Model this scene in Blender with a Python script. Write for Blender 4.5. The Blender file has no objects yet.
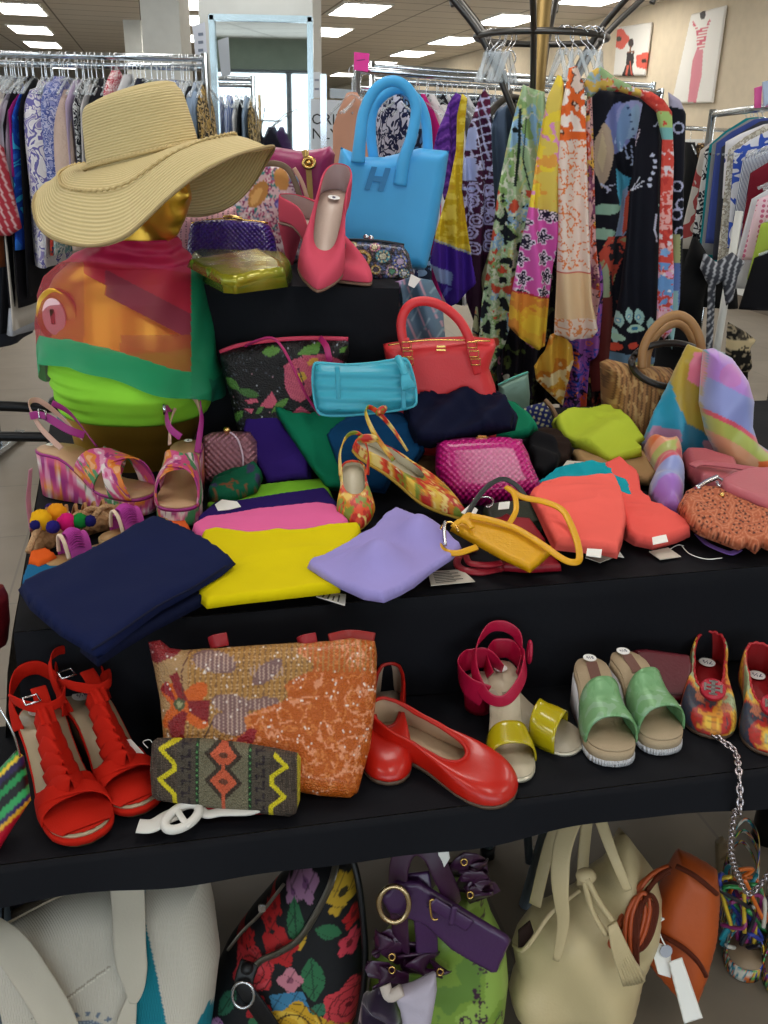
import bpy, bmesh, math, random
import numpy as np
from mathutils import Vector, Matrix, noise
from mathutils.geometry import delaunay_2d_cdt
from mathutils.bvhtree import BVHTree
PI = math.pi
rnd = random.Random(7)
COL = bpy.context.scene.collection
# ---------------------------------------------------------------- camera, world, lights
CAMZ = 1.55; FPX = 900.0; PITCH = math.radians(22.5); ROLL = 0.022
Fv = Vector((0, math.cos(PITCH), -math.sin(PITCH)))
_R = Vector((1, 0, 0)); _U = Vector((0, math.sin(PITCH), math.cos(PITCH)))
Rv = _R*math.cos(ROLL) + _U*math.sin(ROLL)
Uv = _U*math.cos(ROLL) - _R*math.sin(ROLL)
CP = Vector((0, 0, CAMZ))
cd = bpy.data.cameras.new('camera'); cam = bpy.data.objects.new('camera', cd); COL.objects.link(cam)
cd.sensor_fit = 'VERTICAL'; cd.sensor_height = 36.0; cd.lens = 36.0*FPX/1024.0
cd.clip_start = 0.05; cd.clip_end = 200
cam.matrix_world = Matrix(((Rv.x, Uv.x, -Fv.x, 0), (Rv.y, Uv.y, -Fv.y, 0), (Rv.z, Uv.z, -Fv.z, CAMZ), (0, 0, 0, 1)))
sc = bpy.context.scene
sc.camera = cam
sc.view_settings.view_transform = 'Standard'; sc.view_settings.look = 'None'
sc.view_settings.gamma = 1.0; sc.view_settings.use_curve_mapping = False
sc.view_settings.exposure = -0.22
wd = bpy.data.worlds.new('world'); sc.world = wd; wd.use_nodes = True
wd.node_tree.nodes['Background'].inputs[0].default_value = (0.80, 0.93, 1.0, 1)
wd.node_tree.nodes['Background'].inputs[1].default_value = 3.2
CEIL = 3.1
PANEL_POWER = 21.0
def area(name, loc, rot, sx, sy, power, col=(1, 1, 1)):
    l = bpy.data.lights.new(name, 'AREA'); l.shape = 'RECTANGLE'; l.size = sx; l.size_y = sy
    l.energy = power; l.color = col
    o = bpy.data.objects.new(name, l); o.location = loc; o.rotation_euler = rot; COL.objects.link(o); return o
AXIS = math.radians(14.0)           # the store runs 14 degrees to the left of the view
area('daylight_through_windows', (-1, -7.6, 1.7), (math.radians(90), 0, 0), 12, 2.4, 110, (0.82, 0.92, 1.0))
near_panels = []
for i in range(-3, 3):
    for j in range(-2, 5):
        a, b = i*2.4+0.5, j*2.7-0.6
        x = a*math.cos(AXIS) - b*math.sin(AXIS); y = a*math.sin(AXIS) + b*math.cos(AXIS)
        if y < -2.6 or x > 5.2 or (y > 11.0): continue
        near_panels.append((x, y))
        area('ceiling_panel_light', (x, y, CEIL-0.04), (0, 0, AXIS), 0.56, 1.16, PANEL_POWER, (1.0, 0.96, 0.90))
# ---------------------------------------------------------------- projections
def ray(px, py):
    return Fv + Rv*((px-384.0)/FPX) + Uv*((512.0-py)/FPX)
def PZ(px, py, z):
    d = ray(px, py); return CP + d*((z-CAMZ)/d.z)
def PY(px, py, Y):
    d = ray(px, py); return CP + d*(Y/d.y)
class Pl:
    def __init__(s, o, u, v):
        s.o = Vector(o); s.u = Vector(u).normalized(); s.v = Vector(v).normalized(); s.n = s.u.cross(s.v).normalized()
    def ab(s, px, py):
        d = ray(px, py); t = (s.o-CP).dot(s.n)/d.dot(s.n); p = CP+d*t-s.o
        return (p.dot(s.u), p.dot(s.v))
    def w(s, a, b, h=0): return s.o + s.u*a + s.v*b + s.n*h
    def P(s, px, py, h=0):
        q = s.off(h) if h else s; a, b = q.ab(px, py); return q.w(a, b)
    def off(s, h): return Pl(s.o+s.n*h, s.u, s.v)
def stand(px, py, z, yaw=0, lean=0, roll=0):
    o = PZ(px, py, z); y = math.radians(yaw); l = math.radians(lean)
    u = Vector((math.cos(y), math.sin(y), 0)); back = Vector((-math.sin(y), math.cos(y), 0))
    v = Vector((0, 0, 1))*math.cos(l) + back*math.sin(l)
    return Pl(o, u, v)
def standY(px, py, Y, yaw=0, lean=0):
    p = stand(px, py, 0, yaw, lean); p.o = PY(px, py, Y); return p
def flat(px, py, z, tilt=0, yaw=0):
    y = math.radians(yaw); t = math.radians(tilt)
    u = Vector((math.cos(y), math.sin(y), 0)); f = Vector((-math.sin(y), math.cos(y), 0))
    return Pl(PZ(px, py, z), u, f*math.cos(t)+Vector((0, 0, math.sin(t))))
# ---------------------------------------------------------------- numpy helpers
def h2(s):
    c = [int(s[i:i+2], 16)/255 for i in (0, 2, 4)]
    return tuple(x/12.92 if x <= .04045 else ((x+.055)/1.055)**2.4 for x in c)
def _hash(i, j, seed):
    n = (i*374761393 + j*668265263 + seed*1442695041) & 0xffffffff
    n = ((n ^ (n >> 13))*1274126177) & 0xffffffff
    return ((n ^ (n >> 16)) & 0xffff)/65535.0
def vn(x, y, seed=0):
    x = np.asarray(x, float); y = np.asarray(y, float)
    i = np.floor(x).astype(np.int64); j = np.floor(y).astype(np.int64); fx = x-i; fy = y-j
    fx = fx*fx*(3-2*fx); fy = fy*fy*(3-2*fy)
    a = _hash(i, j, seed); b = _hash(i+1, j, seed); c = _hash(i, j+1, seed); d = _hash(i+1, j+1, seed)
    return (a*(1-fx)+b*fx)*(1-fy) + (c*(1-fx)+d*fx)*fy
def fbm(x, y, seed=0): return (vn(x, y, seed)+.5*vn(x*2.1, y*2.1, seed+1)+.25*vn(x*4.3, y*4.3, seed+2))/1.75
def cells(x, y, s, seed=0, jit=.8):
    """jittered cells: distance to the nearest centre, its angle, its hash"""
    x = np.asarray(x, float)/s; y = np.asarray(y, float)/s
    i = np.floor(x).astype(np.int64); j = np.floor(y).astype(np.int64)
    best = np.full(x.shape, 9.); ang = np.zeros(x.shape); hh = np.zeros(x.shape)
    for di in (-1, 0, 1):
        for dj in (-1, 0, 1):
            a, b = i+di, j+dj
            cx = a+.5+jit*(_hash(a, b, seed)-.5); cy = b+.5+jit*(_hash(a, b, seed+5)-.5)
            d = np.hypot(x-cx, y-cy); m = d < best
            best = np.where(m, d, best); ang = np.where(m, np.arctan2(y-cy, x-cx), ang); hh = np.where(m, _hash(a, b, seed+9), hh)
    return best*s, ang, hh
class Paint:
    """the printed pattern of a piece of cloth, worked out per vertex"""
    def __init__(s, x, y, base): s.x, s.y = np.asarray(x, float), np.asarray(y, float); s.c = np.tile(np.array(h2(base)), (len(s.x), 1))
    def put(s, m, col, k=1.0):
        m = np.clip(np.asarray(m, float)*k, 0, 1)[:, None]; s.c = s.c*(1-m) + np.array(h2(col))*m; return s
    def disc(s, cx, cy, r, col): return s.put(np.hypot(s.x-cx, s.y-cy) < r, col)
    def ell(s, cx, cy, rx, ry, ang, col):
        a = math.radians(ang); u = (s.x-cx)*math.cos(a)+(s.y-cy)*math.sin(a); v = -(s.x-cx)*math.sin(a)+(s.y-cy)*math.cos(a)
        return s.put((u/rx)**2+(v/ry)**2 < 1, col)
    def flower(s, cx, cy, r, n, col, cc=None, rot=0, deep=.3, ring=None):
        d = np.hypot(s.x-cx, s.y-cy); a = np.arctan2(s.y-cy, s.x-cx)+rot
        R = r*(1-deep*(.5-.5*np.cos(n*a)))
        if ring: s.put(d < R*1.12, ring)
        s.put(d < R, col)
        if cc: s.put(d < r*.25, cc)
        return s
    def line(s, pts, w, col):
        for (x0, y0), (x1, y1) in zip(pts[:-1], pts[1:]):
            dx, dy = x1-x0, y1-y0; L = dx*dx+dy*dy+1e-9
            t = np.clip(((s.x-x0)*dx+(s.y-y0)*dy)/L, 0, 1)
            s.put(np.hypot(s.x-x0-t*dx, s.y-y0-t*dy) < w/2, col)
        return s
    def poly(s, pts, col):
        m = inpoly(s.x, s.y, pts); return s.put(m, col)
    def leaf(s, x0, y0, x1, y1, w, col, vein=None):
        dx, dy = x1-x0, y1-y0; L = math.hypot(dx, dy); u = ((s.x-x0)*dx+(s.y-y0)*dy)/L/L; v = (-(s.x-x0)*dy+(s.y-y0)*dx)/L
        s.put((u > 0) & (u < 1) & (np.abs(v) < w/2*np.sin(PI*np.clip(u, 0, 1))**.8), col)
        if vein: s.put((u > .05) & (u < .95) & (np.abs(v) < max(.7, w*.03)), vein)
        return s
def inpoly(x, y, pts):
    x = np.asarray(x, float); y = np.asarray(y, float); m = np.zeros(x.shape, bool); n = len(pts)
    for i in range(n):
        x0, y0 = pts[i]; x1, y1 = pts[(i+1) % n]
        c = ((y0 > y) != (y1 > y)); xx = (x1-x0)*(y-y0)/((y1-y0) if y1 != y0 else 1e-9)+x0
        m ^= c & (x < xx)
    return m
def segdist(x, y, pts):
    P = np.array(pts, float); Q = np.roll(P, -1, 0); best = np.full(len(x), 1e9)
    for (x0, y0), (x1, y1) in zip(P, Q):
        dx, dy = x1-x0, y1-y0; L = dx*dx+dy*dy+1e-12
        t = np.clip(((x-x0)*dx+(y-y0)*dy)/L, 0, 1); best = np.minimum(best, np.hypot(x-x0-t*dx, y-y0-t*dy))
    return best
def cat(pts, n=6, closed=False):
    P = [np.array(p, float) for p in pts]; N = len(P); out = []
    segs = N if closed else N-1
    for i in range(segs):
        if closed: p0, p1, p2, p3 = P[(i-1) % N], P[i], P[(i+1) % N], P[(i+2) % N]
        else: p0, p1, p2, p3 = P[max(i-1, 0)], P[i], P[i+1], P[min(i+2, N-1)]
        for k in range(n):
            t = k/n; out.append(.5*((2*p1)+(-p0+p2)*t+(2*p0-5*p1+4*p2-p3)*t*t+(-p0+3*p1-3*p2+p3)*t**3))
    if not closed: out.append(P[-1])
    return out
# ---------------------------------------------------------------- materials
MC = {}
def mat(color='808080', rough=.7, metal=0., bump=None, vc=False, spec=.5, sheen=0., coat=0., alpha=1., trans=0., pat=None, emis=None, ior=1.45):
    key = repr((color, rough, metal, bump, vc, spec, sheen, coat, alpha, trans, pat, emis))
    if key in MC: return MC[key]
    m = bpy.data.materials.new('m_%d' % len(MC)); m.use_nodes = True; nt = m.node_tree; N = nt.nodes; Lk = nt.links
    b = N['Principled BSDF']; I = b.inputs
    I['Roughness'].default_value = rough; I['Metallic'].default_value = metal; I['Specular IOR Level'].default_value = spec
    I['Sheen Weight'].default_value = sheen; I['Coat Weight'].default_value = coat; I['Coat Roughness'].default_value = .12
    I['Alpha'].default_value = alpha; I['Transmission Weight'].default_value = trans; I['IOR'].default_value = ior
    col = h2(color); I['Base Color'].default_value = (*col, 1)
    tc = N.new('ShaderNodeTexCoord')
    def vec(kind, scale, rot=0, coord='Object'):
        mp = N.new('ShaderNodeMapping'); mp.inputs['Rotation'].default_value = (0, 0, math.radians(rot))
        s = scale if isinstance(scale, tuple) else (scale,)*3
        mp.inputs['Scale'].default_value = s; Lk.new(tc.outputs[coord], mp.inputs[0]); return mp.outputs[0]
    base = None
    if vc:
        a = N.new('ShaderNodeAttribute'); a.attribute_name = 'Col'; base = a.outputs['Color']
    else:   # every cloth or leather varies a little
        nz = N.new('ShaderNodeTexNoise'); nz.inputs['Scale'].default_value = 9; nz.inputs['Detail'].default_value = 3
        Lk.new(tc.outputs['Object'], nz.inputs['Vector'])
        hs = N.new('ShaderNodeHueSaturation'); mr = N.new('ShaderNodeMapRange'); mr.inputs['To Min'].default_value = .9; mr.inputs['To Max'].default_value = 1.1
        Lk.new(nz.outputs[0], mr.inputs[0]); Lk.new(mr.outputs[0], hs.inputs['Value']); hs.inputs['Color'].default_value = (*col, 1); base = hs.outputs[0]
    if pat:  # ('ramp', [colors], scale, distortion, 'noise'|'voronoi'|'wave', coord, rot)
        kind, cols, scale, dist, tex, coord, rot = pat
        v = vec('', scale if isinstance(scale, tuple) else scale, rot, coord)
        if tex == 'noise':
            t = N.new('ShaderNodeTexNoise'); t.inputs['Scale'].default_value = 1; t.inputs['Distortion'].default_value = dist; t.inputs['Detail'].default_value = 1.5; fo = t.outputs[0]
            lo, hi = .3, .7
        elif tex == 'voronoi':
            t = N.new('ShaderNodeTexVoronoi'); t.inputs['Scale'].default_value = 1; sp = N.new('ShaderNodeSeparateColor'); Lk.new(t.outputs['Color'], sp.inputs[0]); fo = sp.outputs[0]; lo, hi = 0, 1
            if dist:
                nn = N.new('ShaderNodeTexNoise'); nn.inputs['Scale'].default_value = 2.5; Lk.new(v, nn.inputs['Vector']); ad = N.new('ShaderNodeVectorMath'); ad.operation = 'MULTIPLY_ADD'
                Lk.new(nn.outputs['Color'], ad.inputs[0]); ad.inputs[1].default_value = (dist,)*3; Lk.new(v, ad.inputs[2]); v = ad.outputs[0]
        elif tex == 'dots':
            t = N.new('ShaderNodeTexVoronoi'); t.inputs['Scale'].default_value = 1; t.inputs['Randomness'].default_value = dist; fo = t.outputs['Distance']; lo, hi = 0, .75
        else:
            t = N.new('ShaderNodeTexWave'); t.inputs['Scale'].default_value = 1; t.inputs['Distortion'].default_value = dist; t.inputs['Detail'].default_value = 0; fo = t.outputs['Fac']; lo, hi = 0, 1
        Lk.new(v, t.inputs['Vector'])
        cr = N.new('ShaderNodeValToRGB'); cr.color_ramp.interpolation = 'CONSTANT'; e = cr.color_ramp.elements; n = len(cols)
        e[0].position = 0; e[0].color = (*h2(cols[0]), 1); e[1].position = lo+(hi-lo)*(1/n if n > 1 else 1); e[1].color = (*h2(cols[1 % n]), 1)
        for k in range(2, n):
            q = e.new(lo+(hi-lo)*k/n); q.color = (*h2(cols[k]), 1)
        Lk.new(fo, cr.inputs[0]); base = cr.outputs[0]
    if base: Lk.new(base, I['Base Color'])
    if bump:  # (type, scale, strength[, coord, rot])
        ty, s, st = bump[:3]; coord = bump[3] if len(bump) > 3 else 'Object'; rot = bump[4] if len(bump) > 4 else 0
        v = vec('', s, rot, coord)
        if ty == 'noise':
            t = N.new('ShaderNodeTexNoise'); t.inputs['Scale'].default_value = 1; t.inputs['Detail'].default_value = 4; Lk.new(v, t.inputs[0]); fo = t.outputs[0]
        elif ty == 'weave':
            sx = N.new('ShaderNodeSeparateXYZ'); Lk.new(v, sx.inputs[0])
            def op(o_, a_, b_=None):
                q = N.new('ShaderNodeMath'); q.operation = o_
                for k_, w_ in ((0, a_), (1, b_)):
                    if w_ is None: continue
                    if isinstance(w_, (int, float)): q.inputs[k_].default_value = w_
                    else: Lk.new(w_, q.inputs[k_])
                return q.outputs[0]
            A = op('SINE', sx.outputs[0]); B = op('SINE', sx.outputs[1]); fo = op('MULTIPLY', A, B); fo = op('MULTIPLY_ADD', fo, .5); 
        elif ty == 'vor':
            t = N.new('ShaderNodeTexVoronoi'); t.inputs['Scale'].default_value = 1; Lk.new(v, t.inputs['Vector']); fo = t.outputs['Distance']
        else:
            t = N.new('ShaderNodeTexWave'); t.inputs['Scale'].default_value = 1; t.inputs['Distortion'].default_value = .6; Lk.new(v, t.inputs['Vector']); fo = t.outputs['Fac']
        bp = N.new('ShaderNodeBump'); bp.inputs['Strength'].default_value = st; bp.inputs['Distance'].default_value = .004; Lk.new(fo, bp.inputs['Height']); Lk.new(bp.outputs[0], I['Normal'])
    if emis: I['Emission Color'].default_value = (*h2(emis[0]), 1); I['Emission Strength'].default_value = emis[1]
    MC[key] = m; return m
def cloth(c, **k): k.setdefault('rough', .85); k.setdefault('bump', ('noise', 260, .12)); k.setdefault('spec', .2); return mat(c, **k)
def leather(c, **k): k.setdefault('rough', .42); k.setdefault('bump', ('noise', 220, .12)); return mat(c, **k)
SILVER = mat('D8DADF', .22, 1.); GOLD = mat('D9B36A', .25, 1.); BRASS = mat('8A7448', .5, .8); BLKMET = mat('1A1B1E', .3, .6); GUN = mat('5E5C5A', .35, .9)
PAPER = mat('F0EFEA', .8); CARD = mat('C9C2B4', .8)
VC = mat(vc=True, rough=.8, spec=.25, bump=('noise', 260, .1)); VCS = mat(vc=True, rough=.42, spec=.5); VCG = mat(vc=True, rough=.25, coat=.3)
# ---------------------------------------------------------------- object helpers
def link(name, me, m, parent=None, smooth=True):
    o = bpy.data.objects.new(name, me); COL.objects.link(o)
    if m:
        for q in (m if isinstance(m, (list, tuple)) else [m]): me.materials.append(q)
    if smooth: me.polygons.foreach_set('use_smooth', [True]*len(me.polygons))
    if parent:
        o.parent = parent
        if parent.get('_w'): o.matrix_parent_inverse = MW[parent.name].inverted()
    return o
MW = {}
def M(name, vs, fs, m, parent=None, smooth=True, fixn=False):
    me = bpy.data.meshes.new(name); me.from_pydata([tuple(v) for v in vs], [], fs); me.update()
    if fixn:
        bm = bmesh.new(); bm.from_mesh(me); bmesh.ops.recalc_face_normals(bm, faces=bm.faces); bm.to_mesh(me); bm.free()
    return link(name, me, m, parent, smooth)
def mod(o, *ms):
    for q in ms:
        if q[0] == 'sub': x = o.modifiers.new('s', 'SUBSURF'); x.levels = x.render_levels = q[1]
        if q[0] == 'sol':
            x = o.modifiers.new('t', 'SOLIDIFY'); x.thickness = q[1]; x.offset = q[2] if len(q) > 2 else -1
            if len(q) > 3: x.material_offset = q[3]
        if q[0] == 'bev': x = o.modifiers.new('b', 'BEVEL'); x.width = q[1]; x.segments = 2; x.limit_method = 'ANGLE'
    return o
LABELS = {}
def tag(o, label, cat_, group=None):
    o['label'] = label; o['category'] = cat_
    if group: o['group'] = group
    return o
def struct(o, kind='structure'): o['kind'] = kind; return o
def thing(name, loc, label, cat_, group=None, rot=None):
    """Empty at the thing's base; parts are given in world coordinates (rot None) or in the thing's own frame"""
    o = bpy.data.objects.new(name, None); o.empty_display_size = .02; COL.objects.link(o)
    if rot is not None:
        o.matrix_world = rot
    else:
        o.location = loc; MW[o.name] = Matrix.Translation(Vector(loc)); o['_w'] = 1
    return tag(o, label, cat_, group)
def setcol(o, cols):
    a = o.data.color_attributes.new('Col', 'FLOAT_COLOR', 'POINT')
    c = np.ones((len(cols), 4), np.float32); c[:, :3] = cols; a.data.foreach_set('color', c.ravel())
def puff(name, outline, pl, thick, m, parent=None, rim=None, res=None, lay=False, wr=0., wf=14., wdir=None, col=None, hf=None, sm=0, back=None, flatback=False, seed=1, crease=0.):
    """a stuffed / folded piece with the given outline on a real plane: rounded edges, thickness, wrinkles"""
    if sm: outline = [tuple(p) for p in cat(outline, sm, True)]
    ol = [pl.ab(*p) for p in outline]
    A = np.array(ol); ext = (A.max(0)-A.min(0)).max()
    res = res or ext/45.; rim = rim or ext*.12
    B = []
    for i in range(len(A)):
        p, q = A[i], A[(i+1) % len(A)]; n = max(1, int(np.hypot(*(q-p))/res))
        for k in range(n): B.append(p+(q-p)*k/n)
    B = np.array(B); nb = len(B)
    gx, gy = np.meshgrid(np.arange(A[:, 0].min(), A[:, 0].max(), res), np.arange(A[:, 1].min(), A[:, 1].max(), res))
    gx = gx + (np.arange(gx.shape[0]) % 2)[:, None]*res*.5
    gx, gy = gx.ravel(), gy.ravel(); k = inpoly(gx, gy, B.tolist()); gx, gy = gx[k], gy[k]
    d = segdist(gx, gy, B.tolist()); k = d > res*.45; gx, gy = gx[k], gy[k]
    pts = [Vector(p) for p in B.tolist()] + [Vector((x, y)) for x, y in zip(gx, gy)]
    r = delaunay_2d_cdt(pts, [], [list(range(nb))], 1, 1e-7)
    V = np.array([tuple(v) for v in r[0]]); F = [tuple(f) for f in r[2]]
    x, y = V[:, 0], V[:, 1]
    Fa = []
    for f in F:
        a = (x[f[1]]-x[f[0]])*(y[f[2]]-y[f[0]])-(x[f[2]]-x[f[0]])*(y[f[1]]-y[f[0]])
        Fa.append(f if a > 0 else f[::-1])
    d = segdist(x, y, B.tolist()); d[d < 1e-5] = 0
    f = np.sqrt(np.clip(1-(1-np.clip(d/rim, 0, 1))**2, 0, 1))
    W = np.array([tuple(pl.w(a, b)) for a, b in V])
    # pixel position of every point (the print follows the cloth)
    rel = W-np.array(CP); fz = rel@np.array(Fv); PX = 384+FPX*(rel@np.array(Rv))/fz; PYy = 512-FPX*(rel@np.array(Uv))/fz
    dis = np.zeros(len(x))
    if wr:
        if wdir is not None:
            t = math.radians(wdir); q = (x*math.cos(t)+y*math.sin(t)); s_ = (-x*math.sin(t)+y*math.cos(t))
            dis = wr*np.sin(q*wf*6.28+2.5*vn(s_*5+3, q*3, seed)+4*vn(q*4, s_*2, seed+3))
        else: dis = wr*2*(fbm(x*wf+2, y*wf, seed)-.5)
    if crease: dis = dis+crease*(.5-np.abs(2*vn(x*14+3*vn(x*6, y*6, seed+8), y*20+3*vn(y*7, x*7, seed+9), seed+7)-1))
    if hf is not None: dis = dis+hf(PX, PYy)
    n = np.array(pl.n)
    top = thick*f*(1 if lay else .5)+dis*(np.clip(f*1.6, 0, 1) if lay or True else 1)
    bot = (np.minimum(0, top)-.0005*f if lay else -thick*.5*f*(0.15 if flatback else 1)+(0 if flatback else dis*np.clip(f, 0, 1)*.6))
    if lay and hf is not None: bot = np.zeros(len(x))-.0005*f
    edge = d <= 1e-5
    idx = np.full(len(x), -1); idx[edge] = np.where(edge)[0]; nx = len(x); inner = np.where(~edge)[0]; idx[inner] = nx+np.arange(len(inner))
    # edge points keep the thing closed
    if dis is not None: pass
    VT = W+n*top[:, None]; VT[edge] = W[edge]; VB = (W+n*bot[:, None])[inner]
    VV = np.vstack([VT, VB]); FF = Fa+[tuple(int(idx[k]) for k in f_[::-1]) for f_ in Fa]
    me = bpy.data.meshes.new(name); me.from_pydata(VV.tolist(), [], FF); me.update()
    uv = me.uv_layers.new(name='UVMap'); UVs = np.vstack([V, V[inner]])
    li = np.zeros(len(me.loops), np.int32); me.loops.foreach_get('vertex_index', li); uv.data.foreach_set('uv', UVs[li].astype(np.float32).ravel())
    o = link(name, me, m, parent)
    if col is not None:
        c = col(PX, PYy); c = c.c if isinstance(c, Paint) else c
        cb = c[inner] if back is None else np.tile(np.array(h2(back)), (len(inner), 1)); setcol(o, np.vstack([c, cb]))
    return o
def loft(name, rings, m, parent=None, caps=True, closed=True, smooth=True):
    R_ = np.array([[tuple(p) for p in r] for r in rings]); K, n = R_.shape[:2]; fs = []
    for i in range(K-1):
        for j in range(n if closed else n-1):
            a, b = i*n+j, i*n+(j+1) % n; fs.append((a, b, b+n, a+n))
    vs = R_.reshape(-1, 3).tolist()
    if caps and closed:
        for i, s in ((0, -1), (K-1, 1)):
            c = len(vs); vs.append(R_[i].mean(0).tolist())
            for j in range(n):
                a, b = i*n+j, i*n+(j+1) % n; fs.append((c, a, b) if s == 1 else (c, b, a))
    return M(name, vs, fs, m, parent, smooth, fixn=True)
def frames(P, closed=False, ref=None):
    P = [Vector(p) for p in P]; n = len(P); T = []
    for i in range(n):
        a = P[(i-1) % n] if (closed or i) else P[0]; b = P[(i+1) % n] if (closed or i < n-1) else P[-1]
        t = b-a; T.append(t.normalized() if t.length > 1e-9 else Vector((0, 0, 1)))
    out = []; nn = ref or (Vector((0, 0, 1)) if abs(T[0].z) < .8 else Vector((1, 0, 0)))
    for i in range(n):
        nn = (nn-T[i]*nn.dot(T[i])); nn = nn.normalized() if nn.length > 1e-6 else Vector((0, 1, 0)); out.append((P[i], T[i], nn, T[i].cross(nn)))
    return out
def tube(name, pts, r, m, parent=None, n=8, sm=6, closed=False, flat_=1., ref=None):
    P = cat([tuple(p) for p in pts], sm, closed) if sm else pts
    fr = frames(P, closed, ref); K = len(fr); rings = []
    for i, (p, t, a, b) in enumerate(fr):
        rr = r(i/(K-1)) if callable(r) else r
        rings.append([p+a*(rr*flat_*math.cos(2*PI*k/n))+b*(rr*math.sin(2*PI*k/n)) for k in range(n)])
    if closed: rings.append(rings[0])
    return loft(name, rings, m, parent, caps=not closed)
def ribbon(name, pts, w, t, m, parent=None, face=None, sm=6, closed=False):
    """flat strap; face = direction its flat side looks (vector, or None for towards the viewer's side of the table)"""
    P = [Vector(p) for p in (cat([tuple(p) for p in pts], sm, closed) if sm else pts)]
    T = frames(P, closed); rings = []; K = len(P)
    for i, (p, tt, _, _) in enumerate(T):
        f = face(i/(K-1)) if callable(face) else (Vector(face) if face is not None else (CP-p).normalized())
        wdv = tt.cross(f); wdv = wdv.normalized() if wdv.length > 1e-6 else Vector((1, 0, 0)); nv = wdv.cross(tt)
        ww = w(i/(K-1)) if callable(w) else w
        ring = []
        for k in range(12):
            a = 2*PI*k/12; cx, sx = math.cos(a), math.sin(a)
            ring.append(p+wdv*(ww/2*math.copysign(abs(cx)**.4, cx))+nv*(t/2*math.copysign(abs(sx)**.7, sx)))
        rings.append(ring)
    if closed: rings.append(rings[0])
    return loft(name, rings, m, parent, caps=not closed)
def box(name, c, s, m, parent=None, rz=0, bev=.003):
    bm = bmesh.new(); bmesh.ops.create_cube(bm, size=1)
    for v in bm.verts: v.co = Vector((v.co.x*s[0], v.co.y*s[1], v.co.z*s[2]))
    if bev: bmesh.ops.bevel(bm, geom=bm.edges[:], offset=min(bev, min(s)*.3), segments=2, affect='EDGES')
    bmesh.ops.rotate(bm, verts=bm.verts, cent=(0, 0, 0), matrix=Matrix.Rotation(rz, 3, 'Z')); bmesh.ops.translate(bm, verts=bm.verts, vec=c)
    me = bpy.data.meshes.new(name); bm.to_mesh(me); bm.free(); return link(name, me, m, parent, False)
def prism(name, pts, h, m, parent=None, bev=0):
    """polygon (3D points) pushed along h"""
    n = len(pts); h = Vector(h); vs = [Vector(p) for p in pts]+[Vector(p)+h for p in pts]
    fs = [tuple(range(n))[::-1], tuple(range(n, 2*n))]+[(i, (i+1) % n, n+(i+1) % n, n+i) for i in range(n)]
    o = M(name, vs, fs, m, parent, False, fixn=True)
    if bev: mod(o, ('bev', bev))
    return o
def sphere(name, c, r, m, parent=None, n=12, sc_=(1, 1, 1)):
    bm = bmesh.new(); bmesh.ops.create_uvsphere(bm, u_segments=n*2, v_segments=n, radius=r)
    for v in bm.verts: v.co = Vector((v.co.x*sc_[0]+c[0], v.co.y*sc_[1]+c[1], v.co.z*sc_[2]+c[2]))
    me = bpy.data.meshes.new(name); bm.to_mesh(me); bm.free(); return link(name, me, m, parent)
def text(name, s, pl, px, py, size, m, parent=None, rot=0, h=.001, ext=.0004, local=None, bold=0, shear=0):
    cu = bpy.data.curves.new(name, 'FONT'); cu.body = s; cu.size = size; cu.align_x = 'CENTER'; cu.align_y = 'CENTER'; cu.extrude = ext; cu.resolution_u = 2; cu.offset = bold; cu.shear = shear
    t = bpy.data.objects.new('t', cu); COL.objects.link(t); bpy.context.view_layer.update()
    me = bpy.data.meshes.new_from_object(t.evaluated_get(bpy.context.evaluated_depsgraph_get())); bpy.data.objects.remove(t)
    if local is None:
        c = pl.P(px, py, h); r = math.radians(rot); u = pl.u*math.cos(r)+pl.v*math.sin(r); v = pl.v*math.cos(r)-pl.u*math.sin(r); n = pl.n
        mm = Matrix(((u.x, v.x, n.x, c.x), (u.y, v.y, n.y, c.y), (u.z, v.z, n.z, c.z), (0, 0, 0, 1)))
    else: mm = local
    me.transform(mm); me.materials.clear(); return link(name, me, m, parent, False)
def paper_tag(px4, pl, label, string=None, lines=0, h=.003, m=None, name='price_tag'):
    t = thing(name, tuple(pl.P(*px4[0], h)), label, 'tag')
    pts = [pl.P(*p, h) for p in px4]; prism('card', pts, pl.n*.0012, m or PAPER, t)
    if lines:
        a, b, c, d = [Vector(p)+pl.n*.0014 for p in pts]
        for k in range(lines):
            f = (k+1)/(lines+1.5); p = a.lerp(d, f); q = b.lerp(c, f); i0 = p.lerp(q, .12); i1 = p.lerp(q, .8 if k % 2 else .6)
            w = (d-a)*.05
            prism('printed_line', [i0, i1, i1+w, i0+w], pl.n*.0002, mat('55524E', .8), t)
    if string: tube('string', string, .0007, mat('DDDDDD', .5), t, 5)
    return t
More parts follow.
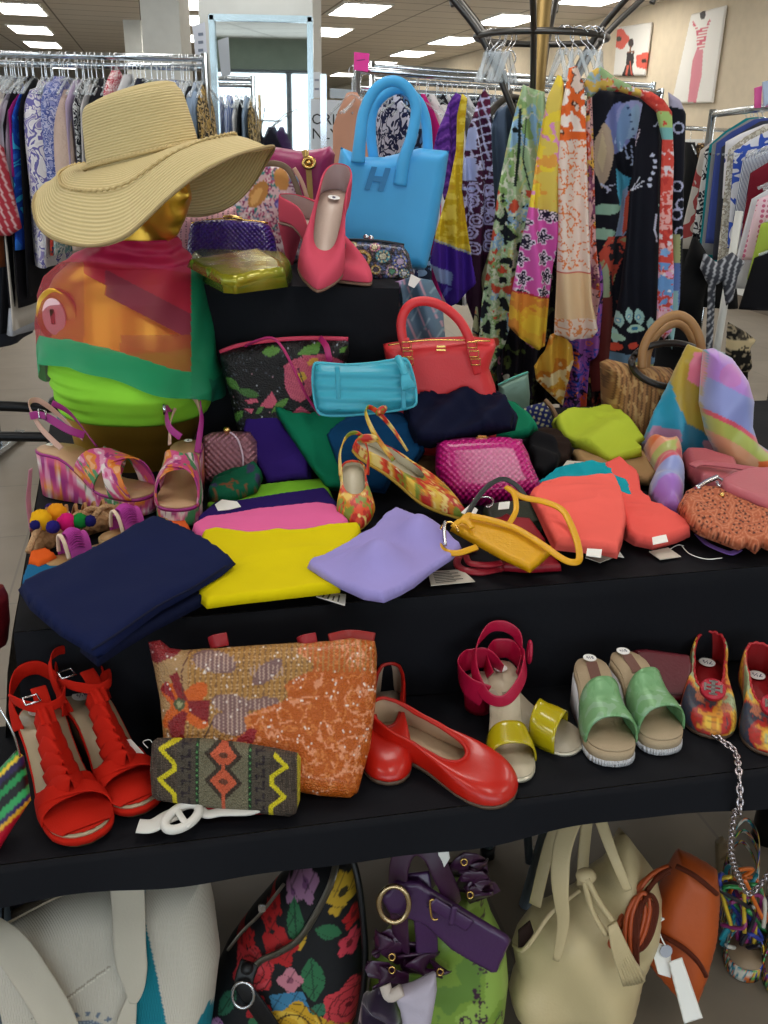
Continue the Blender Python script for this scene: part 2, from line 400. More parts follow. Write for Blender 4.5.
# ================================================================ THE SETTING
dA = Vector((-math.sin(AXIS), math.cos(AXIS), 0)); eA = Vector((math.cos(AXIS), math.sin(AXIS), 0))
def mfloor():
    m = bpy.data.materials.new('floor_tile'); m.use_nodes = True; nt = m.node_tree; N = nt.nodes; L = nt.links; b = N['Principled BSDF']
    tc = N.new('ShaderNodeTexCoord'); mp = N.new('ShaderNodeMapping'); mp.inputs['Rotation'].default_value = (0, 0, -AXIS); L.new(tc.outputs['Object'], mp.inputs[0])
    br = N.new('ShaderNodeTexBrick'); br.offset = 0; br.inputs['Scale'].default_value = 1; br.inputs['Brick Width'].default_value = .61; br.inputs['Row Height'].default_value = .61
    br.inputs['Mortar Size'].default_value = .004; br.inputs['Color1'].default_value = (*h2('867C6E'), 1); br.inputs['Color2'].default_value = (*h2('7D7365'), 1); br.inputs['Mortar'].default_value = (*h2('6E665B'), 1)
    L.new(mp.outputs[0], br.inputs[0]); nz = N.new('ShaderNodeTexNoise'); nz.inputs['Scale'].default_value = 5; nz.inputs['Detail'].default_value = 6; L.new(tc.outputs['Object'], nz.inputs[0])
    mx = N.new('ShaderNodeMix'); mx.data_type = 'RGBA'; mx.blend_type = 'MULTIPLY'; mx.inputs[0].default_value = .35; L.new(br.outputs[0], mx.inputs[6]); L.new(nz.outputs[0], mx.inputs[7]); L.new(mx.outputs[2], b.inputs['Base Color'])
    b.inputs['Roughness'].default_value = .42; return m
def mceil():
    m = bpy.data.materials.new('ceiling_tile'); m.use_nodes = True; nt = m.node_tree; N = nt.nodes; L = nt.links; b = N['Principled BSDF']
    tc = N.new('ShaderNodeTexCoord'); mp = N.new('ShaderNodeMapping'); mp.inputs['Rotation'].default_value = (0, 0, -AXIS); L.new(tc.outputs['Object'], mp.inputs[0])
    br = N.new('ShaderNodeTexBrick'); br.offset = 0; br.inputs['Scale'].default_value = 1; br.inputs['Brick Width'].default_value = 1.2; br.inputs['Row Height'].default_value = .61
    br.inputs['Mortar Size'].default_value = .014; br.inputs['Color1'].default_value = (*h2('E0DAD0'), 1); br.inputs['Color2'].default_value = (*h2('DBD5CB'), 1); br.inputs['Mortar'].default_value = (*h2('8C857C'), 1)
    L.new(mp.outputs[0], br.inputs[0]); L.new(br.outputs[0], b.inputs['Base Color']); b.inputs['Roughness'].default_value = .9; return m
def slab(name, pts, h, m): return struct(prism(name, pts, h, m))
FARY = 34
slab('floor', [(-26, -7, 0), (14, -7, 0), (14, FARY, 0), (-26, FARY, 0)], (0, 0, -.1), mfloor())
slab('ceiling', [(-26, -7, CEIL), (14, -7, CEIL), (14, FARY, CEIL), (-26, FARY, CEIL)], (0, 0, .1), mceil())
Pa = PZ(668, 0, CEIL); Pb = PZ(443, 60, CEIL); dw = (Pb-Pa).normalized(); nw = Vector((dw.y, -dw.x, 0))   # right wall
WALLM = mat('DCCDB4', .85, bump=('noise', 40, .05)); W0 = Pa-dw*19.5; W1 = Pa+dw*24
def wpt(s, z): p = Pa+dw*s; return Vector((p.x, p.y, z))
slab('wall_right', [wpt(-19.5, 0), wpt(24, 0), wpt(24, CEIL), wpt(-19.5, CEIL)], nw*.12, WALLM)
slab('wall_back', [(-26, FARY, 0), (14, FARY, 0), (14, FARY, CEIL), (-26, FARY, CEIL)], (0, .1, 0), mat('CFC2AA', .85))
slab('wall_left', [(-26, -7, 0), (-26, FARY, 0), (-26, FARY, .5), (-26, -7, .5)], (-.1, 0, 0), mat('CFC9BE', .85))
for k_, y_ in enumerate(range(-7, 34, 4)): struct(box('window_%d' % (60+k_), (-26, y_, 1.8), (.1, .12, 2.6), mat('4A545A', .4, .5)))  # unseen left windows, added so sky light reaches the ceiling
# the shop front behind the photographer: windows, soffit and sill
slab('wall_front', [(-26, -7, 2.62), (14, -7, 2.62), (14, -7, CEIL), (-26, -7, CEIL)], (0, -.15, 0), mat('8E9C90', .8))
slab('trim_1', [(-26, -7, 0), (14, -7, 0), (14, -7, .35), (-26, -7, .35)], (0, -.15, 0), mat('8E9C90', .8))
k = 1
for x0 in np.arange(-26, 13, 2.2):
    w_ = thing('window_%d' % k, (x0, -7.07, .35), 'tall shop window behind the photographer', 'window'); del w_['label']; del w_['category']; struct(w_)
    fm = mat('4A545A', .4, .5)
    for q in (x0, x0+2.16): box('window_frame', (q, -7.07, 1.485), (.06, .08, 2.27), fm, w_)
    for z in (.38, 2.59): box('window_frame', (x0+1.08, -7.07, z), (2.14, .08, .06), fm, w_)
    k += 1
slab('baseboard_right', [wpt(-19.5, 0), wpt(24, 0), wpt(24, .12), wpt(-19.5, .12)], nw*-.02, mat('6B6156', .6))
# white painted lower part of the right wall
slab('trim_2', [wpt(-19.5, .12), wpt(4.5, .12), wpt(4.5, 1.62), wpt(-19.5, 1.62)], nw*-.015, mat('D6D6D4', .8))
# columns
def column(px0, px1, Y, dpt, name):
    a = PY(px0, 60, Y); b = PY(px1, 60, Y)
    slab(name, [(a.x, Y, 0), (b.x, Y, 0), (b.x+.0, Y+dpt, 0), (a.x, Y+dpt, 0)], (0, 0, CEIL), mat('C9CBC8', .8))
column(144, 182, 9.0, .45, 'column_1'); column(201, 313, 5.3, .62, 'column_2')
column(126, 143, 15, .5, 'column_3')
# ---- ceiling lights
EM = mat('FFFFFF', .5, emis=('FFFAF0', 13.0)); FRM = mat('E8E8E4', .6)
def troffer(x, y, first=[None]):
    if first[0] is None:
        t = thing('ceiling_light', (0, 0, 0), 'bright rectangular fluorescent panel set in the ceiling', 'ceiling light', 'ceiling light panels', rot=Matrix.Identity(4))
        bm = bmesh.new()
        box('frame', (0, 0, -.006), (.64, 1.25, .02), FRM, t, bev=.002); box('diffuser', (0, 0, -.019), (.57, 1.17, .008), EM, t, bev=0)
        first[0] = t; o = t
    else:
        o = first[0].copy(); COL.objects.link(o)
        for ch in list(first[0].children):
            c = ch.copy(); COL.objects.link(c); c.parent = o
    o.location = (x, y, CEIL-.002); o.rotation_euler = (0, 0, AXIS)
    return o
spots = [(359, 9), (327, 31), (600, -4), (508, 19), (455, 40), (412, 53), (345, 74), (378, 63), (20, 8), (31, 29), (43, 44), (62, 66), (190, 2), (189, 19), (183, 37)]
for s in spots:
    p = PZ(*s, CEIL); o = troffer(p.x, p.y); o['label'] = 'bright ceiling light panel, ' + (
        {0: 'nearest of the row right of the mirror', 1: 'beside the top right corner of the mirror', 2: 'above the brown hanging ring, cut by the top edge', 3: 'left of the ring stand pole, largest there', 4: 'second beyond the ring stand pole', 5: 'third beyond the ring stand pole', 6: 'small far one behind the pink paper tag', 7: 'small far one above the pink paper tag',
         8: 'top left corner, nearest of the left row', 9: 'second of the row in the left corner', 10: 'third of the row in the left corner', 11: 'seen between hangers of the left rack', 12: 'cut by the top edge beside the white column', 13: 'right beside the white column', 14: 'far one partly behind the white column'}[spots.index(s)])
# ---- mirror on the wide column
mirM = mat('F2F6F6', .02, 1.)
t = thing('standing_mirror', (PY(260, 100, 5.1).x, 5.14, 0), 'tall silver-framed mirror in front of the white column, reflecting a bright window', 'mirror')
a = PY(208, 14, 5.1); b = PY(312, 16, 5.1); zt = (a.z+b.z)/2; cx = (a.x+b.x)/2; w = b.x-a.x
box('mirror_glass', (cx, 5.14, zt/2), (w-.03, .012, zt-.04), mirM, t, bev=0)
for q in (-1, 1): box('frame_side', (cx+q*(w/2-.012), 5.13, zt/2), (.03, .04, zt), mat('BFD3DC', .25, .8), t)
for z in (.015, zt-.012): box('frame_rail', (cx, 5.13, z), (w, .04, .03), mat('BFD3DC', .25, .8), t)
# ---- framed prints on the right wall: pasted canvases
def wallpl(px, py):
    d = ray(px, py); n = nw; t_ = (Pa-CP).dot(n)/d.dot(n); p = CP+d*t_
    return Pl(p-nw*.03, dw*-1, (0, 0, 1))
def canvas(c4, label, colf):
    pl = wallpl(*c4[3]); 
    if pl.n.dot(CP-pl.o) < 0: pl = Pl(pl.o, -pl.u, pl.v)
    o = puff('wall_print', c4, pl, .03, mat(vc=True, rough=.6), rim=.01, col=colf, res=.014); return tag(o, label, 'picture')
def pic1(x, y):
    p = Paint(x, y, 'E9E6E0'); p.flower(620, 39, 10.5, 5, 'E2604F', '3A3A30', deep=.15); p.flower(645, 61, 9, 5, 'E2604F', '3A2A20', deep=.15)
    p.ell(632, 43, 2.6, 4.6, 5, '3A2A26').line([(631.5, 47), (631.5, 55)], 1.6, '8A5A3C').line([(629, 52), (635, 52)], 1.6, '8A5A3C')
    p.poly([(628, 53), (635, 53), (635, 62), (633, 66), (635, 78), (622, 78), (627, 65), (627.5, 60)], '2A2020').line([(629, 66), (627, 76)], 2, 'D8624A').line([(631, 62), (633, 76)], 1.2, 'D8624A'); return p
canvas([(618, 27), (652.5, 22), (645.5, 76), (614, 76)], 'white canvas print of a woman in a dark dress between two red poppies', pic1)
def pic2(x, y):
    p = Paint(x, y, 'F1EEE8'); p.ell(704, 14.5, 2.8, 5, 8, '3A3536')
    p.line([(694.5, 23), (698.5, 31)], 2.4, 'D8697A').line([(711, 21), (707, 31)], 2.4, 'D8697A')
    p.poly([(697, 28), (709, 28), (706, 48), (698.5, 48)], 'D8697A'); k = ((y+.1*x) % 3.2 < 1.2) & (y < 48) & (x > 693) & (x < 712) & (y > 20); p.put(k, 'F1EEE8')
    p.poly([(698, 49), (704.5, 49), (703, 75), (697, 103), (689, 102), (692, 75), (694, 60)], 'DD8A98'); return p
canvas([(692, 14), (727, 5), (713, 103), (672, 104)], 'tall white canvas print of a figure in a striped pink top and long skirt', pic2)
# ---------------------------------------------------------------- the two tables and the riser
BLK = cloth('0B0D14', rough=.75, spec=.22, bump=('noise', 30, .25))
ZT = .92; ZL = .75; ZR = 1.28
FL = PZ(14, 632, ZT); FR = PZ(930, 551, ZT); BL = PZ(50, 425, ZT); BR = PZ(930, 395, ZT)
def lerp(a, b, t): return Vector(a)*(1-t)+Vector(b)*t
def cover(name, label, c4, z, drops, m, wav=.012, seed=0):
    """cloth over a rectangular top: drops = (front, left, right, back) lengths"""
    fl, fr, br, bl = [Vector((p[0], p[1], z)) for p in c4]
    t = thing(name, tuple(fl.lerp(fr, .5)), label, 'tablecloth')
    n, k = 70, 26; vs = []; fs = []
    for j in range(k+1):
        for i in range(n+1):
            p = fl.lerp(fr, i/n).lerp(bl.lerp(br, i/n), j/k); p.z += .0015*math.sin(i*.8+j)*(0 < j < k); vs.append(p)
    for j in range(k):
        for i in range(n): a_ = j*(n+1)+i; fs.append((a_, a_+1, a_+n+2, a_+n+1))
    M('cloth_top', vs, fs, m, t)
    def side(p, q, drop, nm, flare=0.):
        if not drop: return
        out = (q-p).cross(Vector((0, 0, 1))).normalized(); 
        ctr = (fl+fr+bl+br)/4
        if out.dot(p-ctr) < 0: out = -out
        N_ = 120; K = 14; vs = []; fs = []
        for j in range(K+1):
            s = j/K
            for i in range(N_+1):
                u = i/N_; L = (q-p).length*u
                am = wav*s*(math.sin(L*17+seed)+.6*math.sin(L*31+2*seed)+.5*math.sin(L*7.3))*(1+flare*12) + (.012+flare)*s
                r_ = .006*(1-math.exp(-s*30)); vs.append(p.lerp(q, u)+out*(am+r_+.002)+Vector((0, 0, -drop*s+(-.006*math.sin(L*9+seed))*s)))
        for j in range(K):
            for i in range(N_): a_ = j*(N_+1)+i; fs.append((a_, a_+1, a_+N_+2, a_+N_+1))
        M(nm, vs, fs, m, t)
    side(fl, fr, drops[0], 'cloth_drop'); side(bl, fl, drops[1], 'cloth_drop', .12 if seed == 1 else 0); side(fr, br, drops[2], 'cloth_drop'); side(br, bl, drops[3], 'cloth_drop')
    return t
def table(name, label, c4, z, footin=.08):
    fl, fr, br, bl = [Vector((p[0], p[1], z)) for p in c4]; c = (fl+fr+br+bl)/4
    t = thing(name, (c.x, c.y, 0), label, 'table'); ins = [p+(c-p)*.015 for p in (fl, fr, br, bl)]
    prism('tabletop', [p+Vector((0, 0, -.006)) for p in ins], (0, 0, -.03), mat('8A8478', .6), t)
    return t, ins, c
GREY = mat('6E7F92', .45, .5)
cT = [FL, FR, BR, BL]
t, ins, c = table('display_table', 'long folding table under the black cloth holding the mannequin and folded tops', cT, ZT)
for p in ins:
    q = p+(c-p)*.1; tube('leg', [(q.x, q.y, 0), (q.x, q.y, ZT-.03)], .014, GREY, t, sm=0)
cover('black_tablecloth', 'black cloth covering the upper table under the mannequin', cT, ZT, (ZT-ZL-.004, ZT-.03, .5, .4), BLK, .006, 1)
LFL = PZ(-60, 872, ZL); LFR = PZ(960, 742, ZL); fo = (FR-FL).normalized(); bk = Vector((-fo.y, fo.x, 0))
mL = FL-fo*.25; mR = FR+fo*.1
def yat(p):   # a little behind the upper cloth
    return p+bk*.03
cL = [LFL, LFR, yat(FR+fo*.1), yat(FL-fo*.14)]
t, ins, c = table('low_display_table', 'lower folding table with blue grey metal legs under the shoe display', cL, ZL)
fA = PZ(488, 862, 0); fB = PZ(529, 915, 0)
def leg(x, y, px=None): tube('leg', [(x, y, 0.02), (x, y, ZL-.03)], .014, GREY, t, sm=0); 
leg(fA.x, fA.y+.02); tube('rubber_foot', [(fA.x, fA.y+.02, 0), (fA.x, fA.y+.02, .03)], .018, BLKMET, t, sm=0)
g = PZ(525, 905, 0); tube('leg', [(g.x, g.y, .0), (g.x+.09, g.y-.02, ZL-.03)], .014, mat('8E9AA6', .4, .5), t, sm=0)
tube('brace', [(fA.x+.01, fA.y, ZL-.1), (g.x, g.y, .12)], .009, GREY, t, sm=0)
for q in (ins[0]+(c-ins[0])*.01, ins[3]+(c-ins[3])*.05): tube('leg', [(q.x, q.y, 0), (q.x, q.y, ZL-.03)], .014, GREY, t, sm=0)
cover('black_shelf_cloth', 'black cloth over the lower table under the red and green shoes', cL, ZL, (.05, .3, .3, 0), BLK, .004, 3)
# riser box on the upper table
ra = PY(196, 300, 1.80); rb = PY(399, 291, 1.80)
cR = [(ra.x, 1.80, 0), (rb.x, 1.80, 0), (rb.x+.0, 2.42, 0), (ra.x-.06, 2.42, 0)]
rr_ = thing('riser_box', ((ra.x+rb.x)/2, 2.1, ZT), 'box riser under the black cloth on the upper table behind the mannequin', 'riser')
box('riser_side', ((ra.x+rb.x)/2, 2.1, (ZT+ZR)/2+.002), (rb.x-ra.x-.02, .58, ZR-ZT-.012), mat('5A4A3A', .7), rr_)
cover('black_riser_cloth', 'black cloth draped over the box riser below the purple clutch and pink shoes', cR, ZR, (ZR-ZT-.004,)*4, BLK, .007, 5)
# black tube frame standing behind the table, its ends seen left and right
t = thing('black_tube_frame', (-.1, 2.62, 0), 'black metal tube frame behind the table, ends showing left of the mannequin and far right', 'rack frame')
za = PY(0, 401, 2.5).z; zb = PY(0, 432, 2.5).z
tube('upper_tube', [(-1.6, 2.46, za), (-1.1, 2.45, za), (PY(52, 405, 2.48).x, 2.48, za-.01), (PY(66, 400, 2.55).x, 2.56, za), (-.6, 2.9, za), (0, 3.05, za), (.7, 2.95, za), (PY(735, 402, 2.6).x, 2.62, za), (PY(762, 412, 2.5).x, 2.45, za-.02), (1.62, 2.55, za-.03)], .015, BLKMET, t, 10)
tube('lower_tube', [(-1.6, 2.46, zb), (-1.1, 2.46, zb), (-.85, 2.5, zb), (-.5, 2.75, zb), (0, 2.9, zb)], .015, BLKMET, t, 10)
for x, y, z in ((-1.56, 2.45, za), (PY(60, 405, 2.52).x, 2.52, za), (.05, 3.05, za), (1.62, 2.55, za-.03)): tube('post', [(x, y, 0), (x, y, z)], .014, GREY, t, sm=0)
# ================================================================ BACKGROUND RACKS
CHROME = mat('C9D2DA', .18, 1.); CLEAR = mat('DDE6EC', .15, 0., alpha=.32, coat=.5)
HANG = {}
def hanger(x, y, z, yaw=PI/2, kind='clear', label=None, group=None, drop=.12, w=.4):
    key = (kind, drop, w)
    if key not in HANG:
        t = thing('hanger', (0, 0, 0), 'x', 'hanger', rot=Matrix.Identity(4))
        m = CLEAR if kind == 'clear' else BLKMET
        hk = [(0, 0, -drop), (0, 0, -.035), (.018, 0, -.018), (.022, 0, .002), (0, 0, .014), (-.02, 0, 0)]
        tube('hook', hk, .0018, SILVER, t, 6); tube('shoulder_bar', [(-w/2, 0, -drop-.06), (-w*.25, 0, -drop-.02), (0, 0, -drop+.01), (w*.25, 0, -drop-.02), (w/2, 0, -drop-.06)], .006, m, t, 6)
        HANG[key] = t; o = t
    else:
        s = HANG[key]; o = s.copy(); COL.objects.link(o)
        for ch in list(s.children): c_ = ch.copy(); COL.objects.link(c_); c_.parent = o
    o.location = (x, y, z); o.rotation_euler = (0, 0, yaw); tag(o, label, 'hanger', group); return o
def garment(name, cat_, label, xt, yt, xb, yb, Y, wpx, m, rail=None, depth=.4, sleeve=None, sl=.5, group=None, hang=True, yaw=0, flare=1.15, hgroup='clear hangers on the left rack', kind='clear', hl='clear hanger with wire hook hanging on the left rack rail'):
    """clothes on a hanger seen along the rack: wide across the rail, thin along it"""
    A = PY(xt, yt, Y); B = PY(xb, yb, Y); th = wpx/FPX*Y*.5; K = 16; n = 20; rings = []; sd = rnd.random()*9
    ca, sa = math.cos(yaw), math.sin(yaw)
    for k in range(K+1):
        s = k/K; c = A.lerp(B, s); D = depth/2*min(1, .28+s*7)*(1+(flare-1)*s); T_ = th*(.55+.45*min(1, s*4))
        ring = []
        for j in range(n):
            a = 2*PI*j/n; u = math.cos(a)*T_*(1+.35*math.sin(5*a+sd+s*3)*min(1, s*3)); v = math.sin(a)*D
            u += T_*.5*math.sin(v*22+sd)*s
            ring.append((c.x+u*ca-v*sa, c.y+u*sa+v*ca, c.z-(abs(v)/.2)**1.5*.045*(1-s)))
        rings.append(ring)
    t = thing(name, tuple(B), label, cat_, group); loft('body', rings, m, t)
    if sleeve:
        s0 = Vector(rings[1][int(n*.75)]); dz = Vector((0, 0, -sl)); side = Vector((rnd.uniform(-.02, .03), -.03, 0))
        tube('sleeve', [s0+Vector((0, .05, .0)), s0+Vector((0, .0, -.05)), s0+dz*.4+side, s0+dz+side*1.3], lambda q: th*.75+.012+.008*q, sleeve if sleeve is not True else m, t, 10)
    if rail is not None and hang:
        rz = rail(A.x, A.y); hanger(A.x, A.y, rz, PI/2+yaw, kind, hl, hgroup, drop=round(max(.05, rz-A.z-.0), 1), w=.34)
    return t
def rackrail(name, label, p, q, legs=True, double=.0, r=.014, catg='clothes rack', feet=True):
    t = thing(name, (((p+q)/2).x, ((p+q)/2).y, 0), label, catg); tube('rail', [p, q], r, CHROME, t, 10, 0)
    if double: tube('rail', [p+Vector((0, .03, -double)), q+Vector((0, .03, -double))], r, CHROME, t, 10, 0)
    d = (q-p).normalized(); b_ = Vector((-d.y, d.x, 0)).normalized()
    for e, s in ((p, 1), (q, -1)):
        tube('upright', [(e.x, e.y, .05), (e.x, e.y, e.z+.02)], .016, CHROME, t, 10, 0)
        box('foot', (e.x, e.y, .035), (.05, .55, .03), CHROME, t, rz=math.atan2(b_.y, b_.x)-PI/2)
        for w_ in (-.25, .25): sphere('caster', (e.x+b_.x*w_, e.y+b_.y*w_, .022), .022, BLKMET, t, 6)
    return t
# ---- left rack
Lp = PY(-60, 47, 4.4); Lq = PY(205, 64, 4.4); Lq.z = Lp.z = (Lp.z+Lq.z)/2; zrL = Lp.z
rackrail('clothes_rack', 'chrome clothes rack on the left, crowded with hanging tops', Lp, Lq, double=.035)
zf = lambda x, y: zrL
pr = lambda cols, s, d=1., tex='noise', rot=0, **k: mat(cols[0], .85, pat=('r', tuple(cols), s, d, tex, 'Object', rot), spec=.2)
wb = 'hanging on the left rack '
G = [
 ('blouse', 'top', 'rust brown top at the far left end of the left rack', 1, 84, 16, 262, 12, cloth('8A4A2C'), True),
 ('dress', 'dress', 'black dress between the rust top and the long white one on the left rack', 9, 88, 26, 300, 8, cloth('15151C'), False),
 ('cardigan', 'top', 'long cream white top with a pale edge near the left end of the left rack', 8, 80, 30, 322, 6, cloth('D9D4CC'), True),
 ('shirt', 'shirt', 'black shirt behind the grey lilac one on the left rack', 17, 88, 38, 300, 6, cloth('1B1A20'), False),
 ('shirt', 'shirt', 'grey lilac shirt with its sleeve bent, left of the bright blue one', 13, 90, 24, 215, 6, cloth('A9A3B2'), True),
 ('blouse', 'top', 'magenta top peeking out left of the bright blue print', 24, 92, 30, 175, 6, cloth('9C1E78'), False),
 ('blouse', 'top', 'bright blue printed top on the left rack', 28, 86, 36, 245, 9, pr(['2F6FD0', '1A49B8', '1C3FA0', '35A9DD', '1A49B8'], 9), False),
 ('dress', 'dress', 'black sleeveless dress right of the bright blue print', 33, 76, 44, 290, 7, cloth('101016'), False),
 ('shirt', 'shirt', 'white shirt printed with large purple flowers, left of the hat', 46, 80, 56, 262, 20, pr(['D9D6DA', 'D6D2DA', 'E2E0E4', '6C67A8', 'D6D2DA', '8C84B8'], 11, 2.), True),
 ('blouse', 'top', 'thin white top between two flowered shirts left of the hat', 53, 88, 62, 250, 6, cloth('C6C8D0'), False),
 ('shirt', 'shirt', 'blue and lilac speckled shirt beside the pale pink lace top', 60, 76, 68, 190, 14, pr(['5E6BA8', 'B9BBD8', '4A5798', '8E94C6'], 45), True),
 ('blouse', 'top', 'red printed top showing under the speckled blue shirt', 62, 96, 66, 250, 8, pr(['A8322C', 'C24A3C', '3A2A50', 'D8B050'], 30), False),
 ('blouse', 'top', 'teal and white top left of the pale pink lace top', 67, 98, 72, 250, 6, pr(['7AA9B0', 'D8DCDC', '4A7F90'], 30), False),
 ('blouse', 'top', 'pale pink lace top directly left of the hat crown', 70, 89, 88, 245, 17, cloth('CDB5A8', bump=('vor', 90, .5)), True),
 ('shirt', 'shirt', 'lilac shirt behind the pale pink lace top', 78, 80, 90, 200, 6, cloth('B8A7C4'), False),
 ('blouse', 'top', 'black and white patterned top above the hat brim on the left', 85, 82, 96, 210, 8, pr(['20222A', 'D0D2D4', '20222A'], 40), False),
 ('blouse', 'top', 'white top just left of the hat crown', 93, 84, 100, 210, 6, cloth('C9C7C8'), False),
 ('shirt', 'shirt', 'black shirt touching the left side of the hat crown', 104, 78, 112, 210, 9, cloth('14151B'), True),
 ('blouse', 'top', 'red and white patterned top above the hat crown', 116, 70, 120, 190, 10, pr(['B8304A', 'E6D8DA', 'B8304A'], 60), False),
 ('blouse', 'top', 'white and grey top above the hat crown', 128, 74, 130, 190, 10, cloth('BDBFC4'), False),
 ('shirt', 'shirt', 'dark navy shirt above the right of the hat crown', 141, 78, 146, 200, 9, cloth('1C2030'), False),
 ('blouse', 'top', 'green printed top above the right of the hat crown', 152, 80, 158, 200, 7, pr(['5F7F66', 'C8CCB8', '38503E'], 30), False),
 ('blouse', 'top', 'light grey striped top right of the hat crown', 162, 82, 172, 200, 8, pr(['9FA9C6', 'D4D8E4'], (60, 60, 60), 0, 'wave'), False),
 ('shirt', 'shirt', 'blue and white striped shirt right of the hat crown', 174, 80, 186, 210, 10, pr(['5972B0', 'C9D0E2'], (60, 60, 60), 0, 'wave'), True),
 ('blouse', 'top', 'plain white top right of the hat crown', 184, 85, 196, 215, 7, cloth('D6D6DA'), False),
 ('shirt', 'shirt', 'black top among the last ones of the left rack', 190, 86, 202, 215, 5, cloth('16181E'), False),
 ('shirt', 'shirt', 'light blue denim shirt near the right end of the left rack', 197, 82, 208, 215, 9, cloth('8A9EB8'), True),
 ('blouse', 'top', 'tan and black printed top at the right end of the left rack', 204, 84, 215, 205, 6, pr(['B89A5A', '2A2620', 'C8B080'], 35), False),
]
for g in G: garment(g[0], g[1], g[2], g[3], g[4], g[5], g[6], 4.4, g[7], g[8], zf, sleeve=g[9], sl=.42)
# red striped shirt, its front turned outwards at the very left
def redstripe(x, y):
    p = Paint(x, y, 'A83240'); p.put(((x*.9-y*.35) % 6.5) < 1.6, 'D8B8BC'); p.put(((y*.9+x*.3) > 215) & (((y*.9+x*.3) % 9) < 2), 'E0C8C8'); return p
tag(puff('striped_shirt', [(-6, 138), (4, 148), (12, 185), (22, 228), (10, 236), (-8, 236)], standY(0, 190, 4.15, 8), .06, VC, col=redstripe, res=.008), 'red shirt with pale stripes at the left edge of the picture', 'shirt')
# extra empty clear hangers crowding the rails
for i, x in enumerate(range(4, 204, 7)):
    p = PY(x+rnd.uniform(-2, 2), 60, 4.4); hanger(p.x, 4.4, zrL, PI/2+rnd.uniform(-.5, .5), 'clear', 'clear hanger with wire hook hanging on the left rack rail', 'clear hangers on the left rack', .1, .34)
# lower rail behind with trousers and skirts
Lp2 = PY(-60, 205, 4.95); Lq2 = PY(110, 212, 4.95); Lq2.z = Lp2.z
rackrail('low_clothes_rack', 'low chrome rack with skirts behind the left rack', Lp2, Lq2)
for g in [('skirt', 'skirt', 'white garment under the red striped shirt', 4, 212, 6, 275, 14, cloth('CFCFD2')), ('trousers', 'trousers', 'dark slate trousers at the left edge below the racks', 6, 222, 10, 340, 22, cloth('30343E')),
          ('skirt', 'skirt', 'white lace skirt hanging lowest beside the mannequin shoulder', 27, 225, 28, 328, 18, cloth('B9BDC8', bump=('vor', 70, .5))), ('skirt', 'skirt', 'black skirt left of the white lace skirt', 18, 220, 19, 326, 8, cloth('16171C')),
          ('skirt', 'skirt', 'white embroidered skirt under the hat brim', 52, 220, 50, 290, 22, cloth('C6C6CC')), ('skirt', 'skirt', 'black skirt right of the embroidered one', 64, 222, 62, 282, 9, cloth('14151A')), ('skirt', 'skirt', 'beige skirt behind the mannequin shoulder', 78, 222, 76, 284, 14, cloth('A39C92'))]:
    garment(*g[:3], *g[3:7], 4.95, g[7], g[8], lambda x, y: Lp2.z, hgroup='clear hangers on the low rack', hl='clear hanger on the low rack behind')
# ---- middle rack behind the blue tote, receding to the right
Mp = PY(357, 70, 4.0); Mq = PY(662, 84, 5.2); Mq.z = Mp.z
rackrail('middle_clothes_rack', 'chrome double rail clothes rack behind the blue tote bag', Mp, Mq, double=.07)
Mp2 = PY(372, 66, 4.9); Mq2 = PY(655, 72, 6.0); Mq2.z = Mp2.z = Mp2.z
rackrail('far_clothes_rack', 'chrome ladder rail rack farther back above the middle rack', Mp2, Mq2, double=.06)
mm_ = [('blouse', 'top', 'peach top seen through the left of the blue bag handles', 346, 3, cloth('C8947C')), ('blouse', 'top', 'navy and white squiggle print top inside the blue bag handles', 386, 12, pr(['C8CCE0', '20284E', 'C8CCE0'], 26)),
       ('blouse', 'top', 'light blue and black printed top inside the blue bag handles', 396, 20, pr(['20283C', '4A6C9C', '20283C', '7F9CC0'], 14)), ('blouse', 'top', 'magenta top seen in the blue bag handle gap', 413, 6, cloth('C21F78')), ('shirt', 'shirt', 'white shirt just right of the blue bag handle', 422, 13, cloth('D8D6D8')),
       ('shirt', 'shirt', 'black shirt between two white ones on the middle rack', 432, 5, cloth('15161C')), ('shirt', 'shirt', 'white shirt left of the purple scarf', 437, 8, cloth('DAD8DA')), ('blouse', 'top', 'grey top behind the purple scarf on the middle rack', 446, 8, cloth('6E7078')), ('shirt', 'shirt', 'white blouse farther along behind the purple scarf', 456, 8, cloth('D0D0D4')),
       ('blouse', 'top', 'dark blouse behind the yellow scarf on the middle rack', 468, 9, cloth('2A2C36')), ('shirt', 'shirt', 'grey blue shirt behind the ring stand', 482, 10, cloth('8890A0')), ('shirt', 'shirt', 'white striped shirt behind the ring stand', 497, 10, cloth('C8C8CC')), ('blouse', 'top', 'black top behind the ring stand pole', 520, 12, cloth('1A1A20')),
       ('blouse', 'top', 'pale blue top behind the pink scarves', 560, 12, cloth('A8B4C4')), ('blouse', 'top', 'black top near the far end of the middle rack', 640, 12, cloth('1C1C22'))]
for (n_, c_, l_, x, w_, m_) in mm_:
    x += 6; s = (x-357)/305; Y = 4.0+1.2*s; garment(n_, c_, l_, x, 92+6*s, x+2, 300, Y, w_, m_, lambda a_, b_: Mp.z, sleeve=n_ == 'shirt', yaw=.6, depth=.3, hgroup='clear hangers on the middle rack', hl='clear hanger with wire hook on the middle rack rail')
for i in range(34):
    s = i/34; p = Mp.lerp(Mq, s+.01); hanger(p.x, p.y, Mp.z, 1.1+rnd.uniform(-.4, .4), 'clear', 'clear hanger with wire hook on the middle rack rail', 'clear hangers on the middle rack', .1, .34)
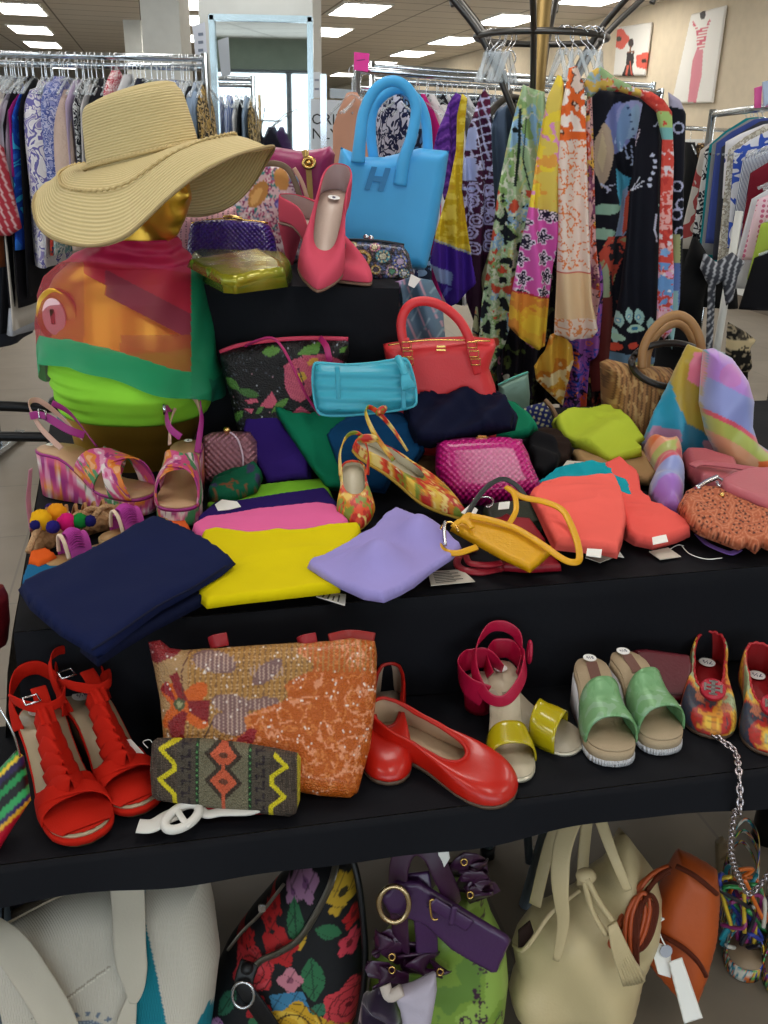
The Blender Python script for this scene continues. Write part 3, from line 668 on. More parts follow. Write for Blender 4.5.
# chrome post with the pink tag, another by the sign
box_ = PY(362, 62, 3.95)
pt = standY(362, 62, 3.95); tg = thing('pink_paper_tag', tuple(box_), 'bright pink paper tag on the chrome post left of the blue tote handles', 'tag')
prism('card', [pt.P(354, 52), pt.P(369.5, 53.5), pt.P(368, 72), pt.P(354, 70)], pt.n*.003, mat('F23FA8', .6), tg); prism('printed_line', [pt.P(357, 60, .004), pt.P(365, 59, .004), pt.P(365, 60, .004), pt.P(357, 61, .004)], pt.n*.001, mat('8A3A70', .6), tg)
sg = standY(332, 120, 4.6); t = thing('paper_sign', tuple(sg.o), 'white paper sign lettered in black beside the mirror, behind a chrome post', 'sign')
prism('sheet', [sg.P(311, 99), sg.P(352, 101), sg.P(351, 149), sg.P(311, 149)], sg.n*.004, mat('DDE4EC', .6), t)
for s_, x, y in (('ORIZE', 331.5, 120), ('NLY', 325, 134.5)): text('sign_text', s_, sg, x, y, .067, mat('2A2C30', .6), t, h=.006)
prism('sheet_holder', [sg.P(330, 88, -.01), sg.P(354, 90, -.01), sg.P(354, 99, -.01), sg.P(330, 98, -.01)], sg.n*.008, mat('C6D2DC', .3, alpha=.7), t)
p = PY(323.5, 74, 4.4); t = thing('chrome_post', (p.x, p.y, 0), 'chrome upright post standing in front of the white paper sign', 'post'); box('post_tube', (p.x, p.y, p.z/2), (.028, .03, p.z), CHROME, t); box('base_plate', (p.x, p.y, .01), (.2, .3, .02), CHROME, t)
s2 = standY(197, 60, 4.8, 10); t = thing('hanging_size_sign', tuple(s2.o), 'narrow white sign with blurred grey print left of the mirror top', 'sign')
prism('sheet', [s2.P(192, 26), s2.P(205, 22), s2.P(208, 66), s2.P(197, 68)], s2.n*.004, mat('D4D8E4', .6), t)
for yy in (33, 41, 49, 57): prism('printed_line', [s2.P(198, yy, .005), s2.P(203, yy-.5, .005), s2.P(203.4, yy+2.5, .005), s2.P(198.4, yy+3, .005)], s2.n*.001, mat('7A8496', .7), t)
s3 = standY(316, 85, 4.75); t = thing('small_size_sign', tuple(s3.o), 'small white sign with grey print at the right edge of the mirror', 'sign')
prism('sheet', [s3.P(313.5, 72), s3.P(321, 72), s3.P(321, 98), s3.P(313.5, 98)], s3.n*.004, mat('D8DCE2', .6), t)
for yy in (79, 88): prism('printed_line', [s3.P(314.5, yy, .005), s3.P(319, yy, .005), s3.P(319, yy+2, .005), s3.P(314.5, yy+2, .005)], s3.n*.001, mat('8A90A0', .7), t)
# ---- right rack
Rp = PY(712, 118, 4.3); Rq = PY(830, 96, 2.75); Rp.z = Rq.z = (PY(760, 108, 3.5).z)
rackrail('right_clothes_rack', 'chrome clothes rack at the right edge full of tops', Rp, Rq)
gx = Rq-Rp
RG = [('blouse', 'top', 'white top with red trim, first on the right rack', 724, 126, 690, 250, 7, pr(['C9C4BC', 'C9C4BC', 'A84A4A'], 10)), ('blouse', 'top', 'black and white scribble print top on the right rack', 729, 124, 702, 262, 12, pr(['D8D8D8', '2A2C34', 'D8D8D8'], 30)),
      ('blouse', 'top', 'teal top beside the scribble print on the right rack', 733, 117, 712, 268, 9, cloth('12808A')), ('shirt', 'shirt', 'grey shirt left of the blue one on the right rack', 737, 118, 716, 256, 9, cloth('8A8E92')),
      ('blouse', 'top', 'slate blue top in the middle of the right rack', 742, 118, 722, 245, 13, cloth('3F4F94')), ('blouse', 'top', 'dark grey top behind the polka dots', 748, 120, 730, 262, 8, cloth('3A3C46')),
      ('blouse', 'top', 'white top with large blue polka dots', 752, 123, 742, 200, 18, pr(['2A3A9C', 'E4E4EA', 'E4E4EA', 'E4E4EA'], 16, .3, 'dots')), ('shirt', 'shirt', 'beige speckled shirt hanging long on the right rack', 757, 122, 736, 268, 12, pr(['C9C6B8', '9E988A', 'D8D6CE'], 60)),
      ('blouse', 'top', 'white top with blue flowers on the right rack', 763, 126, 748, 250, 12, pr(['D6D8E0', '3A58B8', 'D6D8E0', 'D6D8E0'], 10)), ('blouse', 'top', 'navy striped top at the right edge', 773, 140, 756, 225, 12, pr(['D8DCE4', '384468'], (70, 70, 70), 0, 'wave')),
      ('blouse', 'top', 'dark red burgundy top at the right edge', 782, 150, 762, 258, 14, cloth('701828')), ('blouse', 'top', 'white top below the burgundy one at the right edge', 786, 175, 752, 290, 13, cloth('D6D8DC')),
      ('blouse', 'top', 'pink and white gingham top at the right edge', 792, 180, 768, 262, 12, pr(['C96A88', 'E8C8D2'], 60, 0, 'dots')), ('blouse', 'top', 'lime green top at the right edge', 796, 205, 774, 282, 15, cloth('A8BE4A')), ('blouse', 'top', 'black top peeking out lowest at the right edge', 790, 240, 766, 312, 8, cloth('121216'))]
for i, g in enumerate(RG):
    Y = 4.1-1.1*i/len(RG); A = PY(g[3], g[4], Y)
    garment(*g[:3], g[3]+26, g[4], g[5]+36, g[6], Y, g[7]*.6, g[8], lambda a_, b_: Rp.z, depth=.36, sleeve=g[0] == 'shirt', yaw=1.43, sl=.4, hgroup='hangers on the right rack', hl='hanger on the right rack rail', kind='black' if i == 2 else 'clear')
t = thing('pink_size_marker', tuple(PY(759, 104, 3.4)), 'pink and grey plastic markers on top of the right rack', 'marker'); q = standY(759, 100, 3.4)
prism('marker_card', [q.P(754, 88), q.P(761, 86), q.P(760, 108), q.P(754, 108)], q.n*.01, mat('E0559C', .4), t); prism('marker_card', [q.P(762, 82, .02), q.P(770, 80, .02), q.P(770, 104, .02), q.P(763, 106, .02)], q.n*.01, mat('A8B8D0', .3), t)
# far group behind: dark clothes and a leopard scarf
q0 = PY(683, 128, 6.6); q1 = PY(730, 134, 7.2); q1.z = q0.z; rackrail('small_dark_rack', 'small dark metal rack in the gap left of the right rack', q0, q1)
for g in [('jacket', 'jacket', 'black jacket in the gap left of the right rack', 690, 142, 690, 292, 16, cloth('0F1012')), ('scarf', 'scarf', 'brown leopard print top bunched on the small dark rack', 703, 143, 699, 195, 16, pr(['8A6E4A', '3A2A1C', 'B89A70'], 20)),
          ('scarf', 'scarf', 'black and beige patterned top beside the leopard print', 712, 146, 711, 190, 10, pr(['2A2622', 'A08A6C', '38342E'], 20)), ('dress', 'dress', 'long black dress below the leopard print', 704, 190, 712, 305, 34, cloth('0C0D0F'))]:
    garment(*g[:3], *g[3:7], 6.7, g[7], g[8], lambda a_, b_: q0.z, depth=.3, hang=g[0] != 'dress')
# black trousers with striped scarf and the patterned bag
o = puff('black_trousers', [(694, 232), (712, 262), (704, 300), (699, 350), (690, 410), (650, 420), (636, 400), (652, 360), (672, 300)], standY(680, 330, 3.1, -20), .09, cloth('0B0B0D'), wr=.01, wdir=70, wf=8); tag(o, 'black trousers hanging behind the wooden ring handles', 'trousers')
def stripe(x, y): 
    p = Paint(x, y, '3E4048'); p.put(((x*.8+y*.55+5*np.sin(y*.08)) % 5.5) < 1.5, 'B8BAC0'); return p
o = puff('striped_scarf', [(704, 252), (716, 262), (732, 252), (745, 262), (738, 276), (733, 300), (726, 306), (722, 282), (716, 285), (713, 340), (709, 398), (702, 398), (706, 340), (708, 285), (700, 268)], standY(715, 300, 3.0, -10), .05, VC, col=stripe, res=.006, wr=.01); tag(o, 'grey striped scarf knotted over the black trousers', 'scarf')
t = thing('garment_stand_post', tuple(PY(718, 330, 3.15)), 'white post behind the striped scarf', 'post'); pp = PY(720, 330, 3.2); tube('post_tube', [(pp.x, pp.y, 0), (pp.x, pp.y, 1.35)], .014, mat('C9C9C4', .4), t, sm=0); box('base_plate', (pp.x, pp.y, .012), (.3, .3, .024), BLKMET, t)
pp_ = (pp.x, pp.y)
def bagp(x, y):
    p = Paint(x, y, '1C1A18'); n_ = fbm(x*.22, y*.3, 4); p.put((n_ > .5), 'A89A80'); p.put(n_ > .62, '4A4238'); p.put((y < 348) & (y > 338) & (x > 715) & (n_ > .3), 'D8C49A'); return p
t = thing('patterned_bag', tuple(PY(725, 385, 3.3)), 'small black and cream patterned bag with a leopard flap hanging at right', 'bag')
puff('bag_body', [(728, 322), (746, 332), (756, 340), (750, 346), (752, 366), (748, 372), (724, 372), (726, 350), (727, 334)], standY(735, 350, 3.25), .06, VC, t, col=bagp, res=.006); puff('bag_lower', [(726, 370), (748, 370), (746, 402), (739, 420), (726, 400)], standY(735, 385, 3.28), .05, cloth('14120F'), t)
# ================================================================ MANNEQUIN, HAT, TOP, SHEER SCARF
GOLDM = mat('DDAF45', .36, .85, bump=('noise', 60, .03))
BR = [(492, 84, 186, 1.80, .10), (455, 82, 188, 1.80, .105), (430, 76, 196, 1.79, .115), (405, 68, 206, 1.775, .13), (378, 60, 211, 1.765, .14), (350, 54, 207, 1.77, .135), (320, 49, 202, 1.78, .12),
      (295, 49, 199, 1.79, .11), (276, 57, 194, 1.79, .10), (262, 73, 186, 1.79, .085), (250, 92, 176, 1.79, .07), (240, 108, 168, 1.785, .058), (225, 114, 163, 1.78, .052), (205, 116, 160, 1.78, .052)]
def bring(y):
    ys = [b[0] for b in BR][::-1]; f = lambda k: float(np.interp(y, ys, [b[k] for b in BR][::-1]))
    return f(1), f(2), f(3), f(4)
def bpt(y, th, off=0.):
    xl, xr, Y, dp = bring(y); a = PY(xl, y, Y); b = PY(xr, y, Y); c = (a+b)/2; rx = (b.x-a.x)/2
    cx, sy = math.cos(th), math.sin(th); x = rx*math.copysign(abs(cx)**.85, cx); yy = dp*math.copysign(abs(sy)**.9, sy)
    if sy < 0:   # bust
        for bx_, w_ in ((.30*rx, .42*rx), (.72*rx, .4*rx)):
            yy -= .03*math.exp(-((x-bx_)/w_)**2-((y-376)/24)**2)*abs(sy)
        yy -= .012*math.exp(-((x+.4*rx)/(.4*rx))**2-((y-376)/24)**2)*abs(sy)
    n = Vector((cx/rx, sy/max(dp, .03), 0)).normalized()
    return Vector((c.x+x, Y+yy, c.z))+n*off
def yz(y): return PY((bring(y)[0]+bring(y)[1])/2, y, bring(y)[2]).z
man = thing('mannequin', (PY(135, 480, 1.8).x, 1.8, ZT), 'gold mannequin bust with featureless shiny face under the wide straw hat', 'mannequin')
ybase = 492
while yz(ybase) > ZT+.002: ybase += 2
BR.insert(0, (ybase, 86, 184, 1.80, .10))
ys = list(np.linspace(ybase, 205, 60)); rings = [[bpt(y, 2*PI*k/48) for k in range(48)] for y in ys]
nt_ = PY(188, 195, 1.72); FY = math.radians(58); fd = Vector((math.sin(FY), -math.cos(FY), 0)); S_ = .84
hc = nt_-fd*.108*S_+Vector((0, 0, .012*S_))
def headpt(th, ph):
    x = .074*math.cos(ph)*math.sin(th); y = -.094*math.cos(ph)*math.cos(th); z = .118*math.sin(ph)
    if z < 0: s = (-z/.118); x *= 1-.30*s**1.3; y = y*(1-.12*s)-(.012*s if y < 0 else -.0)
    if y > 0: z2 = z
    if y < 0:
        g = lambda cx, cz, wx, wz: math.exp(-((x-cx)/wx)**2-((z-cz)/wz)**2)
        y -= .020*g(0, -.014, .010, .012)+.010*g(0, .008, .008, .02)+.006*g(0, -.054, .018, .006)+.006*g(0, -.066, .015, .005)+.008*g(0, -.098, .02, .014)
        y += .012*g(.030, .014, .016, .014)+.012*g(-.030, .014, .016, .014)+.004*g(0, -.08, .02, .006)
        y -= .004*g(.036, -.02, .014, .014)+.004*g(-.036, -.02, .014, .014)
    p = Vector((x, y, z))*S_; c, s = math.cos(FY), math.sin(FY); return hc+Vector((p.x*c-p.y*s, p.x*s+p.y*c, p.z))
body = loft('bust_body', rings, GOLDM, man)
hr = [[headpt(2*PI*k/64, -PI/2*.995+PI*.99*j/48) for k in range(64)] for j in range(49)]
hd = loft('h', hr, GOLDM)
bm = bmesh.new(); bm.from_mesh(body.data); bm.from_mesh(hd.data); bm.to_mesh(body.data); bm.free(); bpy.data.objects.remove(hd)
x_ = body.modifiers.new('r', 'REMESH'); x_.mode = 'VOXEL'; x_.voxel_size = .0042; x_.use_smooth_shade = True
y_ = body.modifiers.new('s', 'SMOOTH'); y_.iterations = 3
# arm socket plate
sp = PY(64, 303, 1.70); nd = Vector((-.35, -.93, .05)).normalized(); su = nd.cross(Vector((0, 0, 1))).normalized(); sv = su.cross(nd)
def disc(name, c, rx, rz, h, m, par):
    return loft(name, [[c+nd*(h*q)+su*(rx*s_*math.cos(a))+sv*(rz*s_*math.sin(a)) for a in np.linspace(0, 2*PI, 40, endpoint=False)] for q, s_ in ((0, 1), (.8, 1), (1, .93))], m, par)
sp = PY(66, 311, 1.70); spc = bpt(309, math.radians(230), .0)-nd*.006
disc('socket_plate', spc, .046, .052, .010, mat('C79A3A', .3, 1.), man); q_ = disc('socket_washer', spc+nd*.012, .026, .034, .003, mat('F0C8D0', .5, .0), man); box('socket_slot', spc+nd*.017, (.008, .004, .028), mat('402818', .4, .6), man)
# lime bandeau
ys = np.linspace(407, 338, 22); rings = [[bpt(y, 2*PI*k/64, .006+.0035*math.sin(y*.55+3*math.sin(2*PI*k/64*1.0)+.6*k*.1)*(.3+.7*(math.cos(2*PI*k/64) < -.2))) for k in range(64)] for y in ys]
o = loft('lime_bandeau', rings, cloth('8FD83A', rough=.7, bump=('noise', 300, .1)), caps=False); tag(mod(o, ('sol', .0025)), 'lime green stretch bandeau worn by the gold mannequin', 'top')
# sheer scarf
def sheer():
    m = bpy.data.materials.new('sheer'); m.use_nodes = True; nt = m.node_tree; b = nt.nodes['Principled BSDF']; a = nt.nodes.new('ShaderNodeAttribute'); a.attribute_name = 'Col'
    nt.links.new(a.outputs['Color'], b.inputs['Base Color']); nt.links.new(a.outputs['Alpha'], b.inputs['Alpha']); b.inputs['Roughness'].default_value = .6; b.inputs['Sheen Weight'].default_value = .0; return m
SHEER = sheer()
def proj(p):
    r = Vector(p)-CP; fz = r.dot(Fv); return 384+FPX*r.dot(Rv)/fz, 512-FPX*r.dot(Uv)/fz
bot = {0: 396, 30: 390, 60: 384, 90: 380, 120: 384, 150: 392, 180: 384, 215: 352, 250: 350, 270: 356, 290: 366, 310: 376, 330: 384, 345: 394, 360: 396}
N_, K_ = 320, 170; vs = []; fs = []; al = []
for j in range(K_+1):
    s = j/K_
    for k in range(N_):
        th = 2*PI*k/N_; yb = np.interp(math.degrees(th), list(bot), list(bot.values())); y = 237+(yb-237)*s
        fold = .0025*math.sin(9*th+y*.08)+.003*math.sin(y*.5+2*math.sin(th*2))*(y < 262)
        fl = .016*max(0, (s-.75)/.25)*(.4+.6*math.sin(5*th+1)**2) 
        p = bpt(y, th, .0165+fold+fl); vs.append(p)
        px, py = proj(p); dist = (1-s)*(yb-237)
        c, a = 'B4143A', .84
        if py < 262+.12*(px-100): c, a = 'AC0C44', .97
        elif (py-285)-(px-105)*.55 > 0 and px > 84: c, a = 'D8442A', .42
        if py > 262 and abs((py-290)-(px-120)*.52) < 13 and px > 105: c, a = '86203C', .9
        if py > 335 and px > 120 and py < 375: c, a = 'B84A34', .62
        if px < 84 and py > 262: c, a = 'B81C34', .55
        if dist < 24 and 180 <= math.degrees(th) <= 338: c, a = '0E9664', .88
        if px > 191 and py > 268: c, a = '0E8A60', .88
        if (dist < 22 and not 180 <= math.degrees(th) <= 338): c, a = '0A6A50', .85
        al.append((*h2(c), a))
for j in range(K_):
    for k in range(N_): a_, b_ = j*N_+k, j*N_+(k+1) % N_; fs.append((a_, a_+N_, b_+N_, b_))
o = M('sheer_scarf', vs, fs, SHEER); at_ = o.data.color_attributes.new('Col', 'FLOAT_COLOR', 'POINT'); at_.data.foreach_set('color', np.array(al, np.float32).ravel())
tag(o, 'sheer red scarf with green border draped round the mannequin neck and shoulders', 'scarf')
# patterned cloth hanging behind the mannequin at right
def gem(x, y):
    p = Paint(x, y, '3A1E28'); u = (x+y*.6)/7.5; v = (x-y*.6)/7.5; h = _hash(np.floor(u).astype(int), np.floor(v).astype(int), 3)
    for i, c in enumerate(('8A2030', '1E6E80', 'C0602A', '3E2E58', '7A8A3A', '202A3A', 'A83A60')): p.put((h > i/7) & (h <= (i+1)/7), c)
    du = np.minimum(u % 1, 1-u % 1); dv = np.minimum(v % 1, 1-v % 1); p.put((du < .14) | (dv < .14), '1A1418'); p.put((np.maximum(abs(u % 1-.5), abs(v % 1-.5)) < .14), 'C89A7A')
    p.put((y < 334) & (x > 196) & (x < 210), 'D8742A'); p.put((y < 345) & (x <= 200), '0E7A55'); return p
o = puff('diamond_print_scarf', [(196, 300), (204, 318), (212, 345), (224, 380), (238, 415), (244, 440), (240, 452), (214, 450), (200, 440), (196, 400), (190, 350)], standY(215, 400, 1.95, 5, 4), .05, VC, col=gem, res=.003, wr=.008, wdir=0, wf=14); tag(o, 'scarf with small multicoloured diamond print behind the mannequin', 'scarf')
# ---------------------------------------------------------------- straw hat
def straw(per=.0046, cc=('C6B27E', 'D8C694')):
    m = mat('D4BA7C', .8, pat=('s', cc, (39*.008/per,)*3, 0, 'wave', 'UV', 0), bump=('wave', (39*.008/per,)*3, .45, 'UV')); return m
hat = thing('straw_hat', tuple(PY(143, 160, 1.78)), 'wide floppy brimmed natural straw sun hat on the gold mannequin head', 'hat')
def gridmesh(name, G, uvf, m, par, closed=True, sol=.003):
    K, n = len(G), len(G[0]); vs = [p for r in G for p in r]; fs = []; 
    for i in range(K-1):
        for j in range(n if closed else n-1): a, b = i*n+j, i*n+(j+1) % n; fs.append((a, b, b+n, a+n))
    o = M(name, vs, fs, m, par, True, True); uv = o.data.uv_layers.new(name='UVMap')
    for l in o.data.loops: i, j = divmod(l.vertex_index, n); uv.data[l.index].uv = uvf(i, j)
    mod(o, ('sol', sol, 0)); return o
outer = [(33, 203, 1.74), (38, 225, 1.66), (56, 240, 1.58), (90, 246, 1.53), (122, 238, 1.51), (146, 219, 1.52), (168, 198, 1.54), (195, 177, 1.57), (232, 157, 1.63), (262, 148, 1.70), (274, 147, 1.78), (268, 160, 1.87), (248, 190, 1.94), (222, 210, 1.98), (190, 216, 2.0), (150, 205, 2.01), (105, 186, 1.99), (62, 180, 1.92), (41, 189, 1.83)]
OU = cat([tuple(PY(*q)) for q in outer], 8, True)
OUc = np.array(OU).mean(0); NN = 128
base_c = PY(144, 160, 1.79); bu = (PY(198, 147, 1.79)-PY(90, 173, 1.79)); rbx = bu.length/2; bu.normalize(); bw = Vector((0, 1, 0)); bn = bu.cross(bw).normalized()
if bn.z < 0: bn = -bn
def ang(p): d = Vector(p)-base_c; return math.atan2(d.dot(bw), d.dot(bu))
OA = sorted([(ang(p), tuple(p)) for p in OU]); OAa = np.array([a for a, _ in OA]); OAp = np.array([p for _, p in OA])
def outer_at(a): return Vector([float(np.interp(a, np.r_[OAa[-1]-2*PI, OAa, OAa[0]+2*PI], np.r_[OAp[-1, i], OAp[:, i], OAp[0, i]])) for i in range(3)])
G = []; J = 34
thv = [(-PI+2*PI*k/NN) for k in range(NN)]
for j in range(J+1):
    s = j/J; row = []
    for a in thv:
        p0 = base_c+bu*(rbx*math.cos(a))+bw*(.095*math.sin(a)); p1 = outer_at(a)
        row.append(p0.lerp(p1, s)+Vector((0, 0, .022*math.sin(PI*min(1, s*1.1))*(1-.3*s)))+bn*(.003*math.sin(a*5)*s))
    G.append(row)
gridmesh('brim', G, lambda i, j: (i/J*.135, j*.01), straw(), hat)
G = []; prof = [(0, 1.0), (.1, .985), (.3, .96), (.5, .93), (.68, .90), (.8, .87), (.88, .82), (.94, .72), (.98, .52), (1.0, .25), (1.002, .02)]
top_c = PY(130, 90, 1.79); axis = top_c-base_c
pv = cat([(a, b, 0) for a, b in prof], 4)
for q in pv: G.append([base_c+axis*q[0]+bu*(rbx*q[1]*math.cos(a))+bw*(.095*q[1]*math.sin(a))+(bn*(.006*math.cos(a)*q[1]) if q[0] > .9 else Vector((0, 0, 0))) for a in thv])
pl_ = np.cumsum([0]+[np.hypot((pv[i+1][0]-pv[i][0])*axis.length, (pv[i+1][1]-pv[i][1])*rbx) for i in range(len(pv)-1)])
gridmesh('crown', G, lambda i, j: (pl_[i], j*.01), straw(), hat)
# braid at the crown base and the openwork braid round the brim
for nm, s_, h_ in (('crown_braid', 0.0, .010), ('brim_braid', .5, .0035)):
    pts = []
    for k in range(180):
        a = -PI+2*PI*k/180; p0 = base_c+bu*((rbx+.004)*math.cos(a))+bw*(.099*math.sin(a)); p1 = outer_at(a); s = s_
        pts.append(p0.lerp(p1, s)+Vector((0, 0, .022*math.sin(PI*min(1, s*1.1))*(1-.3*s)))+bn*h_*.7)
    tube(nm, [p+bn*(.0025*(k % 2)) for k, p in enumerate(pts)], .0035 if nm[0] == 'c' else .0022, mat('C2AC7A', .85), hat, 6, 0, True)
tube('brim_edge', [outer_at(a) for a in thv], .0028, mat('A08C62', .85), hat, 6, 0, True)
# ================================================================ RING STAND WITH SCARVES
def ringstand(cx, cy, zr, top, label, rx=.17):
    t = thing('scarf_stand', (cx, cy, 0), label, 'scarf rack')
    tube('pole', [(cx, cy, 0.03), (cx, cy, top)], .021, BRASS, t, 16, 0)
    loft('base', [[(cx+r*math.cos(a), cy+r*math.sin(a), z) for a in np.linspace(0, 2*PI, 32, endpoint=False)] for r, z in ((.26, 0), (.26, .012), (.2, .025), (.04, .05))], GUN, t)
    tube('ring', [(cx+rx*math.cos(a), cy+rx*math.sin(a), zr) for a in np.linspace(0, 2*PI, 48, endpoint=False)], .008, GUN, t, 10, 0, True)
    for k in range(6):
        a = PI/2*.17+k*PI/3; d = Vector((math.cos(a), math.sin(a), 0)); c = Vector((cx, cy, 0))
        pts = [c+d*.03+Vector((0, 0, zr-.24)), c+d*.09+Vector((0, 0, zr-.13)), c+d*rx+Vector((0, 0, zr)), c+d*(rx*1.62)+Vector((0, 0, zr+.10)), c+d*(rx*1.78)+Vector((0, 0, zr+.125)), c+d*(rx*1.86)+Vector((0, 0, zr+.115)), c+d*(rx*1.82)+Vector((0, 0, zr+.095))]
        tube('hook_arm', pts, .008, GUN, t, 8)
    return t
cs = PY(541, 38, 2.65); zr_ = cs.z
ringstand(cs.x, 2.65, zr_, 2.35, 'brown metal ring stand with a brass pole and curled arms, holding scarves')
# the same kind of stand behind the photographer, seen in the mirror
st = ringstand(-1.55, -1.2, 1.72, 2.0, 'dark ring stand reflected in the mirror in front of the bright window', .25)
for i, (a, c) in enumerate(((0.3, '3A2450'), (1.0, '101020'), (1.6, '14141E'), (2.2, 'A08A68'), (2.9, '2A1A3A'), (3.6, '502040'), (4.4, '101014'), (5.2, '1C2848'))):
    x, y = -1.55+.27*math.cos(a), -1.2+.27*math.sin(a)
    rings = [[(x+math.cos(b)*(.02+.10*min(1, s*3))*1.3, y+math.sin(b)*(.02+.1*min(1, s*3)), 1.66-.85*s) for b in np.linspace(0, 2*PI, 14, endpoint=False)] for s in np.linspace(0, 1, 10)]
    tag(loft('hanging_blouse', rings, cloth(c)), ['purple', 'navy black', 'charcoal', 'tan', 'plum', 'wine red', 'black', 'dark blue'][i]+' blouse on the ring stand reflected in the mirror', 'top')
def sc(name, label, ol, Y, m, col=None, yaw=0, thick=.028, wr=.016, wf=22, wdir=4, res=.003, cat_='scarf', sm=0, lean=0, back=None):
    xs = [p[0] for p in ol]; o = puff(name, ol, standY(sum(xs)/len(xs), 200, Y, yaw, lean), thick, m, col=col, wr=wr, wf=wf, wdir=wdir, res=res, sm=sm, rim=.012, seed=int(Y*77) % 50); return tag(o, label, cat_)
def camo(x, y, base, cols, s=10, seed=0, st=.5, ax=1.0, ay=1.0):
    p = Paint(x, y, base)
    for i, (c, lo, hi) in enumerate(cols): n = fbm(x*ax/s, y*ay/s, seed+i*7); p.put((n > lo) & (n < hi), c)
    return p
def curls(p, s, seed, col, w=.12, r0=.42, base=None):
    d, a, h = cells(p.x, p.y, s, seed, .5); rr = d/s
    k = (np.abs(rr-r0) < w*.5) & (a+h*6 % 6.28 > -2.3); p.put(k, col); p.put((np.abs(rr-r0*.5) < w*.45), col); return p
# 1 purple cloth and yellow scarf beside the blue tote
def p1(x, y):
    p = Paint(x, y, '5A2A8C'); k = ((y+abs((x % 12)-6)*1.2) % 12) < 3; p.put(k, '3E1A6A'); k = ((y+abs((x % 12)-6)*1.2+4) % 12) < 2; return p.put(k, '7A48A8')
sc('purple_scarf', 'purple zigzag scarf hanging between the blue tote and the yellow scarf', [(456, 92), (462, 100), (460, 150), (457, 200), (444, 200), (434, 150), (440, 125), (449, 104)], 2.62, VC, p1, 20)
def p2(x, y):
    p = Paint(x, y, 'C2A41E'); n = fbm(x/11, y/6, 8); p.put(n > .58, 'D8C04A'); p.put(n < .36, 'B8921A'); d = y-(240+(x-430)*.38)
    p.put(d > -3, '9AA8B8'); p.put(d > -1.5, 'B0A43A'); p.put(d > -1, '42208A'); p.put((d > 24) & (x < 452-(d-24)*.1), '8494BC'); p.put((d > 38), '3A1C80'); p.put((d > 40) & ((x+y*.8) % 26 < 6), '5A5AA8'); return p
sc('yellow_scarf', 'yellow scarf with purple border hanging right of the blue tote', [(462, 93), (467, 98), (464, 140), (462, 190), (472, 262), (476, 282), (460, 300), (449, 308), (440, 290), (430, 262), (436, 232), (448, 190), (456, 150), (457, 115)], 2.5, VC, p2, 6)
def p3(x, y):
    p = Paint(x, y, '3E1434'); g = (((x-y*.25) % 8) < 1.6) | (((y+x*.3) % 9) < 1.8); p.put(g & (y < 160), 'C2C4E6'); p.put((y < 116) & ~g, '5A1C3C'); n = fbm(x/6, y/6, 3)
    p.put((y >= 160) & (y < 215) & (np.abs(n-.5) < .06), 'B8BAE0'); 
    d, a, h = cells(x, y, 15, 2, .4); p.put((y > 175) & ((np.abs(d-5.5) < .9) | (np.abs(d-2.5) < .8)), 'B4B0DC'); p.put((x < 473+(y-100)*.02) & (y > 120) & (y < 190) & (((y) % 30) > 8), 'A8B4E0'); p.put(y > 255, '2C0E28'); return p
sc('maroon_scarf', 'maroon and lilac geometric scarf left of the grey blouse', [(484, 88), (489, 96), (491, 150), (495, 220), (492, 300), (482, 345), (466, 300), (462, 220), (462, 170), (468, 130), (477, 104)], 2.60, VC, p3, 10)
sc('grey_blouse', 'plain grey blue blouse on a dark wooden hanger behind the scarves', [(508, 104), (524, 108), (530, 160), (526, 260), (510, 300), (492, 270), (490, 190), (490, 130), (496, 112)], 2.72, cloth('5A6C84'), None, 0)
t = thing('wooden_hanger', tuple(PY(507, 104, 2.68)), 'dark wide shouldered hanger above the grey blouse', 'hanger'); hk = PY(509, 92, 2.68)
tube('shoulder_bar', [PY(486, 119, 2.60), PY(497, 105, 2.64), PY(510, 97, 2.68), PY(524, 99, 2.72)], .011, mat('4A443E', .5), t, 10, flat_=.7); tube('hook', [hk, hk+Vector((0, 0, .05)), hk+Vector((.012, 0, .08)), hk+Vector((0, 0, .1)), hk+Vector((-.015, 0, .085))], .002, SILVER, t, 6)
def p4(x, y):
    p = camo(x, y, 'A8C49A', [('8FB6D8', .60, 1), ('C8CC86', .40, .47), ('86A86A', 0, .36), ('D6D8C6', .5, .54)], 16, 11, ay=.6)
    p.line([(520, 90), (512, 118), (504, 150), (497, 185)], 2.5, 'D8D868').line([(520, 110), (519, 150), (515, 185)], 3, '1C2A2A').line([(526, 118), (523, 160), (530, 190)], 1.4, '2A3A38').disc(515, 130, 3, '1A2020').disc(520, 126, 2.6, '1A2020')
    n = fbm(x/9, y/9, 20); p.put((y > 190) & (n > .62), 'C8503A'); p.put((y > 190) & (n < .34), '1C1E26'); p.put((y > 195) & (np.abs(n-.5) < .03), 'D0D8C0'); return p
sc('green_blue_scarf', 'pale green and blue printed scarf falling from a red tipped corner, left of the pole', [(523, 84), (530, 88), (545, 92), (546, 120), (540, 170), (532, 230), (520, 290), (505, 345), (490, 372), (478, 350), (482, 300), (490, 250), (498, 190), (508, 140), (516, 108)], 2.52, VC, p4, -6, wr=.014)
def p4b(x, y):
    p = camo(x, y, '9A9A78', [('22242E', .56, .66), ('D8D8C4', .66, 1), ('5F7844', .2, .40), ('B85A3A', .44, .47)], 12, 31, ay=.7); p.put(np.abs((x-525)+(y-200)*.16) < 2.2, '8FA04A'); return p
sc('olive_print_scarf', 'olive, black and cream print scarf hanging low behind the green one', [(512, 190), (540, 185), (536, 230), (524, 290), (522, 340), (510, 372), (490, 385), (476, 372), (472, 330), (480, 280), (496, 230)], 2.60, VC, p4b, 12, wr=.014)
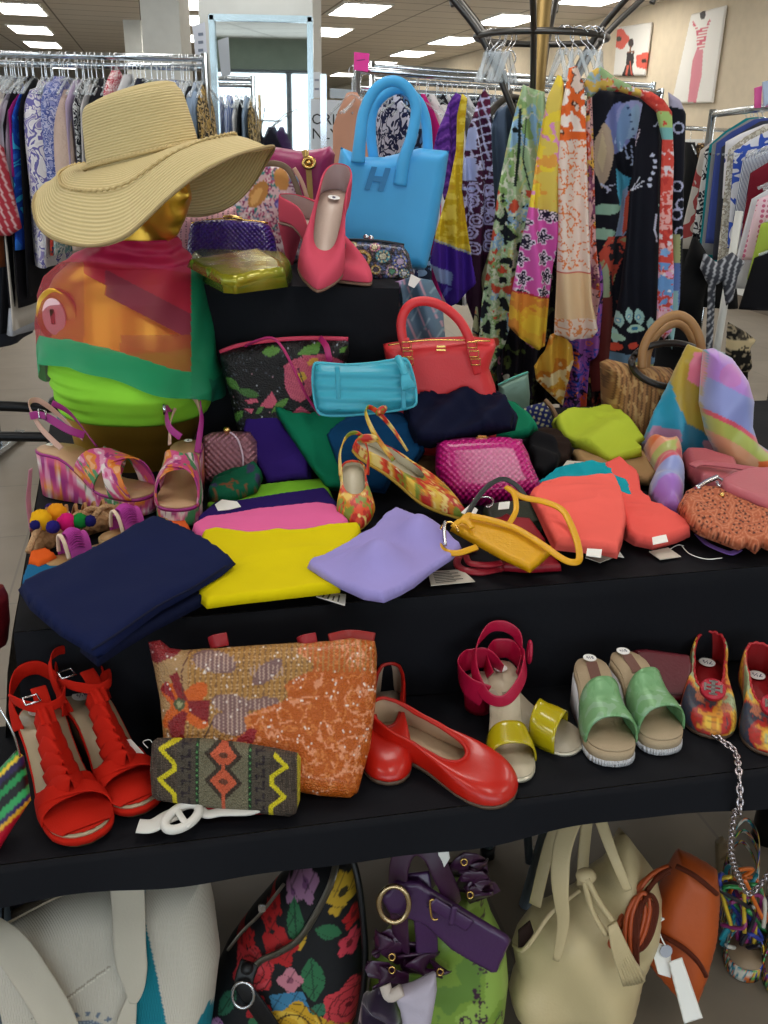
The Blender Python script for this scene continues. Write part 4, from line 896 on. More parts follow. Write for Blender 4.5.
def p5(x, y):
    p = camo(x, y, 'D8C05A', [('D88CC0', .53, .66), ('E0A048', .66, 1), ('E6CC40', .2, .38)], 13, 41, ay=.8)
    top = 205+(x-520)*.2; k = (y > top) & (y < 292+(x-520)*.22); p.put(k, 'D85CB0'); d, a, h = cells(x, y, 19, 6, .5); R = 8.4*(1-.4*(.5-.5*np.cos(5*a))); p.put(k & (d < R), '221A34'); p.put(k & (np.abs(d-R*.55) < .8) & (np.cos(10*a) > -.2), 'E8DCEA'); p.put(k & (np.abs(d-R) < .7), 'E8DCEA')
    k2 = y >= 292+(x-520)*.22; n = fbm(x/13, y/13, 44); p.put(k2, 'E2B03A'); p.put(k2 & (n > .56), 'D88A3A'); p.put(k2 & (n < .40), 'E6C23E'); p.put(np.abs(y-(292+(x-520)*.22)) < .9, 'B83040'); return p
sc('pink_yellow_scarf', 'yellow and pink scarf with black floral band and golden square corner', [(558, 74), (562, 84), (562, 130), (560, 180), (556, 240), (549, 300), (545, 346), (537, 350), (520, 338), (508, 326), (510, 300), (520, 250), (532, 190), (540, 140), (548, 96)], 2.42, VC, p5, 10, wf=16)
def p6(x, y):
    p = Paint(x, y, 'E6D2C6'); n = fbm(x/6, y/6, 51); k = np.abs(n-.5) < .045; p.put((y > 118) & k, 'DE7A3C'); n2 = fbm(x/12, y/12, 55); p.put((y < 140) & (n2 > .38), 'E0662C'); p.put((y < 140) & (np.abs(n2-.38) < .02), '4A2A20')
    p.put((y < 132) & (n2 > .6), 'F0E4DC'); p.put((y > 272) & (y < 318), 'E2C29A'); p.put(np.abs(y-272-(x-580)*.05) < .9, 'C84038'); p.put((y > 318) & k, 'DC8A50'); return p
sc('orange_white_scarf', 'white scarf with orange swirl print hanging right of the pink yellow scarf', [(569, 68), (577, 66), (584, 84), (586, 130), (588, 190), (590, 250), (592, 300), (598, 330), (592, 338), (570, 340), (554, 334), (556, 290), (558, 230), (557, 160), (560, 110), (566, 84)], 2.40, VC, p6, -8, wf=14)
def p7(x, y):
    p = camo(x, y, 'D8A8A8', [('C8502E', .56, .68), ('E0B050', .68, 1), ('8A4A6A', .2, .36)], 9, 61, ay=.6); p.put(np.abs(fbm(x/7, y/10, 63)-.5) < .02, '3A2028'); return p
sc('red_gold_scarf', 'narrow pink and rust printed scarf between the orange white scarf and the navy dress scarf', [(588, 90), (592, 96), (594, 160), (596, 240), (600, 290), (596, 330), (588, 300), (586, 220), (584, 140)], 2.46, VC, p7)
def p8(x, y):
    p = Paint(x, y, '11131F'); p.ell(616, 128, 15, 26, 12, '7C84BC').ell(634, 120, 17, 20, -30, '949AC8').ell(630, 122, 6, 18, 15, '8AA8C8').ell(622, 128, 5, 24, 8, '7898C0')
    for a in range(5): p.disc(626+a*1.2, 108+a*7, 1.1, '20305A')
    for x0, y0, x1, y1 in ((615, 138, 614, 142), (620, 142, 621, 150), (624, 145, 627, 158), (629, 146, 631, 164), (632, 140, 636, 152)): p.line([(x0, y0), (x1, y1)], 1, 'A8B8DC').disc(x1, y1, 1.6, 'B8C8E4')
    p.poly([(601, 122), (608, 130), (612, 150), (606, 178), (602, 188), (594, 170), (594, 142)], 'B4A08C').poly([(600, 130), (604, 150), (602, 175), (597, 160)], 'C8B898'); p.line([(601, 184), (608, 190)], 2, 'B8C0DC').line([(606, 186), (612, 184)], 1, 'B8C0DC').line([(606, 188), (606, 193)], 1, 'B8C0DC')
    p.poly([(613, 168), (622, 174), (630, 178), (626, 196), (618, 206), (614, 190)], '4FA6C8'); p.leaf(588, 211, 622, 207, 11, '8FB4A0').leaf(588, 235, 614, 232, 11, '8FB4A0').poly([(622, 190), (628, 186), (626, 230), (622, 240), (612, 250), (612, 240), (618, 215)], '8EA4C8'); p.poly([(625, 200), (629, 190), (628, 225), (622, 236)], 'C85440')
    n = fbm(x/8, y/8, 70); k = (x+(y-240)*.35 < 628) & (y > 236) & (x > 598) & (x+(y-240)*.45 > 604); p.put(k, 'BE4C3C'); p.put(k & (n > .6), '20222A'); p.put(k & (n < .36), '9C9A70')
    p.leaf(604, 262, 592, 330, 18, '9CA888'); p.put((y > 300) & (x < 620) & (n > .55), '7A3A2E'); p.put((y > 296) & (x < 612), '6A2A28'); return p
sc('navy_dress_scarf', 'navy scarf with a large periwinkle butterfly flower, right of the orange scarf', [(587, 96), (598, 90), (620, 92), (640, 94), (646, 100), (640, 150), (632, 210), (626, 260), (616, 330), (606, 388), (592, 392), (586, 340), (590, 280), (588, 200), (586, 140)], 2.52, VC, p8, 4, wf=14, wr=.014)
def p9(x, y):
    p = Paint(x, y, '10121D'); p.line([(640, 130), (634, 148), (631, 165)], .9, 'C8B8C8').line([(630, 190), (642, 186)], 1, 'C8CCDC').line([(631, 190), (643, 181)], 1, 'C8CCDC').line([(630, 190), (640, 177)], 1, 'C8CCDC').line([(652, 126), (662, 116)], 1, 'B8C0DC').line([(652, 126), (664, 124)], 1, 'B8C0DC')
    for a in range(6): p.disc(650+2.5*math.sin(a), 155+a*6, 1.8, 'C0C8E0')
    p.line([(654, 214), (652, 228), (655, 240)], 2, 'C8CEE4').leaf(656, 205, 668, 202, 6, '98C0B8')
    for q, (cx, cy) in enumerate(((616, 316), (626, 312), (637, 314), (648, 322), (656, 330), (612, 332))): p.leaf(cx, cy-6, cx+3, cy+10, 9, 'A8CCC8').disc(cx+1, cy+3, 2.4, '5FA0C0').disc(cx+1, cy+3, 1.2, 'E0E4D0')
    p.ell(634, 328, 9, 4, 0, 'B4D4C4').ell(634, 328, 3.5, 2, 0, '3A7AA0').ell(616, 336, 7, 3.5, 10, 'A8CCB8').ell(614, 346, 7, 4, -10, 'D0503C').ell(632, 345, 6, 3.5, 5, 'CC4A38').put(y > 353+(x-630)*.1, '5C7890').put((y > 362), '9A9A6A').put(y > 372, '7C8A98'); return p
sc('navy_long_scarf', 'plain navy scarf with white sprigs and a pale petal border low down', [(644, 98), (656, 106), (660, 140), (659, 200), (660, 260), (658, 320), (654, 360), (640, 392), (612, 396), (608, 370), (612, 330), (620, 290), (626, 240), (630, 190), (636, 140)], 2.44, VC, p9, 0, wf=14, wr=.012)
def p10(x, y):
    p = camo(x, y, 'CC4A40', [('E0A8A4', .58, .72), ('B83A34', .2, .38), ('D8D0D8', .72, 1)], 9, 81); p.put((x < 600+0*y) & (y < 96), '90A8B8'); n = fbm(x/7, y/7, 83); k = (y < 112) & (x < 640); p.put(k & (n > .5), 'C8A850'); p.put(k & (n < .38), '8CA878')
    p.put((y > 112) & (y < 135) & (n > .45) & (x > 655), 'A8C87A'); p.put((y > 128) & (y < 140), '7CB8B8'); p.put((y > 262) & (n > .5), '6A98D0'); p.put((y > 262) & (n < .36), 'E0A0C8')
    p.flower(653, 276, 7, 5, 'E0A8CC', 'F4F0F4').flower(664, 252, 5, 5, '7CA8D8').flower(668, 290, 6, 5, '6C9CD4', 'E8E8F0').put((y > 310) & (n > .4), 'E0B0C0'); return p
sc('red_border_scarf', 'red scarf folded over the navy ones, its coloured border running down the edge', [(590, 72), (600, 66), (616, 78), (636, 88), (652, 92), (664, 100), (672, 112), (674, 160), (672, 220), (674, 270), (672, 330), (664, 340), (656, 330), (658, 280), (660, 200), (662, 140), (656, 112), (640, 98), (620, 92), (600, 90), (588, 100), (584, 84)], 2.40, VC, p10, -6, wf=20, wr=.006, thick=.03)
def p11(x, y):
    p = Paint(x, y, '10121E'); p.put(y < 108-(676-x)*.2, 'A8A4BC'); 
    for cx, cy in ((678, 128), (677, 186), (681, 204), (676, 214), (680, 232)): p.put(np.abs(np.hypot(x-cx, y-cy)-5) < .9, 'B4B8D8'); 
    p.put((y > 234) & (x < 680), 'A4A878'); p.put((y > 262) & (x < 680), '5C74B0'); p.put((y > 290) & (x < 678), '8CB4B8'); return p
sc('navy_edge_scarf', 'navy scarf with lilac curls, outermost right on the ring stand', [(668, 92), (680, 100), (686, 114), (684, 180), (683, 240), (680, 300), (672, 350), (666, 330), (672, 260), (672, 180), (670, 120)], 2.56, VC, p11, -12, wf=9, wr=.006)
def p12(x, y):
    p = camo(x, y, '9A58A8', [('3048B0', .58, .68), ('E07A38', .68, .8), ('20183A', .2, .38)], 7, 91); p.put((y > 350) & (np.abs(fbm(x/6, y/7, 93)-.5) < .03), '20308C'); p.put((y > 350) & (fbm(x/9, y/9, 95) > .6), 'D85A3A'); return p
sc('violet_print_scarf', 'violet, orange and blue print scarf hanging lowest below the orange white one', [(600, 262), (608, 300), (604, 330), (600, 352), (590, 360), (586, 408), (560, 410), (556, 380), (560, 345), (580, 335), (592, 300)], 2.50, VC, p12)
sc('golden_corner_scarf', 'gold and white scarf corner hanging below the pink yellow scarf', [(560, 330), (572, 345), (574, 360), (566, 385), (563, 406), (552, 396), (536, 380), (534, 366), (545, 350), (550, 335)], 2.42, VC, lambda x, y: camo(x, y, 'D8A83E', [('C8822E', .55, 1), ('E8D8A8', .2, .4)], 14, 97))
def p13(x, y): return camo(x, y, '1E1A24', [('D888A8', .56, .72), ('D8D4C8', .72, 1), ('5C6C3C', .2, .36)], 13, 101)
sc('pink_black_scarf', 'pink and black floral scarf hanging low behind the red handbag', [(504, 330), (530, 330), (540, 350), (536, 372), (520, 400), (500, 400), (496, 370)], 2.55, VC, p13)
sc('dark_filler_scarf', 'dark brown red print scarf behind the straw tote', [(590, 300), (640, 300), (640, 400), (610, 420), (560, 420), (570, 380)], 2.64, VC, lambda x, y: camo(x, y, '2A1A1E', [('8A3A2E', .58, .7), ('46584A', .2, .36), ('C89A5A', .7, 1)], 9, 105))
sc('shadow_scarf', 'black and olive print scarf innermost below the pole', [(480, 250), (560, 240), (600, 300), (590, 400), (500, 410), (478, 380)], 2.74, VC, lambda x, y: camo(x, y, '15151C', [('4A5236', .6, .72), ('8A8A80', .72, 1), ('2A2030', .2, .36)], 10, 109))
for i, (x, y) in enumerate(((486, 60), (490, 58), (495, 60), (500, 62), (505, 60), (560, 52), (566, 50), (572, 50), (578, 54), (588, 52), (594, 54), (600, 56), (498, 66), (508, 66))):
    p = PY(x, y, 2.5 if x > 550 else 2.6); hanger(p.x, p.y, zr_, rnd.uniform(0, 3), 'clear', 'clear hanger with wire hook on the ring of the scarf stand', 'hangers on the scarf stand', .05, .07)
# ================================================================ SHOES
def shape(kind):
    P = {'round': [(0, .0), (.012, .05), (.04, .078), (.1, .108), (.2, .12), (.35, .112), (.5, .118), (.62, .145), (.72, .165), (.82, .165), (.9, .145), (.96, .105), (.99, .055), (1, 0)],
         'point': [(0, .0), (.012, .045), (.04, .07), (.1, .098), (.2, .108), (.35, .10), (.5, .115), (.62, .145), (.70, .155), (.78, .138), (.86, .105), (.93, .065), (.98, .03), (1, 0)],
         'wide': [(0, .0), (.012, .07), (.04, .10), (.1, .13), (.2, .14), (.35, .135), (.5, .145), (.62, .17), (.72, .185), (.82, .185), (.9, .17), (.96, .125), (.99, .07), (1, 0)]}[kind]
    return lambda t: float(np.interp(t, [p[0] for p in P], [p[1] for p in P]))
TS = [0, .004, .015, .035, .06, .1, .15, .2, .27, .34, .41, .48, .55, .61, .66, .71, .76, .81, .855, .89, .92, .95, .97, .985, .996, 1]
class Shoe:
    """a shoe in its own frame: heel at the origin, toe along +y, ground at z=0"""
    def __init__(s, name, label, hp, tp, kind='round', hh=.0, ht=.008, side=1, roll=0, W=1., cat_='shoe', group=None):
        hp, tp = Vector(hp), Vector(tp); s.L = (tp-hp).length; y = (tp-hp).normalized(); x = y.cross(Vector((0, 0, 1))).normalized(); z = x.cross(y)
        mm = Matrix(((x.x, y.x, z.x, hp.x), (x.y, y.y, z.y, hp.y), (x.z, y.z, z.z, hp.z), (0, 0, 0, 1))) @ Matrix.Rotation(math.radians(roll), 4, 'Y')
        s.m = mm; s.t = thing(name, hp, label, cat_, group, rot=mm); s.w = shape(kind); s.hh = hh; s.ht = ht; s.side = side; s.W = W
    def h(s, t):
        e = min(1, max(0, (t-.22)/.44)); e = e*e*(3-2*e); return s.hh*(1-e)+s.ht*e
    def cx(s, t): return s.side*.018*math.sin(PI*min(1, t*1.0))*s.L
    def edge(s, k, inset=0.):   # k = -1 left, +1 right
        out = []
        for t in TS:
            tt = inset+t*(1-2*inset); out.append(Vector((s.cx(tt)+k*max(0, s.w(t)*(1-inset*3))*s.L*s.W, tt*s.L, s.h(tt))))
        return out
    def outline(s, inset=0.): a = s.edge(-1, inset); b = s.edge(1, inset)[::-1]; return a+b[1:-1]
    def slab(s, name, m, thick=.006, top=0., inset=0., wedge=False, taper=1., plat=0., n=1):
        o = s.outline(inset); k = len(o); vs = [p+Vector((0, 0, top)) for p in o]; half = len(TS)
        bot = []
        for p in o:
            zb = (0 if wedge else p.z+top-thick); zb = max(0, zb) if not wedge else 0
            bot.append(Vector((p.x*taper, p.y*(1 if not wedge else 1)+(s.L*.01 if wedge else 0), zb)))
        vs += bot; fs = [(i, (i+1) % k, k+(i+1) % k, k+i) for i in range(k)]
        L_, R_ = list(range(half)), [0]+[k-i for i in range(1, half-1)]+[half-1]
        for i in range(half-1):
            for off, rev in ((0, 1), (k, 0)):
                f = [L_[i]+off, L_[i+1]+off, R_[i+1]+off, R_[i]+off]; f = [q for j, q in enumerate(f) if q not in f[:j]]
                if len(f) > 2: fs.append(tuple(f[::-1] if rev else f))
        return M(name, vs, fs, m, s.t, True, fixn=True)
    def upper(s, name, m, throat=.58, hheel=.055, hside=.038, hvamp=.03, hw=.82, lining=None, toe=.02):
        """closed upper of a pump or flat: from the sole edge up and in to the throat line"""
        O = s.outline(); k = len(O); T = []; half = len(TS)
        for i, p in enumerate(O):
            t = TS[i] if i < half else TS[k-i]; sg = -1 if i < half else 1
            tt = .012+t*(throat-.012) if t < .999 else throat
            u = t
            wth = s.w(min(.999, tt))*hw if u < .8 else 0
            # narrow the opening round its front end
            e = (tt-.012)/(throat-.012); wv = s.w(tt)*hw*math.sqrt(max(0, 1-max(0, (e-.55)/.45)**2.2)) if e > .55 else s.w(max(tt, .004))*hw
            if tt < .03: wv = s.w(.03)*hw*(max(0, (tt-.012)/.018))**.5
            q = min(1, t/.35); hz = hheel*(1-q)+hside*q; q2 = max(0, (t-.5)/.5); hz = hz*(1-q2)+hvamp*q2
            T.append(Vector((s.cx(tt)+sg*wv*s.L*s.W, tt*s.L, s.h(tt)+hz)))
        R = 9; vs = []; fs = []
        for j in range(R+1):
            v = j/R
            for a, b in zip(O, T):
                c = Vector((a.x+(b.x-a.x)*.02, a.y+(b.y-a.y)*.02, max(b.z, a.z+toe)*1.0+.002)) if b.z > a.z else Vector((a.x, a.y, a.z+toe))
                fr = (a.y/s.L); c.z = a.z+toe+(b.z-a.z)*(.75 if fr < .5 else .45)
                vs.append(a*(1-v)**2+c*2*v*(1-v)+b*v*v)
        n = len(O)
        for j in range(R):
            for i in range(n): a_, b_ = j*n+i, j*n+(i+1) % n; fs.append((a_, b_, b_+n, a_+n))
        o = M(name, vs, fs, [m, lining or m], s.t, True, True); mod(o, ('sol', .0025, 0, 1), ('sub', 1)); s.T = T; return o
    def trim(s, name, m, r=.0022): return tube(name, s.T, r, m, s.t, 6, 0, True)
    def band(s, name, m, tL, tR, wL, wR, H=.045, th=.0025, zo=0., sol=True, e=.75, f=1.03, col=None):
        n, k = 28, 10; vs = []; fs = []
        for j in range(k+1):
            for i in range(n+1):
                u = i/n; tc = tL+(tR-tL)*u; ww = wL+(wR-wL)*u; t = tc+(j/k-.5)*ww; ph = PI*u; w = s.w(min(.985, max(.02, t)))*s.L*s.W*f
                vs.append(Vector((s.cx(t)-w*math.copysign(abs(math.cos(ph))**.8, math.cos(ph)), t*s.L, s.h(t)-.001+H*(math.sin(ph)**e)*(1-.12*(j/k))+zo)))
        for j in range(k):
            for i in range(n): a = j*(n+1)+i; fs.append((a, a+1, a+n+2, a+n+1))
        o = M(name, vs, fs, m, s.t, True, True); mod(o, ('sol', th, 0)); return o
    def patch(s, name, m, t0, t1, z, inset=.02, th=.0015):
        ts = [t0]+[t for t in TS if t0 < t < t1]+[t1]; P = [Vector((s.cx(t)+k*max(.001, s.w(min(.995, t))-inset)*s.L*s.W, t*s.L*(1 if t < .97 else .975), s.h(t)+z)) for k, tt in ((-1, ts), (1, ts[::-1])) for t in tt]
        n = len(ts); vs = P+[p+Vector((0, 0, th)) for p in P]; N_ = len(P); fs = [(i, (i+1) % N_, N_+(i+1) % N_, N_+i) for i in range(N_)]
        for i in range(n-1): a, b, c_, d = i, i+1, N_-2-i, N_-1-i; fs += [(d, c_, b, a), (a+N_, b+N_, c_+N_, d+N_)]
        return M(name, vs, fs, m, s.t, True, True)
    def heel(s, name, m, t0=.0, t1=.2, wb=.6, lb=.5, back=0.):
        rings = []
        for q in range(6):
            v = q/5; z = (s.hh-.004)*(1-v); ring = []
            for a in np.linspace(0, 2*PI, 20, endpoint=False):
                cy = (t0+t1)/2*s.L*(1-v)+((t0+back+(t1-t0)*lb/2)*s.L)*v; ry = (t1-t0)/2*s.L*((1-v)+v*lb); rx = s.w(.12)*s.L*s.W*.92*((1-v)**1.2+(1-(1-v)**1.2)*wb)
                ring.append((s.cx(.1)+rx*math.copysign(abs(math.cos(a))**.8, math.cos(a)), cy+ry*math.sin(a), z))
            rings.append(ring)
        return loft(name, rings, m, s.t)
    def loc(s, x, t, z): return Vector((s.cx(t)+x*s.L*s.W, t*s.L, s.h(t)+z))
    def strap(s, name, m, pts, w=.012, th=.0025, face=None):
        P = [s.loc(*p) for p in pts]; c = s.loc(0, .1, .0)
        PP = [Vector(p) for p in cat([tuple(p) for p in P], 8)]; K = len(PP); T = frames(PP); rings = []
        for i, (p, tt, _, _) in enumerate(T):
            f = Vector((p.x-c.x, p.y-c.y, 0)); f = f.normalized() if f.length > 1e-5 else Vector((0, -1, 0))
            if face == 'up': f = Vector((0, 0, 1))
            wd_ = tt.cross(f); wd_ = wd_.normalized() if wd_.length > 1e-6 else Vector((0, 0, 1)); nv = wd_.cross(tt)
            rings.append([p+wd_*(w/2*math.copysign(abs(math.cos(a))**.4, math.cos(a)))+nv*(th/2*math.copysign(abs(math.sin(a))**.7, math.sin(a))) for a in np.linspace(0, 2*PI, 12, endpoint=False)])
        return loft(name, rings, m, s.t)
    def sticker(s, txt, t=.1, x=0, r=.013, z=.004, sz=.013):
        c = s.loc(x, t, z); d = loft('size_sticker', [[c+Vector((r*math.cos(a), r*math.sin(a), q)) for a in np.linspace(0, 2*PI, 24, endpoint=False)] for q in (0, .0006)], mat('F4F4F2', .6), s.t, smooth=False)
        o = text('sticker_number', txt, None, 0, 0, sz, mat('1C2C5C', .7), d, local=Matrix.Translation(c+Vector((0, 0, .0008))), ext=.0002); return d
def painted(o, fn):
    """colour a mesh part by a pattern of its own surface coordinates"""
    co = np.zeros(len(o.data.vertices)*3, np.float32); o.data.vertices.foreach_get('co', co); setcol(o, fn(co.reshape(-1, 3))); return o
def refine(o, n=2):
    bm = bmesh.new(); bm.from_mesh(o.data); bmesh.ops.subdivide_edges(bm, edges=bm.edges[:], cuts=n, use_grid_fill=True); bm.to_mesh(o.data); bm.free(); o.data.polygons.foreach_set('use_smooth', [True]*len(o.data.polygons)); return o
BEIGE = mat('C8B49A', .6); INS = leather('BFAE98')
def fold(name, label, cat_, ol, z, tilt, thick, m, yaw=0, **k):
    b = max(ol, key=lambda p: p[1]); k.setdefault('wr', .007 if thick > .02 else .003); k.setdefault('wf', 13); k.setdefault('crease', .010 if thick > .02 else .004); k.setdefault('rim', min(.02, thick*.6)); k.setdefault('seed', len(ol)*7+int(b[0])%23); k.setdefault('res', .005)
    pl = flat(b[0], b[1], z, tilt, yaw); n = 1 if (thick <= .02 or k.get('hf') or k.get('layers') == 1) else (3 if thick > .04 else 2); k.pop('layers', 0)
    if n == 1: return tag(puff(name, ol, pl, thick, m, lay=True, **k), label, cat_)
    t = thing(name, tuple(pl.o), label, cat_); c = np.array(ol).mean(0); k['rim'] = .007; th = thick/n; sd = k['seed']
    for i in range(n):
        k['seed'] = sd+i*5; o2 = [(c[0]+(x-c[0])*(1-.025*i)+(1.2*((i+sd) % 3-1)), c[1]+(y-c[1])*(1-.03*i)+.6*((i*2+sd) % 3-1)-i*.4) for x, y in ol]
        kk = dict(k); kk['wr'] = k['wr']*(.35 if i < n-1 else .8); kk['crease'] = k['crease']*(.3 if i < n-1 else .8); puff('fold_layer', o2, pl.off(th*i*.92), th, m, t, lay=True, **kk)
    return t
# ================================================================ ON THE RISER
def bag(name, label, base, ol, m, yaw=0, lean=8, thick=.08, cat_='handbag', body='bag_body', **k):
    pl = stand(base[0], base[1], base[2], yaw, lean) if len(base) == 3 else standY(base[0], base[1], base[3], yaw, lean); t = thing(name, tuple(pl.o), label, cat_); o = puff(body, ol, pl, thick, m, t, **k); return t, pl, o
MAG = leather('8E2058')
t, pl, _ = bag('magenta_tote', 'magenta leather tote with a gold turn lock standing behind the straw hat brim', (285, 252, ZR), [(205, 145), (240, 145), (275, 147), (302, 151), (318, 149), (330, 146), (335, 154), (330, 205), (326, 250), (300, 253), (210, 253)], MAG, 0, 4, .09, wr=.004)
ribbon('strap', [pl.P(304, 150, .05), pl.P(308, 165, .052), pl.P(310, 190, .052), pl.P(311, 225, .05)], .014, .004, leather('A88848'), t, face=pl.n)
tube('lock_ring', [pl.P(309+5.5*math.cos(a), 163+5*math.sin(a), .062) for a in np.linspace(0, 2*PI, 16, endpoint=False)], .005, GOLD, t, 8, 0, True); sphere('lock_knob', pl.P(309, 163, .062), .007, GOLD, t, 8)
text('lock_mark', 'II', pl, 307, 153, .022, GOLD, t, h=.056)
def pais(x, y):
    p = camo(x, y, 'D8B8C0', [('B8547C', .57, .66), ('6E8AA8', .34, .42), ('3E8A86', .2, .33), ('E8DCE0', .66, 1)], 6, 131); n = fbm(x/5, y/5, 140); p.put(np.abs(n-.5) < .03, '7A2A5A')
    p.ell(260, 195, 8, 15, 30, 'B8844A').ell(283, 180, 7, 12, -15, 'C08A50').ell(258, 197, 4, 10, 30, 'D8A868').ell(290, 203, 14, 8, -10, '5A4A98').put((((x-290)/14)**2+((y-203)/8)**2 < 1) & (n > .55), '9A90D0'); return p
t, pl, _ = bag('paisley_bag', 'pink and ochre paisley print bag with brown strap before the magenta tote', (270, 262, ZR), [(222, 200), (238, 172), (262, 165), (288, 167), (298, 178), (304, 205), (308, 240), (306, 262), (225, 262)], VC, 0, 6, .06, col=pais, res=.0035)
BROWN = leather('6E5A48')
ribbon('strap', [pl.P(240, 172, .02), pl.P(262, 164, .035), pl.P(284, 166, .038), pl.P(295, 182, .038), pl.P(303, 210, .038), pl.P(306, 232, .036)], .013, .005, BROWN, t, face=pl.n)
ribbon('second_strap', [pl.P(294, 168, .045), pl.P(303, 185, .05), pl.P(311, 212, .05)], .009, .004, leather('B08A78'), t, face=pl.n)
def perf(x, y): p = Paint(x, y, 'CFA0A8'); return p.put((((x*1.0) % 5.2) < 1.3) & ((y % 2.6) < 1.3), '3A2A30')
t, pl, _ = bag('perforated_clutch', 'pale pink perforated clutch standing behind the purple woven clutch', (205, 268, ZR), [(168, 216), (236, 207), (241, 262), (240, 268), (169, 270)], VC, 0, 6, .035, 'clutch', col=perf, res=.0022)
def woven(c, s=260, rot=45, **k): return mat(c, k.pop('rough', .28), bump=('weave', (s, s, s), 1., 'UV', rot), coat=.5, pat=None, **k)
t, pl, _ = bag('purple_woven_clutch', 'purple glossy woven clutch on the riser beside the mannequin face', (232, 272, ZR), [(190, 226), (196, 221), (222, 219), (262, 222), (270, 226), (275, 238), (279, 262), (262, 268), (230, 271), (192, 272), (187, 250)], woven('34107A', 620, 0), 0, 14, .06, 'clutch', rim=.02)
ribbon('frame', [pl.P(192, 223, .0), pl.P(225, 219, .003), pl.P(268, 223, 0)], .008, .005, GOLD, t, face=(0, 0, 1)); tube('clasp', [pl.P(224, 217, .01), pl.P(233, 217, .015), pl.P(242, 219, .01)], .004, GOLD, t)
MET = mat(vc=True, rough=.24, metal=.35, coat=.6, bump=('noise', 35, .5))
def ygc(x, y):
    p = Paint(x, y, 'A8A024'); d = np.clip((x-250)/45, -1, 1)**2; p.put(d*.9, '55802A'); p.put(np.clip(1-abs(x-262)/16, 0, 1)*.6, 'C8BC4A'); return p
t = thing('metallic_clutch', tuple(PZ(240, 290, ZR)), 'yellow green metallic folded clutch lying on the riser in front of the purple clutch', 'clutch')
puff('bag_body', [(190, 268), (206, 262), (286, 268), (293, 277), (288, 287), (236, 294), (224, 293), (205, 283)], flat(236, 293, ZR+.004, 2), .035, MET, t, lay=True, rim=.012, col=ygc, wr=.002, wf=18)
puff('flap', [(187, 267), (212, 262), (260, 256), (270, 262), (283, 268), (286, 276), (256, 281), (238, 286), (222, 285), (206, 277)], flat(236, 286, ZR+.036, 3), .016, MET, t, lay=True, rim=.008, col=ygc, wr=.002, wf=14)
# pink suede pumps
SUEDE = cloth('CC4E64', rough=.95, bump=('noise', 500, .15)); 
def pump(label, hp, tp, hh, roll=0, side=1):
    s = Shoe('suede_pump', label, hp, tp, 'point', hh, .006, side, roll, .92, 'shoe', 'pink suede pumps')
    s.slab('sole', leather('8A6A58'), .005, -.001); s.slab('insole', leather('C9B2A4'), .002, .004, .012); s.upper('upper', SUEDE, .63, .055, .04, .028, .84, leather('B8A0A0'), .022); s.heel('stiletto_heel', SUEDE, .0, .16, .22, .3, .02); return s
hp = PZ(286, 264, ZR+.004); tp = PZ(369, 286, ZR+.004)
pump('pink suede pump with its toe to the right, heel leaning by the paisley bag', hp, tp, .095, 0, -1)
s_ = pump('pink suede pump propped upright facing the viewer, showing its pale insole', PY(334, 231, 1.985), PZ(317, 293, ZR+.006), .085, -8)
s_.sticker('8', .22, 0, .012, .009, .014)
def bead(x, y):
    p = Paint(x, y, '15161C'); n = fbm(x/3, y/3, 151); p.put(n > .62, '4A5A8C'); p.put(n < .34, '6A4A5A')
    for cx, cy, r, c, c2 in ((343, 256, 8, '8A2A5A', '3A9A8A'), (362, 259, 9, 'B8983A', '7A6A9A'), (383, 257, 7, '4A9AA8', 'C8C8B0'), (400, 262, 7, '5A6AB8', 'B8A8C8'), (392, 272, 6, 'A88AB8', '4A8A6A'), (352, 246, 5, 'B8A04A', '8A2A4A'), (375, 248, 5, 'B04A80', 'D8C8A0'), (404, 274, 5, '5A8AA0', 'C8C8D0'), (376, 270, 5, 'B8943A', '40304A')):
        d = np.hypot(x-cx, (y-cy)*1.1); p.put(d < r, c); p.put(d < r*.68, '1A1A20'); p.put(d < r*.5, c2); p.put((np.abs(d-r*.8) < .7) & (np.sin(8*np.arctan2(y-cy, x-cx)) > 0), 'D8CC9A')
    return p
t, pl, _ = bag('beaded_clutch', 'small black clutch covered with coloured bead flowers, in front of the blue tote', (375, 277, ZR), [(334, 243), (345, 241), (378, 242), (403, 245), (409, 254), (414, 274), (412, 283), (385, 283), (350, 279), (338, 274)], mat(vc=True, rough=.3, coat=.4, bump=('vor', 260, .9)), 0, 10, .045, 'clutch', col=bead, res=.0022)
ribbon('frame', [pl.P(334, 244, .0), pl.P(345, 240, .004), pl.P(378, 241, .004), pl.P(404, 245, 0)], .007, .006, mat('2A2C30', .3, .8), t, face=(0, 0, 1)); sphere('clasp_ball', pl.P(366, 237, .0), .006, SILVER, t, 6); sphere('clasp_ball', pl.P(371, 238, .006), .006, SILVER, t, 6)
paper_tag([(411, 274), (421, 279), (414, 288), (408, 285)], standY(414, 280, 1.79), 'small white tag hanging off the riser edge by the beaded clutch')
